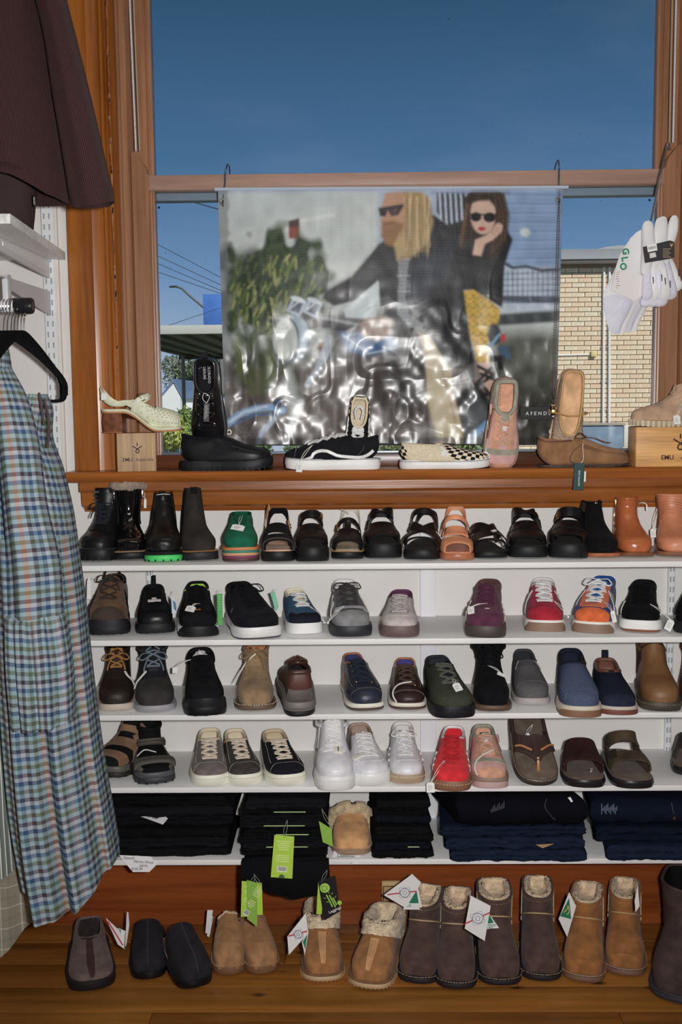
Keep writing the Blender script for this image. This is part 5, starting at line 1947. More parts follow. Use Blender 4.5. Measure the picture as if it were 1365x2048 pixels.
# a: brown hiking shoe
BH = M_((98,70,48),'suede')
s = sneaker('brown nubuck hiking shoe with side cut-outs, first on the second shelf',214,1273,Z2,-6,.25,84,1148,[(0,.020,.003,M_((30,30,36),'rubber'))],BH,M_((40,36,36),'fabric'),M_((54,46,40),'canvas'),BH,BH,lift=.018,rows=5,lw=.004,short='brown nubuck hiking shoe',bow=True,tip=(.37,.103))
s.layer(.018,.027,.001,M_((112,104,100),'rubber'),'midsole')
s.bumper(.72,.004,.034,M_((34,34,40),'rubber'),name='toe_guard')
s.patch([(.0,-179.9,179.9),(.05,-150,150),(.16,-130,130),(.24,-100,100)],M_((64,54,46),'suede'),'toe_cap',.0014)
s.lugs(30,.007,M_((22,22,26),'rubber'))
for i in range(4):
 for sd in (1,-1):
  a = .40 + .085 * i
  s.ribbon([(a - .02,(96 - i * 2) * sd),(a + .01,(82 - i) * sd),(a + .05,(62 - i) * sd)],[.001,.006,.005,.001],M_((26,26,28),'canvas'),'cut_out',.001)
s.add(MB().tube(spline(np.array([s.pt(np.array([.98]),np.array([100 * D2R]))[0],s.tongue_tip + [.012,.01,.016],s.tongue_tip + [-.006,.006,.018],s.pt(np.array([.98]),np.array([-90 * D2R]))[0]]),24),.0022,6),'heel_loop',M_((58,36,38),'canvas'))
s.mark(.93,0,.010,.010,M_((40,30,26)),'emblem',.012,shape=[(-1,-.7),(-.3,0),(-.6,.1),(0,1),(.6,.1),(.3,0),(1,-.7),(.3,-.3),(0,.2),(-.3,-.3)])
s.price(.9,-30,.80,-70,hang=(-.014,-.01,.0),size=(.010,.050),lines=False)
# b: black
s = sneaker('black running shoe with grey tag label across the laces and heel loop',312,1270,Z2,2,.25,78,1170,[(0,.022,.003,M_((30,30,34),'rubber'))],M_((26,26,30),'knit'),BKS,M_((20,20,24),'canvas'),BKS,BKS,short='black running shoe with heel loop',rows=5)
s.lugs(26,.006,M_((18,18,20),'rubber'))
s.patch([(.0,-179.9,179.9),(.05,-150,150),(.12,-140,140),(.20,-110,110)],M_((30,30,34),'rubber',.35),'toe_cap',.0014)
s.pull_tab(BKS,1.0,.012,.024,180)
s.mark(.46,0,.030,.008,M_((186,178,180),'plain'),'lace_label',.0085)
s.mark(.50,0,.011,.007,M_((186,178,180),'plain'),'lace_label',.0085)
# c: black runner with white toe edges
s = sneaker('black runner with orange marks, lime lining and white sole edges',397,1277,Z2,1,.25,83,1164,[(0,.006,.002,BKR,'outsole'),(.006,.022,.002,M_((206,206,214),'rubber'),'midsole')],M_((24,24,28),'knit'),M_((150,190,60),'fabric'),M_((22,22,26),'canvas'),BKS,BKS,short='black runner with orange marks',collar=BKS)
s.bumper(.86,.000,.023,BKR,off=.004)
s.patch([(.0,-179.9,179.9),(.05,-150,150),(.14,-140,140),(.25,-80,80)],BKS,'toe_cap',.0014)
s.mark(.30,0,.010,.008,M_((226,98,40),'plain'),'emblem',.003,txt='DC')
p = s.tongue_tip
s.add(text_mb('DC',.013,frame(p + np.array([0,-.0015,-.004]),(1,0,0),(0,.4,.9)),.0003),'emblem',M_((226,98,40),'plain'),smooth=False)
for sd in (1,-1):
 s.ribbon([(.93,56 * sd),(.99,60 * sd)],.006,M_((160,200,60),'fabric'),'lime_edge',.002)
s.price(.42,6,.30,-20,rot=-12,size=(.022,.016),hang=None)
# d: black skate, white sole
s = sneaker('black skate shoe with thick white sole, toe turned towards the window middle',525,1281,Z2,15,.255,96,1166,[(0,.003,.001,M_((60,50,70),'rubber'),'outsole'),(.003,.026,.002,WR)],M_((30,30,38),'suede'),BKS,M_((26,26,32),'canvas'),M_((30,30,38)),M_((32,32,40)),short='black skate shoe with white sole',bow=True,cr=.006,lw=.007)
s.stitches(.019,M_((180,180,188),'plain'),.0038,80)
s.patch([(.0,-179.9,179.9),(.05,-150,150),(.14,-135,135),(.26,-50,50)],M_((28,28,34),'suede'),'toe_cap',.001)
s.mark(.52,-74,.014,.014,M_((56,56,64)),'emblem',.002,shape=[(-1,1),(.6,1),(-.2,.1),(.8,.1),(-.4,-1),(0,-.1),(-1,-.1),(-.3,.7)])
# e: blue and cream canvas
s = sneaker('blue and black canvas plimsoll with white laces on the second shelf',615,1271,Z2,10,.235,74,1178,[(0,.024,.002,M_((208,206,202),'rubber'))],M_((60,88,116),'canvas'),M_((206,194,172),'fabric'),WLACE,M_((202,188,164),'canvas'),M_((58,86,112),'canvas'),short='blue and black canvas plimsoll',rows=4,s0=.46,lw=.007,toecap=(M_((34,36,46),'canvas'),.38,60),bow=False,tip=(.39,.094))
s.price(.46,20,.34,70,hang=(.006,-.012,-.02),size=(.008,.002),lines=False)
# f: grey / mint
s = sneaker('grey suede trainer with pale mint collar and dark sole',706,1277,Z2,6,.25,83,1162,[(0,.024,.003,M_((40,42,48),'rubber'))],M_((100,100,102),'suede'),M_((206,220,200),'fabric'),M_((58,54,54),'canvas'),M_((84,86,86)),M_((70,72,74)),collar=M_((206,220,200),'fabric'),cr=.007,short='grey suede trainer with mint collar',toecap=(M_((122,122,124),'suede'),.30,90),bow=True)
s.patch([(.34,-60,60),(.40,-50,50)],M_((160,160,166),'suede'),'vamp_trim',.002)
s.stripes([[(.44,92),(.52,66),(.62,80),(.74,70)]],.014,M_((214,214,196),'leather'))
s.price(.40,-10,.30,-60,hang=(-.014,-.01,-.02),size=(.004,.004),lines=False)
# g: pale grey
s = sneaker('pale grey suede sneaker with brown sole and tan tongue patch',798,1278,Z2,-1,.235,80,1181,[(0,.025,.002,M_((96,78,76),'rubber'))],M_((172,164,162),'suede'),M_((90,50,74),'fabric'),M_((170,162,160),'canvas'),M_((172,164,162)),M_((176,168,166)),short='pale grey suede sneaker',rows=5,eyelet=M_((90,84,84),'plain'),bow=False,lw=.007,toecap=(M_((178,168,166),'suede'),.33,50),tip=(.38,.096))
s.add(MB().box(s.tongue_tip + [-.013,-.001,-.012],s.tongue_tip + [.013,.0005,.004],.0008),'tongue_patch',M_((164,112,74),'leather'))
# h: purple
PU = M_((84,44,64),'suede')
s = sneaker('plum purple suede trainer with pale stripes and dark gum sole',969,1279,Z2,-2,.245,82,1162,[(0,.026,.002,M_((64,56,52),'rubber'))],PU,M_((84,58,54),'fabric'),M_((80,42,62),'canvas'),PU,PU,short='plum purple suede trainer',collar=M_((86,60,56)),cr=.007,lw=.007,toecap=(PU,.30,60))
s.stripes([[(.44 + .085 * i,106),(.40 + .10 * i,70)] for i in range(3)],.007,M_((206,194,186),'leather'))
s.price(.42,4,.30,-44,rot=20,size=(.015,.020))
s.mark(.335,4,.010,.003,M_((196,176,160),'plain'),'print',.002)
# i: red
s = sneaker('red and white retro runner with white laces',1091,1267,Z2,3,.25,82,1157,[(0,.026,.002,M_((206,200,192),'rubber'))],M_((120,24,46),'suede'),M_((196,192,192),'fabric'),WLACE,M_((190,186,186),'fabric'),M_((150,24,50),'suede'),short='red and white retro runner',toecap=(M_((158,30,48),'suede'),.28,84),lw=.0075,rows=6,heel=M_((128,24,46)))
s.bumper(.82,.000,.021,M_((120,94,78),'rubber'),off=.003)
s.stripes([[(.47,100),(.56,72),(.66,56)]],.026,M_((206,202,198),'leather'),'side_panel')
s.price(.40,24,.30,60,hang=(.01,-.01,-.018),size=(.004,.004),lines=False)
# j: orange and blue
s = sneaker('orange and blue retro runner with white laces',1181,1270,Z2,-7,.25,84,1155,[(0,.026,.002,M_((206,200,192),'rubber'))],M_((46,58,118),'suede'),M_((34,84,150),'fabric'),WLACE,M_((34,84,150),'fabric'),M_((206,104,58),'suede'),short='orange and blue retro runner',toecap=(M_((204,96,46),'suede'),.27,84),lw=.0075,bow=True,collar=M_((30,70,140)),cr=.006)
s.bumper(.82,.000,.021,M_((120,96,80),'rubber'),off=.003)
s.stripes([[(.47,100),(.56,72),(.66,56)]],.026,M_((210,206,202),'leather'),'side_panel')
s.price(.40,24,.28,62,rot=10,hang=(.004,-.012,-.010),size=(.010,.026))
# k: black with white sole and N-like panels
s = sneaker('black suede runner with flared white midsole and grey side letters',1280,1267,Z2,-1,.24,82,1163,[(0,.006,.000,M_((120,72,46),'rubber'),'outsole'),(.005,.026,.004,M_((222,222,232),'rubber'),'midsole')],M_((22,22,26),'suede'),BKS,M_((20,20,24),'canvas'),BKS,BKS,short='black runner with flared white midsole',cr=.007,collar=BKS)
s.stripes([[(.42,96),(.46,72)],[(.46,72),(.48,92)],[(.48,92),(.54,64)]],.006,M_((190,190,190),'leather'),'side_letter')
s.mark(.97,6,.010,.006,M_((210,210,216),'plain'),'tongue_mark',.012)
s.price(.38,24,.26,70,hang=(.020,-.012,-.024),rot=-30,size=(.016,.026))
# l: black at the edge
s = sneaker('black chunky trainer at the end of the second shelf',1388,1272,Z2,-3,.25,84,1150,[(0,.026,.003,BKR)],M_((24,22,26),'knit'),BKS,M_((20,20,24),'canvas'),BKS,BKS,short='black chunky trainer at the shelf end',cr=.006)
# ------------------------------------------------------------------ third shelf
def boot(label,px,py,z,yaw,L,wpx,top,sole,up,lining,group=G3,lift=.016,short=None,wtop=.70,lean=0.0,lace=None,rows=6,lw=.0035,s0=.44,s1=.95,stay=None,tongue=None,phi=(18,24),bow=False,name='ankle_boot',cr=.004,eyelet=None,side=1,toe=1.0):
 s = Shoe(label,px,py,z,yaw,L,wpx * PXM,lambda h: BOOT(h,wtop,lean,toe),lift,1.0,.06,name,'boot',group,FOOTP,0.0,'toe',top=top,short=short,side=side)
 hmax = (.155 - lift) / s.sc
 if z < Z1 - .01 and s.fitted > hmax:
  s.st = np.array(BOOT(hmax,wtop,lean,toe),float)
  s.st[:,4] *= s.W / 2 * .95
  s.fitted = hmax
 for q in sole:
  s.layer(q[0],q[1],q[2],q[3],q[4] if len(q) > 4 else 'sole')
 s.upper(up,lining,up,cr=cr)
 if stay is not None:
  s.eyestay(stay,.42,.99,(12,18),(44,60))
 if tongue is not None:
  s.tongue(tongue,.5,(.44,s.fitted * .99),.5)
 if lace is not None:
  s.laces(lace,rows,s0,s1,phi,lw,bow=bow,eyelets=eyelet)
 return s
# a
DB = M_((44,34,30),'leather',.5)
s = boot('dark brown oiled leather boot with tan laces and pale sole',231,1424,Z3,-3,.25,76,1285,[(0,.014,.003,M_((164,150,138),'rubber'))],DB,M_((40,30,28),'fabric'),lace=M_((146,104,52),'canvas'),stay=DB,tongue=M_((58,38,30),'leather'),lift=.010,bow=True,short='dark brown boot with tan laces',s0=.5)
s.ribbon([(.44,26),(.40,34),(.36,50),(.30,66)],.005,STRING,'tag_string',.008)
# b
DG = M_((52,50,50),'suede')
s = boot('charcoal suede boot with grey-blue laces and grey sole',312,1427,Z3,2,.25,84,1285,[(0,.014,.003,M_((132,130,136),'rubber'))],DG,M_((40,38,40),'fabric'),lace=M_((100,112,122),'canvas'),stay=M_((36,38,44),'canvas'),tongue=M_((34,36,42),'canvas'),lift=.010,bow=True,wtop=.82,short='charcoal suede boot with grey laces',s0=.5,eyelet=CHROME)
s.mark(.90,0,.022,.008,M_((120,70,40),'leather'),'tongue_patch',.010)
s.ribbon([(.44,-20),(.40,-34),(.36,-50),(.30,-66)],.005,STRING,'tag_string',.008)
# c
BKM = M_((30,30,34),'knit')
s = sneaker('black walking shoe with white paper stuffing in its collar',413,1435,Z3,4,.245,84,1300,[(0,.024,.003,BKR)],M_((28,28,33),'fabric'),BKM,M_((22,22,26),'canvas'),None,BKS,group=G3,short='black walking shoe with paper stuffing',collar=BKM,cr=.009,rows=4,lw=.004)
s.lugs(24,.008,M_((18,18,20),'rubber'))
s.bumper(.80,.012,.040,M_((32,32,36),'rubber',.35),name='toe_guard')
pp = s.pt(np.array([.98]),np.array([0.0]))[0]
b = MB()
for i in range(3):
 c = pp + np.array([(-.008,.008,.0)[i],(.012,.016,.028)[i],(.002,-.001,.006)[i]])
 m_ = RNG.normal(size=(7,9)) * .0016
 th = np.linspace(0,PI,7)
 ph = np.linspace(0,2 * PI,9,endpoint=False)
 r = .012 + m_
 b.grid(np.stack([c[0] + r * np.sin(th)[:,None] * np.cos(ph),c[1] + r * np.sin(th)[:,None] * np.sin(ph),c[2] + r * .7 * np.cos(th)[:,None] * np.ones(9)],-1),close_v=True)
s.add(b,'paper_stuffing',M_((186,184,186),'plain'),angle=20)
s.price(.92,-40,.74,-80,hang=(-.020,-.012,.006),size=(.012,.014),lines=False)
# d
DT = M_((136,112,84),'suede')
s = boot('sand suede desert boot with brown sole and thin laces',510,1424,Z3,-1,.25,82,1287,[(0,.012,.004,M_((86,66,54),'rubber'))],DT,M_((170,112,72),'leather'),lace=M_((130,104,74),'canvas'),rows=2,s0=.60,s1=.76,stay=DT,tongue=DT,lift=.009,bow=True,wtop=.72,phi=(24,26),lw=.004,short='sand suede desert boot')
s.stitches(.0125,M_((200,190,170),'plain'),.0036,90)
s.ribbon([(.64,2),(.55,-22),(.44,-46),(.36,-66)],.0035,STRING,'tag_string',.010)
# e: brown shoe seen from the heel
HB = M_((78,48,40),'leather',.5)
s = Shoe('brown leather hiking slip-on turned with its heel to the shopper',604,1433,Z3,188,.245,74 * PXM,LOW,.024,1.0,.06,'slip_on_shoe','shoe',G3,FOOTW,0.004,'heel',top=1322,short='brown hiking slip-on seen from behind')
s.layer(0,.012,.002,M_((34,33,36),'rubber'),'outsole')
s.layer(.012,.032,.0035,M_((104,98,96),'rubber'),'midsole')
s.layer(.017,.020,.0042,M_((84,78,76),'rubber'),'groove')
s.upper(HB,M_((40,34,36),'fabric'),M_((62,40,36),'leather'),cr=.006)
s.patch([(.62,100,260),(.76,120,240),(.86,138,222)],M_((96,90,88),'suede'),'heel_guard',.0025)
s.tongue(HB,.5,(.36,.110),.6)
s.seam([(.84,180),(.92,180),(.99,180)],M_((120,80,66)),(1,))
for sd in (1,-1):
 s.patch([(.3,100 * sd,130 * sd),(.5,96 * sd,134 * sd),(.62,100 * sd,134 * sd)],M_((86,80,76),'suede'),'side_guard',.002)
# f: navy
NV = M_((38,44,62),'leather',.42)
s = sneaker('navy leather shoe with orange lining edge, turned aside on the third shelf',737,1425,Z3,11,.25,78,1306,[(0,.006,.001,M_((74,58,54),'rubber'),'outsole'),(.006,.016,.002,M_((206,200,186),'rubber'),'midsole')],NV,M_((50,54,92),'fabric'),M_((40,46,58),'canvas'),NV,NV,group=G3,short='navy leather shoe',toecap=(NV,.27,70),lift=.011,collar=M_((150,92,56),'leather'),cr=.003,rows=6,lw=.005,eyelet=BRASS)
s.seam([(.27,0),(.27,40),(.27,80)],M_((150,140,120)))
s.seam([(.36,44),(.6,48),(.92,54)],M_((150,140,120)))
s.ribbon([(.36,56),(.6,60),(.92,66)],.003,M_((66,66,74)),'side_zip')
s.stripes([[(.60,-70),(.56,-104)],[(.66,-70),(.62,-104)]],.006,M_((130,90,60),'leather'),sides=(1,))
# g: dark brown
DBL = M_((52,36,32),'leather',.42)
s = sneaker('dark brown leather shoe with violet lining and cream midsole',817,1423,Z3,3,.245,78,1316,[(0,.006,.001,M_((74,54,48),'rubber'),'outsole'),(.006,.015,.002,M_((200,194,180),'rubber'),'midsole')],DBL,M_((70,60,120),'fabric'),M_((74,60,50),'canvas'),DBL,DBL,group=G3,short='dark brown leather shoe',toecap=(DBL,.27,70),lift=.011,collar=M_((150,96,60),'leather'),cr=.003,rows=6,lw=.005,eyelet=BRASS)
s.seam([(.27,0),(.27,40),(.27,80)],M_((190,176,156)))
s.seam([(.36,44),(.6,48),(.92,54)],M_((150,136,120)))
s.ribbon([(.40,10),(.36,-24),(.26,-60),(.14,-92)],.003,STRING,'tag_string',.008)
# h: olive
OL = M_((54,58,46),'canvas')
s = sneaker('olive green canvas shoe with black ribbed sole, overhanging the third shelf',914,1440,Z3,13,.255,88,1312,[(0,.026,.002,M_((30,30,35),'rubber'))],OL,M_((44,46,50),'fabric'),M_((82,86,78),'canvas'),M_((40,42,50),'canvas'),OL,group=G3,short='olive canvas shoe',rows=5,lw=.006,bow=False,tip=(.40,.092),s0=.44)
s.lugs(60,.018,M_((24,24,28),'rubber'),.0015,.0022,'ribbing',.003)
s.mark(.80,0,.018,.010,M_((150,62,72),'fabric'),'insole_print',-.004)
s.price(.50,6,.33,8,rot=18,size=(.018,.022))
# i: black high boot
s = boot('black suede high-top boot with round black laces and brown sole',986,1426,Z3,4,.25,78,1283,[(0,.013,.003,M_((84,62,50),'rubber'))],M_((24,24,28),'suede'),BKS,lace=M_((20,20,24),'canvas'),stay=BKS,tongue=BKS,lift=.010,wtop=.98,bow=True,lw=.004,rows=7,short='black suede high-top boot')
s.stitches(.009,M_((120,100,86),'plain'),.0045,80)
s.price(.50,-10,.40,30,rot=-30,size=(.020,.008),lines=False)
# j: grey slip-on
GY = M_((84,82,84),'canvas')
s = sneaker('grey canvas slip-on with pale speckled sole',1068,1413,Z3,9,.235,76,1300,[(0,.015,.002,M_((150,142,140),'rubber'))],GY,M_((44,46,50),'fabric'),st=SLIP,group=G3,lift=.010,tip=None,collar=M_((58,58,62)),short='grey canvas slip-on',name='slip_on_shoe',cr=.004)
s.patch([(.62,-46,46),(.8,-36,36),(.99,-30,30)],M_((78,76,78),'canvas'),'vamp_panel',.0015)
s.seam([(.84,-30),(.84,0),(.84,30)],M_((150,146,146)),(1,))
s.seam([(.30,0),(.30,50),(.26,80)],M_((140,136,136)))
s.mark(.93,-4,.030,.006,M_((150,148,146),'plain'),'lettering',.003,txt='CLASSIC')
for sd in (1,-1):
 s.ribbon([(.99,34 * sd),(.8,44 * sd),(.62,54 * sd)],.002,M_((130,128,130)),'piping')
# k: blue slip-on
BL = M_((66,76,100),'denim')
s = sneaker('blue denim slip-on with cream and brown sole, overhanging the third shelf',1164,1438,Z3,8,.26,84,1300,[(0,.010,.002,M_((116,86,64),'rubber'),'outsole'),(.008,.024,.003,M_((178,168,154),'rubber'),'midsole')],BL,M_((34,38,56),'fabric'),st=SLIP,group=G3,lift=.014,tip=None,collar=M_((32,36,52)),short='blue denim slip-on',name='slip_on_shoe',cr=.006)
s.bumper(.86,.000,.020,M_((116,84,60),'rubber'),off=.004)
s.patch([(.30,-66,66),(.6,-52,52),(.86,-44,44),(.93,-36,36)],M_((72,82,106),'denim'),'vamp_panel',.0018)
s.seam([(.26,0),(.25,50),(.22,84)],M_((120,126,146)))
# l: navy slip-on
NB = M_((36,42,62),'knit')
s = sneaker('navy mesh slip-on with brown lining and heel loop',1240,1433,Z3,10,.255,80,1318,[(0,.008,.002,M_((104,60,50),'rubber'),'outsole'),(.006,.018,.003,M_((168,158,146),'rubber'),'midsole')],NB,M_((104,66,50),'leather'),st=SLIP,group=G3,lift=.012,tip=None,collar=M_((100,64,50),'leather'),short='navy mesh slip-on',name='slip_on_shoe',cr=.005)
s.bumper(.88,.000,.014,M_((104,58,48),'rubber'),off=.004)
s.pull_tab(M_((30,34,48),'canvas'),1.0,.014,.022,180)
s.ribbon([(.82,0),(.92,0),(.995,0)],.014,M_((26,30,42),'canvas'),'front_tab',.003)
s.mark(.92,0,.004,.016,M_((130,84,50),'plain'),'tab_print',.006)
s.patch([(.0,-179.9,179.9),(.05,-150,150),(.14,-130,130),(.26,-110,110)],M_((38,42,62),'suede'),'toe_cap',.0012)
# m: tan chelsea
s = boot('tan waxed leather chelsea boot with dark brown sole',1326,1426,Z3,10,.26,82,1285,[(0,.020,.003,M_((62,56,46),'rubber'))],M_((112,78,46),'leather',.5),M_((70,50,36)),wtop=.72,lift=.014,name='chelsea_boot',short='tan waxed chelsea boot')
s.stitches(.0145,M_((130,120,96),'plain'),.0042,80)
for sd in (1,-1):
 s.patch([(.60,62 * sd,96 * sd),(.78,58 * sd,112 * sd),(.99,52 * sd,124 * sd)],M_((66,48,34),'canvas'),'elastic_gore',.0012)
# n: red-brown boot at the edge
s = boot('red-brown leather boot cut off at the end of the third shelf',1402,1420,Z3,6,.25,80,1285,[(0,.016,.003,M_((50,40,36),'rubber'))],M_((104,48,26),'leather',.45),M_((60,40,34)),lift=.012,wtop=.8,name='chelsea_boot')
# ------------------------------------------------------------------ fourth shelf
# a: brown fisherman sandal, angled
s = Shoe('brown and black sports sandal half hidden behind the checked dress',208,1556,Z4,-36,.25,.088,SAND(.12),.022,name='sandal',cat='sandal',group=G4,foot=FOOTW,short='brown sports sandal')
s.layer(0,.012,.002,M_((40,38,38),'rubber'))
s.layer(.012,.026,.002,M_((78,74,68),'rubber'),'midsole')
s.lugs(26,.006,M_((30,28,28),'rubber'))
BS = M_((116,88,66),'suede')
s.upper(M_((28,28,30),'fabric'),M_((30,30,32)),M_((28,28,30)),s_end=.86)
s.patch([(.18,-110,110),(.30,-100,100)],BS,'toe_band',.003)
s.patch([(.40,-104,104),(.52,-98,98)],BS,'instep_band',.003)
for sd in (1,-1):
 s.ribbon([(.30,100 * sd),(.45,70 * sd),(.6,40 * sd)],.014,BS,'side_strap',.003)
 s.ribbon([(.52,104 * sd),(.66,80 * sd),(.80,50 * sd)],.016,BS,'side_strap',.003)
s.patch([(.62,-50,50),(.74,-46,46)],M_((124,94,70),'suede'),'ankle_strap',.005)
s.patch([(.62,120,240),(.84,126,234)],BS,'heel_counter',.003)
# b: velcro sandal
s = Shoe('black and grey sports sandal with two touch-fasten straps',313,1571,Z4,6,.245,.090,SAND(.15),.022,name='sandal',cat='sandal',group=G4,foot=FOOTW,top=1452,short='grey-strapped sports sandal')
s.layer(0,.014,.002,M_((44,44,50),'rubber'))
s.layer(.013,.026,.001,M_((66,68,74),'rubber'),'midsole')
s.lugs(26,.006,M_((30,30,34),'rubber'))
GS = M_((84,80,74),'canvas')
KB = M_((26,27,30),'fabric')
s.upper(KB,KB,KB,s_end=.99,cr=.006)
for sd in (1,-1):
 s.patch([(.17,60 * sd,120 * sd),(.34,50 * sd,116 * sd),(.52,66 * sd,112 * sd),(.7,60 * sd,118 * sd)],GS,'side_panel',.002)
s.patch([(.26,-84,84),(.345,-80,80)],GS,'front_strap',.007)
s.patch([(.275,-80,66),(.30,-80,66)],M_((70,66,60),'canvas'),'strap_piping',.0085)
s.patch([(.60,-88,88),(.72,-86,86)],GS,'ankle_strap',.007)
s.patch([(.63,-84,84),(.665,-84,84)],M_((66,62,58),'canvas'),'strap_piping',.0085)
for q in ((.30,-84),(.66,-88)):
 s.buckle(q[0],q[1],.010,.018,M_((30,30,32),'plain'),'strap_ring',.008)
s.ribbon([(.66,84),(.68,92),(.69,100)],.004,M_((150,120,90),'canvas'),'loose_cord',.008)
s.ribbon([(.38,-50),(.46,-20),(.40,8)],.0015,STRING,'tag_loop',.008)
def vans(label,px,py,yaw,up,stay,top,lining,short,wpx=80,L=.25,tag_=False,side=1):
 s = sneaker(label,px,py,Z4,yaw,L,wpx,top,[(0,.025,.002,CREAM)],up,lining,M_((198,184,166),'canvas'),stay,stay,group=G4,short=short,rows=6,lw=.0075,toecap=(up,.34,46),cr=.005,collar=lining,tip=(.39,.093),s0=.41,side=side)
 s.layer(.0165,.0175,.0032,M_((176,168,152),'rubber'),'foxing_line')
 s.seam([(.34,0),(.345,30),(.30,60),(.27,84)],M_((210,204,190)))
 s.seam([(.38,46),(.6,50),(.92,58)],M_((190,184,172)))
 return s
LN = M_((190,178,154),'fabric')
vans('warm grey suede lace-up sneaker with cream sole, first of three alike',421,1576,1,M_((104,94,92),'suede'),M_((96,90,88),'suede'),1458,LN,'warm grey suede sneaker')
s = vans('dark olive-black suede sneaker with cream sole, middle of three alike',493,1574,8,M_((60,56,54),'suede'),M_((62,60,54),'suede'),1459,LN,'dark olive-black sneaker',76)
s.ribbon([(.90,-30),(.84,-44),(.80,-60)],.002,M_((150,122,88),'canvas'),'twine',.008)
vans('black suede sneaker with cream sole and tan collar, last of three alike',579,1574,11,M_((32,32,42),'suede'),M_((30,30,40),'suede'),1460,M_((176,160,132),'fabric'),'black suede sneaker with cream sole',84)
# f: white high-top
WL = M_((196,196,202),'leather',.4)
WS = M_((204,204,212),'rubber',.4)
s = boot('white leather high-top sneaker overhanging the fourth shelf',672,1585,Z4,3,.255,82,1445,[(0,.030,.002,WS)],WL,M_((196,192,192),'fabric'),group=G4,wtop=.92,lace=M_((222,220,224),'canvas'),stay=WL,tongue=WL,lift=.018,lw=.0075,rows=8,s0=.43,phi=(20,24),short='white high-top sneaker',name='sneaker',eyelet=M_((200,200,204),'plain'))
s.layer(.022,.023,.003,M_((190,190,196),'rubber'),'foxing_line')
s.patch([(.0,-179.9,179.9),(.05,-150,150),(.16,-140,140),(.30,-46,46)],WL,'toe_cap',.001)
s.mark(.80,4,.012,.016,M_((206,204,208),'leather'),'lace_tab',.009)
s.ribbon([(.5,-78),(.75,-76),(.98,-70)],.004,M_((190,186,186),'canvas'),'side_zip',.002)
s.mark(.385,10,.020,.024,M_((202,198,188),'plain'),'price_sticker',.003)
s.mark(.385,10,.003,.014,INK,'sticker_print',.0042,rot=0)
# g: white with zip
s = sneaker('white leather sneaker with dark side zip and tan lining',747,1575,Z4,10,.25,82,1447,[(0,.026,.002,WS)],WL,M_((150,128,116),'fabric'),M_((222,220,224),'canvas'),WL,WL,group=G4,short='white sneaker with side zip',rows=7,lw=.007,cr=.004,eyelet=M_((200,200,204),'plain'),toecap=(WL,.30,50),tip=(.38,.100))
s.ribbon([(.56,-64),(.74,-60),(.97,-56)],.006,M_((90,78,72),'canvas'),'side_zip',.0025)
s.mark(.40,-40,.022,.020,M_((204,200,190),'plain'),'price_sticker',.004,rot=20)
# h: white, gum sole
s = sneaker('white trainer with tan gum sole beside the red trainer',815,1571,Z4,4,.245,76,1446,[(0,.021,.002,M_((154,132,108),'rubber'))],WL,M_((200,196,196),'fabric'),M_((214,210,206),'canvas'),WL,WL,group=G4,short='white trainer with gum sole',rows=6,lw=.0075,cr=.005,bow=True,toecap=(WL,.31,56),lift=.013,tip=(.40,.090))
s.stitches(.015,M_((216,206,186),'plain'),.0038,80)
s.seam([(.30,0),(.31,30),(.28,60),(.25,84)],M_((196,196,200)))
for i in range(3):
 s.stripes([[(.44 + .08 * i,104),(.40 + .095 * i,74)]],.006,M_((206,206,212),'leather'))
# i: red
RD = M_((206,34,44),'suede')
s = sneaker('bright red suede trainer with white side stripes and gum sole',902,1586,Z4,-1,.25,80,1453,[(0,.022,.002,M_((122,84,62),'rubber'))],RD,M_((196,26,38),'fabric'),M_((172,32,40),'canvas'),RD,RD,group=G4,short='bright red suede trainer',rows=6,lw=.0065,cr=.004,collar=M_((206,198,204),'leather'),toecap=(RD,.30,56),lift=.013,tip=(.42,.085))
s.stitches(.015,M_((206,182,150),'plain'),.0038,80)
for i in range(3):
 s.stripes([[(.44 + .08 * i,106),(.40 + .095 * i,70)]],.006,M_((222,214,216),'leather'))
s.price(.44,-10,.20,-90,hang=(-.012,-.014,-.016),size=(.018,.022))
def pink(label,**kw):
 PK,PS,SG = M_((192,150,146),'leather',.5),M_((190,142,116),'suede'),M_((142,140,126),'suede')
 s = Shoe(label,L=kw.pop('L',.245),W=kw.pop('W',.084),st=LOW,lift=.016,dip=.012,name='sneaker',cat='shoe',tip=(.38,.096),**kw)
 s.layer(0,.010,.001,M_((176,140,138),'rubber'),'outsole')
 s.layer(.009,.024,.002,M_((128,104,92),'rubber'),'midsole')
 s.upper(PK,M_((196,146,120),'fabric'),SG,cr=.005)
 s.patch([(.0,-179.9,179.9),(.05,-150,150),(.12,-140,140),(.22,-110,110)],PS,'toe_cap',.0014)
 s.patch([(.34,-70,70),(.40,-66,66)],SG,'vamp_trim',.0016)
 s.eyestay(PS,.40,.97,(11,15),(42,50),join=False)
 s.tongue(PS,.45,(.38,.096),.46)
 s.laces(M_((188,150,130),'canvas'),5,.46,.92,(18,24),.0065,bow=False)
 s.mark(.90,0,.018,.014,SG,'tongue_patch',.010)
 s.mark(.66,0,.010,.012,M_((214,190,190),'leather'),'lace_tab',.009)
 for sd in (1,-1):
  s.patch([(.62,104 * sd,128 * sd),(.8,92 * sd,150 * sd),(.97,100 * sd,180 * sd)],SG,'heel_counter',.0014)
 return s
s = pink('dusty pink and tan trainer with grey-green trim on the fourth shelf',px=982,py=1580,z=Z4,yaw=6,W=78 * PXM,group=G4,top=1451,short='dusty pink trainer on the shelf')
s.bumper(.90,.000,.016,M_((170,140,138),'rubber'),off=.003)
s.ribbon([(.56,62),(.74,60),(.97,58)],.005,M_((120,96,80),'canvas'),'side_zip',.0025)
s.mark(.86,66,.008,.022,M_((190,150,140),'leather'),'zip_pull',.006)
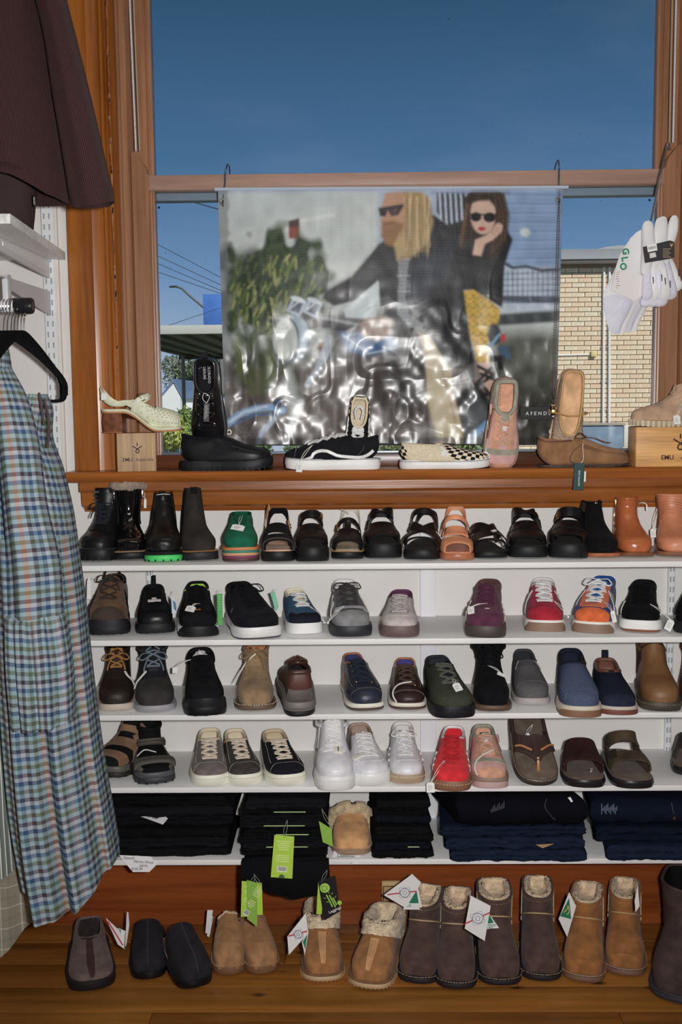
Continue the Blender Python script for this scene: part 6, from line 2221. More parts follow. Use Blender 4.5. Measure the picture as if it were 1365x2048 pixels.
s.ribbon([(.50,16),(.42,-10),(.30,-50),(.16,-84)],.003,STRING,'tag_string',.008)
# k: flip-flop, toe hanging over the edge
FB = M_((92,80,70),'suede')
a_ = 25 * D2R
Mt_ = np.eye(4)
Rz_ = np.array([[math.cos(.02),-math.sin(.02),0],[math.sin(.02),math.cos(.02),0],[0,0,1]])
Rx_ = np.array([[1,0,0],[0,math.cos(a_),-math.sin(a_)],[0,math.sin(a_),math.cos(a_)]])
Mt_[:3,:3] = Rz_ @ Rx_
toe_ = np.array([at(1079,1594,-.262)[0],-.262,Z4 + .001])
Mt_[:3,3] = toe_ - Mt_[:3,:3] @ np.array([0,-.122,-.002])
s = Shoe('brown thong sandal with contrast stitching, toe hanging over the shelf edge',M=Mt_,L=.245,W=.092,st=SAND(.10),H=.62,lift=.014,name='thong_sandal',cat='sandal',group=G4,foot=FOOTW,short='brown thong sandal')
s.layer(0,.014,.002,M_((56,48,46),'rubber'))
s.layer(.012,.017,.001,M_((72,60,54),'leather'),'welt')
s.layer(.016,.020,-.003,FB,'footbed',bulge=.002)
s.stitches(.0158,M_((170,150,130),'plain'),.0026,90)
TS = M_((58,42,38),'leather',.6)
OR = M_((168,116,72),'leather')
s.patch([(.40,-100,100),(.52,-100,100)],TS,'cross_strap',.003)
s.ribbon([(.40,-86),(.38,-40),(.33,-8),(.29,0)],.013,TS,'thong_strap',.003)
s.ribbon([(.40,86),(.38,40),(.33,8),(.29,0)],.013,TS,'thong_strap',.003)
s.ribbon([(.415,-70),(.41,-40),(.37,-10)],.005,OR,'strap_inset',.006)
s.ribbon([(.415,70),(.41,40),(.37,10)],.005,OR,'strap_inset',.006)
s.ribbon([(.33,0),(.43,0),(.53,0)],.016,TS,'centre_loop',.005)
q0 = s.pt(np.array([.31]),np.array([0.0]),.004)[0]
s.add(MB().tube(spline([q0,q0 + [0,-.010,-.010],[q0[0],q0[1] - .018,.020]],12),[.0035] * 12,7),'toe_post',OR)
# raised footbed rim at the heel
P_,pp_ = s.outline(-.002,80)
b = MB()
rim = [(x,y,.020 + .006 * min(1,max(0,(.55 - q) / .3))) for (x,y),q in zip(P_,pp_) if q < .55]
h_ = len(rim) // 2
right = [r for r in rim if r[0] >= s.cx(np.array(.2))]
left = [r for r in rim if r[0] < s.cx(np.array(.2))]
loop_ = sorted(right,key=lambda r: r[1]) + sorted(left,key=lambda r: -r[1])
s.add(MB().tube(np.array(loop_),.0045,7),'heel_rim',M_((56,42,40),'leather',.6))
s.price(.75,0,.72,0,rot=60,hang=(-.01,.02,-.045),size=(.018,.012),lines=False)
def slide(label,px,py,yaw,L,wpx,short):
 s = Shoe(label,px,py,Z4,yaw,L,wpx * PXM,SAND(.115),.016,name='slide_sandal',cat='sandal',group=G4,foot=FOOTW,short=short)
 s.layer(0,.018,.002,M_((38,34,38),'rubber',.35))
 s.layer(.009,.0105,.003,M_((28,25,28),'rubber'),'groove')
 s.layer(.016,.021,-.002,M_((90,74,64),'suede'),'footbed',bulge=.002)
 return s
MB_ = M_((58,34,32),'suede')
s = slide('dark maroon-brown slide sandal with one wide stitched strap',1171,1579,6,.245,84,'maroon-brown slide sandal')
s.patch([(.30,-102,102),(.44,-104,104),(.58,-98,98)],MB_,'wide_strap',.003)
s.patch([(.31,-70,-20),(.44,-74,10),(.57,-60,34)],M_((54,32,30),'suede'),'strap_flap',.005)
ST = M_((160,128,110),'plain')
for rows in ([(.31,-98),(.31,0),(.31,98)],[(.575,-92),(.575,0),(.575,92)],[(.555,-92),(.555,0),(.54,60),(.46,98)],[(.57,-40),(.48,20),(.40,60),(.32,96)]):
 s.seam(rows,ST,(1,),.0018)
for i in range(3):
 s.ribbon([(.20 + i * .006,20 + i * 4),(.27 + i * .006,20 + i * 4)],.0014,M_((170,166,160),'plain'),'footbed_print',-.018)
OB_ = M_((70,58,46),'suede')
s = slide('olive-brown suede sandal with two straps and buckles, near the end of the fourth shelf',1272,1581,14,.245,84,'olive-brown two-strap sandal')
s.patch([(.30,-100,100),(.42,-100,100)],OB_,'front_strap',.003)
s.patch([(.54,-96,96),(.68,-94,94)],OB_,'instep_strap',.004)
for sd in (1,-1):
 s.patch([(.40,78 * sd,106 * sd),(.56,76 * sd,104 * sd)],OB_,'side_panel',.003)
s.patch([(.34,-64,-36),(.44,-64,-36)],M_((50,42,34),'suede'),'strap_tab',.006)
s.buckle(.40,-56,.016,.016,M_((60,56,48),'plain',metal=.6))
s.buckle(.62,-70,.016,.018,M_((60,56,48),'plain',metal=.6))
for i in range(3):
 s.ribbon([(.46 + i * .01,10 + i * 8),(.50 + i * .01,10 + i * 8)],.0014,M_((170,166,160),'plain'),'footbed_print',-.028)
s = slide('dark slide sandal cut off at the end of the fourth shelf',1388,1556,4,.24,84,'dark slide sandal at the end')
s.patch([(.36,-102,102),(.50,-104,104),(.60,-98,98)],M_((46,40,38),'leather',.5),'wide_strap',.003)
# ------------------------------------------------------------------ slippers and sheepskin boots on the floor
GF = 'slippers and sheepskin boots on the floor'
FLEECE = M_((208,182,152),'fleece')
FL2 = M_((212,178,148),'fleece')
def slipper(label,px,py,yaw,wpx,top,up,sole,lining,short,st=MULE,L=.225,H=1.0,lift=.010,sole_h=.020,fl=None,flr=.012,**kw):
 s = Shoe(label,px,py,0.0,yaw,L,wpx * .00110,st,lift,H,.05,'slipper','slipper',GF,FOOTW,0.0,'toe',top=top,short=short,**kw)
 s.layer(0,sole_h,.002,sole)
 s.layer(sole_h - .002,sole_h + .001,-.004,lining,'insole')
 s.upper(up,lining,fl or up,fleece=fl is not None,cr=flr if fl is not None else .003)
 return s
# a
s = slipper('grey-brown suede slipper with a dark centre band, nearest the dresses',184,1984,2,94,1832,M_((100,84,80),'suede'),M_((34,30,34),'rubber'),M_((50,40,40),'fleece'),'grey-brown banded slipper',st=SLIP,H=.75,sole_h=.022,lift=.014)
s.patch([(.06,-9,9),(.3,-8,8),(.6,-8,8),(.99,-8,8)],M_((66,46,44),'suede'),'centre_band',.0016)
s.patch([(.80,-178,-150),(.9,-178,-120),(.985,-178,-100)],M_((88,74,70),'suede'),'heel_counter',.0014)
s.layer(.020,.0225,.003,M_((48,38,40),'suede'),'welt')
BKSU = M_((42,40,46),'suede')
# b, c
s = slipper('black suede slipper with pale fleece showing, beside the banded slipper',296,1962,-1,72,1838,BKSU,M_((24,24,28),'rubber',.35),FL2,'straight black slipper')
s.ribbon([(.06,0),(.4,0),(.99,0)],.0035,M_((54,52,58),'suede'),'centre_seam',.0006)
s.layer(.0175,.0205,.003,M_((34,33,37),'suede'),'welt')
s = slipper('black suede slipper turned at an angle beside the tan slippers',396,1978,18,76,1845,BKSU,M_((24,24,28),'rubber',.35),FL2,'angled black slipper')
s.ribbon([(.06,0),(.4,0),(.99,0)],.0035,M_((54,52,58),'suede'),'centre_seam',.0006)
s.layer(.0175,.0205,.003,M_((34,33,37),'suede'),'welt')
# d, e
TS1 = M_((152,112,74),'suede')
for px,py,yaw,top,lab in ((458,1945,-3,1824,'tan suede slipper with cream fleece, standing straight behind the angled black slipper'),(531,1942,12,1826,'tan suede slipper under the lime hang tags, turned outward')):
 s = slipper(lab,px,py,yaw,70,top,TS1,M_((110,78,52),'rubber',.4),FL2,lab[:30])
 s.seam([(.06,3),(.4,3),(.98,3)],M_((128,92,62)),(1,-1))
 s.patch([(.05,-120,120),(.13,-120,120)],TS1,'toe_band',.001)
 s.stitches(.0205,M_((176,146,110),'plain'),.0028,80)
 s.layer(.0165,.0195,.003,M_((126,92,62),'suede'),'welt')
 if px < 500:
  pts = s.pt(np.full(12,1.0),np.linspace(-60,40,12) * D2R,-.004)
  s.add(s.fluff(pts[:-1],.006),'fleece_tuft',FL2,angle=180)
# f, g: tan mules with thick fleece cuffs
TM = M_((150,104,62),'suede')
def mule(label,px,py,yaw,wpx,top):
 st = [r for r in SLIP[:7]] + [(.585,.080,.30,.008,.86),(.56,.084,.15,.012,.82),(.545,.086,.05,.035,.78),(.53,.086,.01,.066,.74),(.52,.084,.02,.080,.70)]
 s = Shoe(label,px,py,0.0,yaw,.23,wpx * .00110,st,.010,1.0,.05,'slipper','slipper',GF,FOOTW,0.0,'toe',short=label)
 s.layer(0,.012,.003,M_((176,148,112),'rubber',.5),label='cream outsole')
 s.layer(.011,.017,.003,M_((112,80,52),'suede'),'welt')
 s.lugs(60,.004,M_((150,124,92),'rubber'),.004,.0022,'sole_ribs')
 s.upper(TM,FLEECE,None,cr=.01)
 s.patch([(.10,-9,9),(.3,-8,8),(.56,-11,11)],M_((188,140,96),'suede'),'centre_band',.002)
 s.seam([(.1,10),(.3,9),(.55,12)],M_((120,84,52)))
 n,m = 40,64
 u = np.linspace(0,1,n)
 ph = np.arange(m) / m * 2 * PI
 s0 = .60 + .20 * (1 - np.cos(ph)) / 2
 sv = s0[None] + (1.0 - s0[None]) * np.sin(u[:,None] * PI / 2)
 off = .0075 * np.sin(np.clip(u,0,1) * PI)[:,None] ** .5 + .004
 nz = RNG.normal(size=(n,m)) * .0011
 kz = RNG.normal(size=(n // 4 + 2,m // 4 + 2))
 nz2 = kz[(np.arange(n) // 4)[:,None],(np.arange(m) // 4)[None]] * .0011
 P = s.pt(np.clip(sv,0,1),np.repeat(ph[None],n,0),off + nz + nz2)
 P[...,2] += (u[:,None] ** 2) * .012
 Q = s.pt(np.full((8,m),1.0) - np.linspace(0,.22,8)[:,None],np.repeat(ph[None],8,0),-(.004 + .010 * np.sin(np.linspace(0,PI,8)))[:,None] + RNG.normal(size=(8,m)) * .001)
 Q[...,2] += .012 * np.linspace(1,0,8)[:,None]
 V = np.concatenate([P,Q])
 s.add(MB().grid(V,close_v=True),'fleece_cuff',FLEECE,angle=180)
 return s
mule('tan sheepskin slipper with thick cream cuff, directly below the black leggings tag',646,1966,1,84,1787)
mule('tan sheepskin slipper with thick cream cuff, angled beside the dark brown boots',734,1980,-13,88,1797)
# h..m
def ugg(label,px,py,yaw,wpx,top,up,sole,seamc,L=.225,wtop=.84,tall=False,fl=True):
 s = Shoe(label,px,py,0.0,yaw,L,wpx * .00110,lambda h: UGG(h,wtop),.012,1.0,.05,'sheepskin_boot','boot',GF,FOOTW,0.0,'toe',top=top,short=label)
 s.layer(0,.013,.003,sole)
 s.layer(.012,.018,.0035,sole if sole is not None else up,'welt')
 s.stitches(.0165,seamc,.0046,90)
 s.upper(up,FL2 if fl else M_((26,24,26),'fabric'),up,cr=.0035,deep=.55)
 s.ribbon([(.70,-88),(.73,-40),(.74,0),(.73,40),(.70,88)],.0028,seamc,'ankle_seam',.0010,.0014,40)
 for sd in (1,-1):
  s.ribbon([(.66,88 * sd),(.8,88 * sd),(.995,88 * sd)],.0026,seamc if not tall else up,'side_seam',.0010,.0012,24)
 s.seam([(.965,0),(.965,60),(.965,90)],seamc,(1,-1),.0009)
 if not fl:
  return s
 n,m = 10,48
 u = np.linspace(0,1,n)
 ph = np.arange(m) / m * 2 * PI
 sv = np.repeat((1.0 - .0 * u)[:,None],m,1)
 off = -(.0035 + .014 * u)[:,None] + RNG.normal(size=(n,m)) * .0014
 P = s.pt(sv,np.repeat(ph[None],n,0),off)
 P[...,2] += (.001 + .004 * np.sin(u * PI))[:,None] + RNG.normal(size=(n,m)) * .0012
 P[-1,:,2] -= .02
 P[-2,:,2] -= .008
 b = MB().grid(P,close_v=True)
 b.f.append(tuple((n - 1) * m + j for j in range(m)))
 s.add(b,'fleece_lining',FL2,angle=180)
 return s
DBR = M_((76,58,54),'suede')
DSO = M_((40,34,40),'rubber',.6)
SC = M_((176,150,112),'canvas')
ugg('dark brown sheepskin boot first of four, touching the fleece slipper',832,1970,-8,82,1768,DBR,DSO,SC)
ugg('dark brown sheepskin boot second of four, toe furthest forward',911,1981,-1,82,1773,DBR,DSO,SC)
ugg('dark brown sheepskin boot third of four, carrying a large white diamond tag',1002,1974,6,86,1756,DBR,DSO,SC,wtop=.90)
ugg('dark brown sheepskin boot fourth of four, beside the tan boots',1083,1965,4,82,1751,DBR,DSO,SC)
TB = M_((140,92,48),'suede')
TSO = M_((106,78,62),'rubber',.6)
ugg('tan sheepskin boot with a green and gold triangle tag at its shin',1164,1967,-3,84,1762,TB,TSO,SC)
ugg('tan sheepskin boot standing against the big dark boot',1249,1954,1,82,1754,TB,TSO,SC)
s = ugg('big dark brown tall boot cut off at the corner of the floor',1366,2012,-5,136,1728,M_((66,52,52),'suede'),M_((46,46,56),'rubber',.6),M_((70,56,54),'canvas'),L=.27,wtop=1.0,tall=True,fl=False)
# ------------------------------------------------------------------ things on the window stool
PXS = 1 / 854.0
UPR = np.eye(4)
UPR[:3,:3] = np.array([[1,0,0],[0,0,-1],[0,1,0]])
def upright_M(px,py,Y,lean=0.0,roll=0.0,tip=0.0):
 """toe down, top of the shoe towards the room; px, py is the middle of the shoe"""
 c = at(px,py,Y)
 M = UPR.copy()
 a = lean * D2R
 Rx = np.array([[1,0,0],[0,math.cos(a),-math.sin(a)],[0,math.sin(a),math.cos(a)]])
 r = roll * D2R
 Ry = np.array([[math.cos(r),0,math.sin(r)],[0,1,0],[-math.sin(r),0,math.cos(r)]])
 M[:3,:3] = Ry @ Rx @ UPR[:3,:3]
 M[:3,3] = c
 return M
GS_ = 'shoes displayed on the window stool'
BLOCK = mat((162,132,96),.55,'woodz',c2=(128,100,72),scale=1.6)
BLOCK2 = mat((190,142,78),.5,'woodx',c2=(150,104,54),scale=1.6)
BRN = mat((62,40,30),.7)
def emblem_mb(M,s):
 b = MB()
 b.tube(xf(np.array([(0,.95,0),(0,.35,0)]) * s,M),.10 * s,6)
 lp = [(-.85,.30,0),(-.2,-.10,0),(.22,-.45,0),(.28,-.80,0),(0,-1.0,0),(-.28,-.80,0),(-.22,-.45,0),(.2,-.10,0),(.85,.30,0)]
 b.tube(xf(spline(np.array(lp) * s,40),M),.10 * s,6)
 return b
def block(label,px0,px1,py0,py1,Y,dep,yaw,m,txt_px,em_px,group='wooden display blocks'):
 a,c = at(px0,py1,Y),at(px1,py0,Y)
 w,h = c[0] - a[0],c[2] - SILL
 o = thing('display_block',label,'block',((a[0] + c[0]) / 2,Y + dep / 2,SILL),yaw * D2R,group)
 MB().box((-w / 2,-dep / 2,0),(w / 2,dep / 2,h),.0015).build('body',m,o)
 return o,w,h,dep
o,w,h,dep = block('light timber display block carrying the pale heeled sandal',229,303,866,944,-.088,.07,14,BLOCK,None,None)
M = frame(np.array([.004,-dep / 2 - .0004,h * .36]),(1,0,0),(0,0,1))
text_mb('EMU',.0115,frame(np.array([-.021,-dep / 2 - .0004,h * .31]),(1,0,0),(0,0,1)),.0003,bold=.0002).build('lettering',BRN,o,smooth=False)
text_mb('Australia',.0115,frame(np.array([.018,-dep / 2 - .0004,h * .31]),(1,0,0),(0,0,1)),.0003).build('lettering',BRN,o,smooth=False)
emblem_mb(frame(np.array([.002,-dep / 2 - .0002,h * .62]),(1,0,0),(0,0,1)),.0125).build('emblem',BRN,o)
topL = SILL + h
xb = o.location[0]
# heeled sandal
CR = M_((196,198,172),'leather',.5)
sx = (X_(205,860,-.06) + X_(364,860,-.06)) / 2
s = Shoe('pale sage heeled slingback sandal with punched pattern on the timber block',name='heeled_sandal',cat='sandal',group=GS_,loc=(sx,-.058,topL),yaw=90,L=.186,W=.058,st=LOW,lift=.012,H=1.1,heel=.044,short='pale heeled sandal',foot=FOOTP)
s.layer(.002,.006,.001,M_((176,120,76),'leather'),'outsole',spring=.002)
s.layer(.006,.012,.001,CR,'footbed',spring=.002,p1=1.0)
s.layer(lambda p: -s.hz(p),lambda p: 0 * p + .003,.000,M_((104,60,36),'woodx') if False else mat((112,64,38),.4,'woodx',c2=(70,40,26),scale=3),'heel_block',p1=.27,spring=0)
s.layer(lambda p: -s.hz(p),lambda p: -s.hz(p) + .003,.0006,M_((150,100,60),'rubber'),'heel_tip',p1=.27,spring=0)
s.patch([(.14,-98,98),(.30,-100,100),(.46,-102,102)],CR,'vamp',.001)
s.patch([(.46,-102,-54),(.56,-104,-74),(.64,-106,-92)],CR,'side_wing',.001)
s.patch([(.46,102,54),(.56,104,74),(.64,106,92)],CR,'side_wing',.001)
for sd in (1,-1):
 s.ribbon([(.56,98 * sd),(.66,104 * sd),(.76,122 * sd),(.86,150 * sd),(.905,180 * sd)],[.012,.012,.013,.014,.014],CR,'sling_strap',.0015,n=30)
s.ribbon([(.60,-100),(.60,-66),(.59,-30),(.59,0),(.59,60),(.60,100)],.011,CR,'ankle_strap',.006,n=26)
s.buckle(.60,-50,.014,.017,CHROME)
b = MB()
for i in range(5):
 for j in range(9):
  sv,ph = .17 + j * .045 + (i % 2) * .02,-98 + i * 13
  if sv > .6:
   continue
  p = s.pt(np.array([sv]),np.array([ph * D2R]),.0014)[0]
  nn_ = s.nrm(np.array([sv]),np.array([ph * D2R]))[0]
  u = np.cross(nn_,[0,.6 * (-1) ** (i + j),1.0])
  u /= np.linalg.norm(u)
  v = np.cross(nn_,u)
  q = [p + u * .0022 * math.cos(a) + v * .0008 * math.sin(a) + nn_ * .0003 for a in np.linspace(0,2 * PI,8,endpoint=False)]
  b.add(q,[tuple(range(8))])
k = s.add(b,'perforations',M_((120,112,84),'plain'),smooth=False)
k['kind'] = 'stuff'
s.price(.90,178,.95,-170,hang=(.020,-.030,-.030),size=(.014,.016),lines=False,string=False)
# black slip-on and the laced boot standing in it
cx = (X_(361,930,-.06) + X_(546,930,-.06)) / 2
s = Shoe('black leather slip-on walking shoe lying side-on with another shoe stood in it',name='slip_on_shoe',cat='shoe',group=GS_,loc=(cx,-.056,SILL),yaw=90,L=.213,W=.074,st=SLIP,lift=.014,H=.90,dip=.006,wl=1.0,short='black slip-on on the sill')
s.layer(0,.023,.003,M_((30,30,34),'rubber',.5),spring=.010)
s.lugs(40,.005,M_((22,22,24),'rubber'),.003,.004)
s.upper(BK,BKS,BKS,cr=.004)
s.patch([(.0,-179.9,179.9),(.05,-150,150),(.14,-140,140),(.26,-104,104)],M_((30,30,34),'leather',.3),'toe_cap',.0016)
for sd in (1,-1):
 s.patch([(.58,40 * sd,92 * sd),(.72,44 * sd,100 * sd)],M_((36,36,40),'canvas'),'elastic_gore',.0014)
s.stripes([[(.5,60),(.56,92)]],.004,BK,'side_seam')
s = Shoe('glossy black lace-up shoe stood on its toe inside the black slip-on',name='lace_up_shoe',cat='shoe',group=GS_,M=upright_M(418,806,-.012,3),L=.215,W=.082,st=LOW,lift=.010,H=.62,short='upright black lace-up shoe',bend=.02)
s.layer(0,.012,.002,M_((30,30,34),'rubber'))
PT = M_((20,20,24),'patent',.25)
s.upper(PT,M_((26,26,30)),PT,cr=.004,deep=.35)
s.eyestay(PT,.36,.97,(12,18),(44,56))
s.tongue(PT,.5,(.40,.094),.5)
s.patch([(.0,-179.9,179.9),(.05,-150,150),(.16,-140,140),(.30,-84,84)],PT,'toe_cap',.0016)
s.laces(M_((30,30,34),'canvas'),5,.44,.9,(20,26),.005,bow=False,eyelets=CHROME)
s.pull_tab(BKS,1.0,.012,.004)
b = MB().box((-.007,-.004,0),(.007,.0,.001))
hl = np.array([0,s.L / 2 - .004,.045])
s.add(MB().prism([(-.006,0),(.006,0),(.0075,.018),(-.0075,.018)],2,-.0008,.0008,frame(hl,(1,0,0),(0,1,.2))),'heel_tab',M_((40,40,44),'canvas'))
yb = s.L / 2
insM = lambda dx,dy,r: frame(np.array([dx,yb - dy,.018]),(math.cos(r),math.sin(r),0),(-math.sin(r),math.cos(r),0))
s.add(MB().prism([(x,y) for x,y in s.outline(-.009,40)[0] if y > yb - .085],2,.0135,.0165),'insole',M_((34,33,38),'suede'))
for txt,dx,dy,sz in (('COLORADO',.005,.036,.0085),('LEISURE',-.006,.036,.0085)):
 s.add(text_mb(txt,sz,insM(dx,dy,-PI / 2),.0003),'lettering',M_((196,192,196),'plain'),smooth=False)
b = MB()
b.tube([(math.cos(a) * .020,yb - .034 + math.sin(a) * .022,.0175) for a in np.linspace(.35,PI - .35,20)],.0007,5)
b.tube([(math.cos(a) * .0165,yb - .034 + math.sin(a) * .0185,.0175) for a in np.linspace(.5,PI - .5,20)],.0005,5)
s.add(b,'printed_arc',M_((170,140,166),'plain'))
q = at(413,825,-.105)
tg = thing('hang_tag','black cardboard hang tag with white print on the upright black shoe','tag',tuple(q))
Mt = front(np.zeros(3),-.06)
MB().box((-.0065,-.021,-.0006),(.0065,.021,.0006),.0002,Mt).build('card',M_((60,58,58),'plain'),tg,smooth=False)
b = MB()
for i in range(9):
 y = .015 - i * .0036
 b.box((-.0045,y,.0006),(-.0045 + random.choice((.009,.007,.004)),y + .0009,.0009),0,Mt)
k = b.build('printed_lines',M_((186,182,184),'plain'),tg,smooth=False)
k['kind'] = 'stuff'
MB().tube([(-.0065 + .013,.020,0),(.009,0,0),(.0066,-.020,0)],.0005,5).build('edge',M_((196,176,150),'plain'),tg)
MB().tube(spline([(0,.02,.019),(-.010,.016,.032),(-.006,.018,.044),(.006,.014,.036),(0,.0,.019)],24),.0008,5).build('string',STRING,tg)
# black and white skate shoe, checked pair
cx = (X_(569,930,-.06) + X_(763,930,-.06)) / 2
s = Shoe('black skate shoe with white side line and white platform sole',name='sneaker',cat='shoe',group=GS_,loc=(cx,-.056,SILL),yaw=-90,L=.220,W=.074,st=LOW,lift=.018,H=.76,dip=.006,wl=1.02,short='black skate shoe on the sill',tip=(.40,.10))
s.layer(0,.0255,.002,M_((206,208,224),'rubber',.45))
s.layer(.0235,.0245,.0032,M_((40,38,46),'rubber'),'foxing_line')
SK = M_((32,32,37),'suede')
s.upper(SK,M_((44,42,46)),SK,cr=.004)
s.stripes([[(.33,118),(.40,98),(.47,80),(.53,84),(.60,100),(.72,112),(.84,122)]],.0075,M_((214,212,218),'leather'),'side_line',off=.002)
s.patch([(.0,-179.9,179.9),(.05,-150,150),(.16,-140,140),(.28,-60,60)],SK,'toe_cap',.001)
s.seam([(.28,0),(.29,40),(.27,80),(.24,110)],M_((150,148,150)))
s.seam([(.70,120),(.72,100),(.86,92)],M_((150,148,150)))
s.eyestay(SK,.36,.97,(10,14),(42,50))
s.tongue(SK,.5,(.40,.10),.46)
s.laces(M_((214,210,214),'canvas'),6,.42,.93,(24,34),.0065,bow=False,off=.0055,th=.002)
s.price(.45,36,.26,112,hang=(.012,-.010,-.012),size=(.014,.024),rot=-4)
def checker(name,a,b2,scale):
 m = bpy.data.materials.new(name)
 m.use_nodes = True
 t = m.node_tree
 p = t.nodes['Principled BSDF']
 c = t.nodes.new('ShaderNodeTexChecker')
 tc = t.nodes.new('ShaderNodeTexCoord')
 mp = t.nodes.new('ShaderNodeMapping')
 mp.inputs['Rotation'].default_value = (0.0,0.0,0.0)
 t.links.new(tc.outputs['UV'],mp.inputs[0])
 t.links.new(mp.outputs[0],c.inputs['Vector'])
 c.inputs['Scale'].default_value = scale
 c.inputs['Color1'].default_value = alb(a)
 c.inputs['Color2'].default_value = alb(b2)
 t.links.new(c.outputs['Color'],p.inputs['Base Color'])
 p.inputs['Roughness'].default_value = .9
 p.inputs['Specular IOR Level'].default_value = .15
 return m
CHK = checker('checked_canvas',(202,190,164),(30,29,33),1.0)
CREAMC = M_((196,184,158),'canvas')
def patch_uv(s,rows,m,name,off,cell,nu=18,nv=22):
 """a patch with squares of the given size printed along the surface"""
 o = s.patch(rows,m,name,off,nu,nv)
 me = o.data
 R = np.array(rows,float)
 N = nu * nv
 V = np.array([v.co[:] for v in me.vertices])
 Pg = V[:N].reshape(nu,nv,3)
 du = np.r_[0,np.cumsum(np.linalg.norm(np.diff(Pg[:,nv // 2],axis=0),axis=1))] / cell
 uvv = np.zeros((len(V),2))
 for i in range(nu):
  d = np.r_[0,np.cumsum(np.linalg.norm(np.diff(Pg[i],axis=0),axis=1))]
  d = (d - d[-1] / 2) / cell
  for j in range(nv):
   uvv[i * nv + j] = (du[i],d[j])
   uvv[N + i * nv + j] = (du[i],d[j])
 lay = me.uv_layers.new(name='UVMap')
 idx = np.zeros(len(me.loops),dtype=np.int32)
 me.loops.foreach_get('vertex_index',idx)
 lay.data.foreach_set('uv',uvv[idx].ravel())
 return o
cx = (X_(798,930,-.06) + X_(982,930,-.06)) / 2
s = Shoe('cream slip-on with black checked front, side-on on the window stool',name='slip_on_shoe',cat='shoe',group=GS_,loc=(cx,-.056,SILL),yaw=90,L=.208,W=.070,st=SLIP,lift=.012,H=.62,dip=.006,wl=1.02,short='checked slip-on')
s.layer(0,.020,.002,M_((206,206,222),'rubber',.45))
s.layer(.0165,.0175,.0032,M_((40,38,46),'rubber'),'foxing_line')
s.upper(CREAMC,M_((214,204,176)),CREAMC,cr=.004)
patch_uv(s,[(.06,-120,120),(.3,-112,112),(.52,-92,92),(.72,-52,52)],CHK,'checked_vamp',.0012,.0085)
for sd in (1,-1):
 patch_uv(s,[(.80,130 * sd,166 * sd),(.88,118 * sd,174 * sd),(.97,128 * sd,179 * sd)],CHK,'checked_heel',.0012,.0085,14,12)
s.patch([(.56,-94,-84),(.68,-66,-54),(.80,-46,-38)],M_((206,202,206),'canvas'),'elastic_gore',.002)
s.mark(.62,-84,.012,.006,M_((220,218,220),'plain'),'label',.0035)
s.mark(.97,178,.010,.012,M_((176,40,52),'rubber'),'heel_tab',-.002)
s.add(MB().box((-.006,s.L / 2 - .001,.006),(.006,s.L / 2 + .0032,.016),.001),'heel_label',M_((176,40,52),'rubber'))
s = Shoe('black and checked lace-up shoe stood on its toe inside the skate shoe',name='sneaker',cat='shoe',group=GS_,M=upright_M(716,868,-.012,4,4),L=.186,W=.064,st=LOW,lift=.014,H=.62,short='upright checked shoe',bend=.02)
s.layer(0,.016,.002,M_((210,206,210),'rubber',.45))
s.upper(SK,CREAMC,CREAMC,cr=.003,deep=.35)
for sd in (1,-1):
 patch_uv(s,[(.5,60 * sd,118 * sd),(.7,74 * sd,140 * sd),(.85,96 * sd,160 * sd),(.98,110 * sd,178 * sd)],CHK,'checked_side',.0012,.008,16,14)
 s.stripes([[(.42,110),(.52,84),(.66,78),(.8,84)]],.006,M_((206,204,208),'leather'),'side_line',sides=(sd,),off=.0022)
s.add(MB().prism([(x,y) for x,y in s.outline(-.008,40)[0] if y > s.L / 2 - .08],2,.0165,.0190),'insole',CREAMC)
s.eyestay(SK,.36,.95,(12,18),(44,56))
s.laces(M_((214,210,214),'canvas'),5,.50,.92,(22,28),.007,bow=False)
s.add(MB().tube(spline([(-.006,.040,.055),(-.009,.060,.058),(0,.070,.06),(.009,.060,.058),(.006,.040,.055)],24),.0028,6),'lace_loop',M_((206,202,206),'canvas'))
# pink trainer standing on its toe
s = pink('dusty pink zip trainer leaning upright against the banner',M=upright_M(1003,845,-.030,6,2),L=.213,W=.080,group=GS_,H=.60,short='upright dusty pink trainer',bend=.03)
s.add(MB().prism([(x,y) for x,y in s.outline(-.009,40)[0] if y > s.L / 2 - .085],2,.0245,.0270),'insole',M_((206,150,122),'suede'))
s.add(text_mb('supersoft',.0125,frame(np.array([-.010,s.L / 2 - .042,.0275]),(0,-1,0),(1,0,0)),.0003),'lettering',M_((120,84,70),'plain'),smooth=False)
s.ribbon([(.48,-66),(.70,-64),(.95,-58)],.006,M_((150,116,90),'canvas'),'side_zip',.0025)
s.ribbon([(.48,-66),(.70,-64),(.95,-58)],.002,BRASS,'zip_teeth',.004)
s.mark(.74,-78,.009,.024,M_((206,168,164),'leather'),'zip_pull',.005)
s.price(.60,-90,.35,-80,hang=(.006,-.006,-.01),size=(.018,.024))
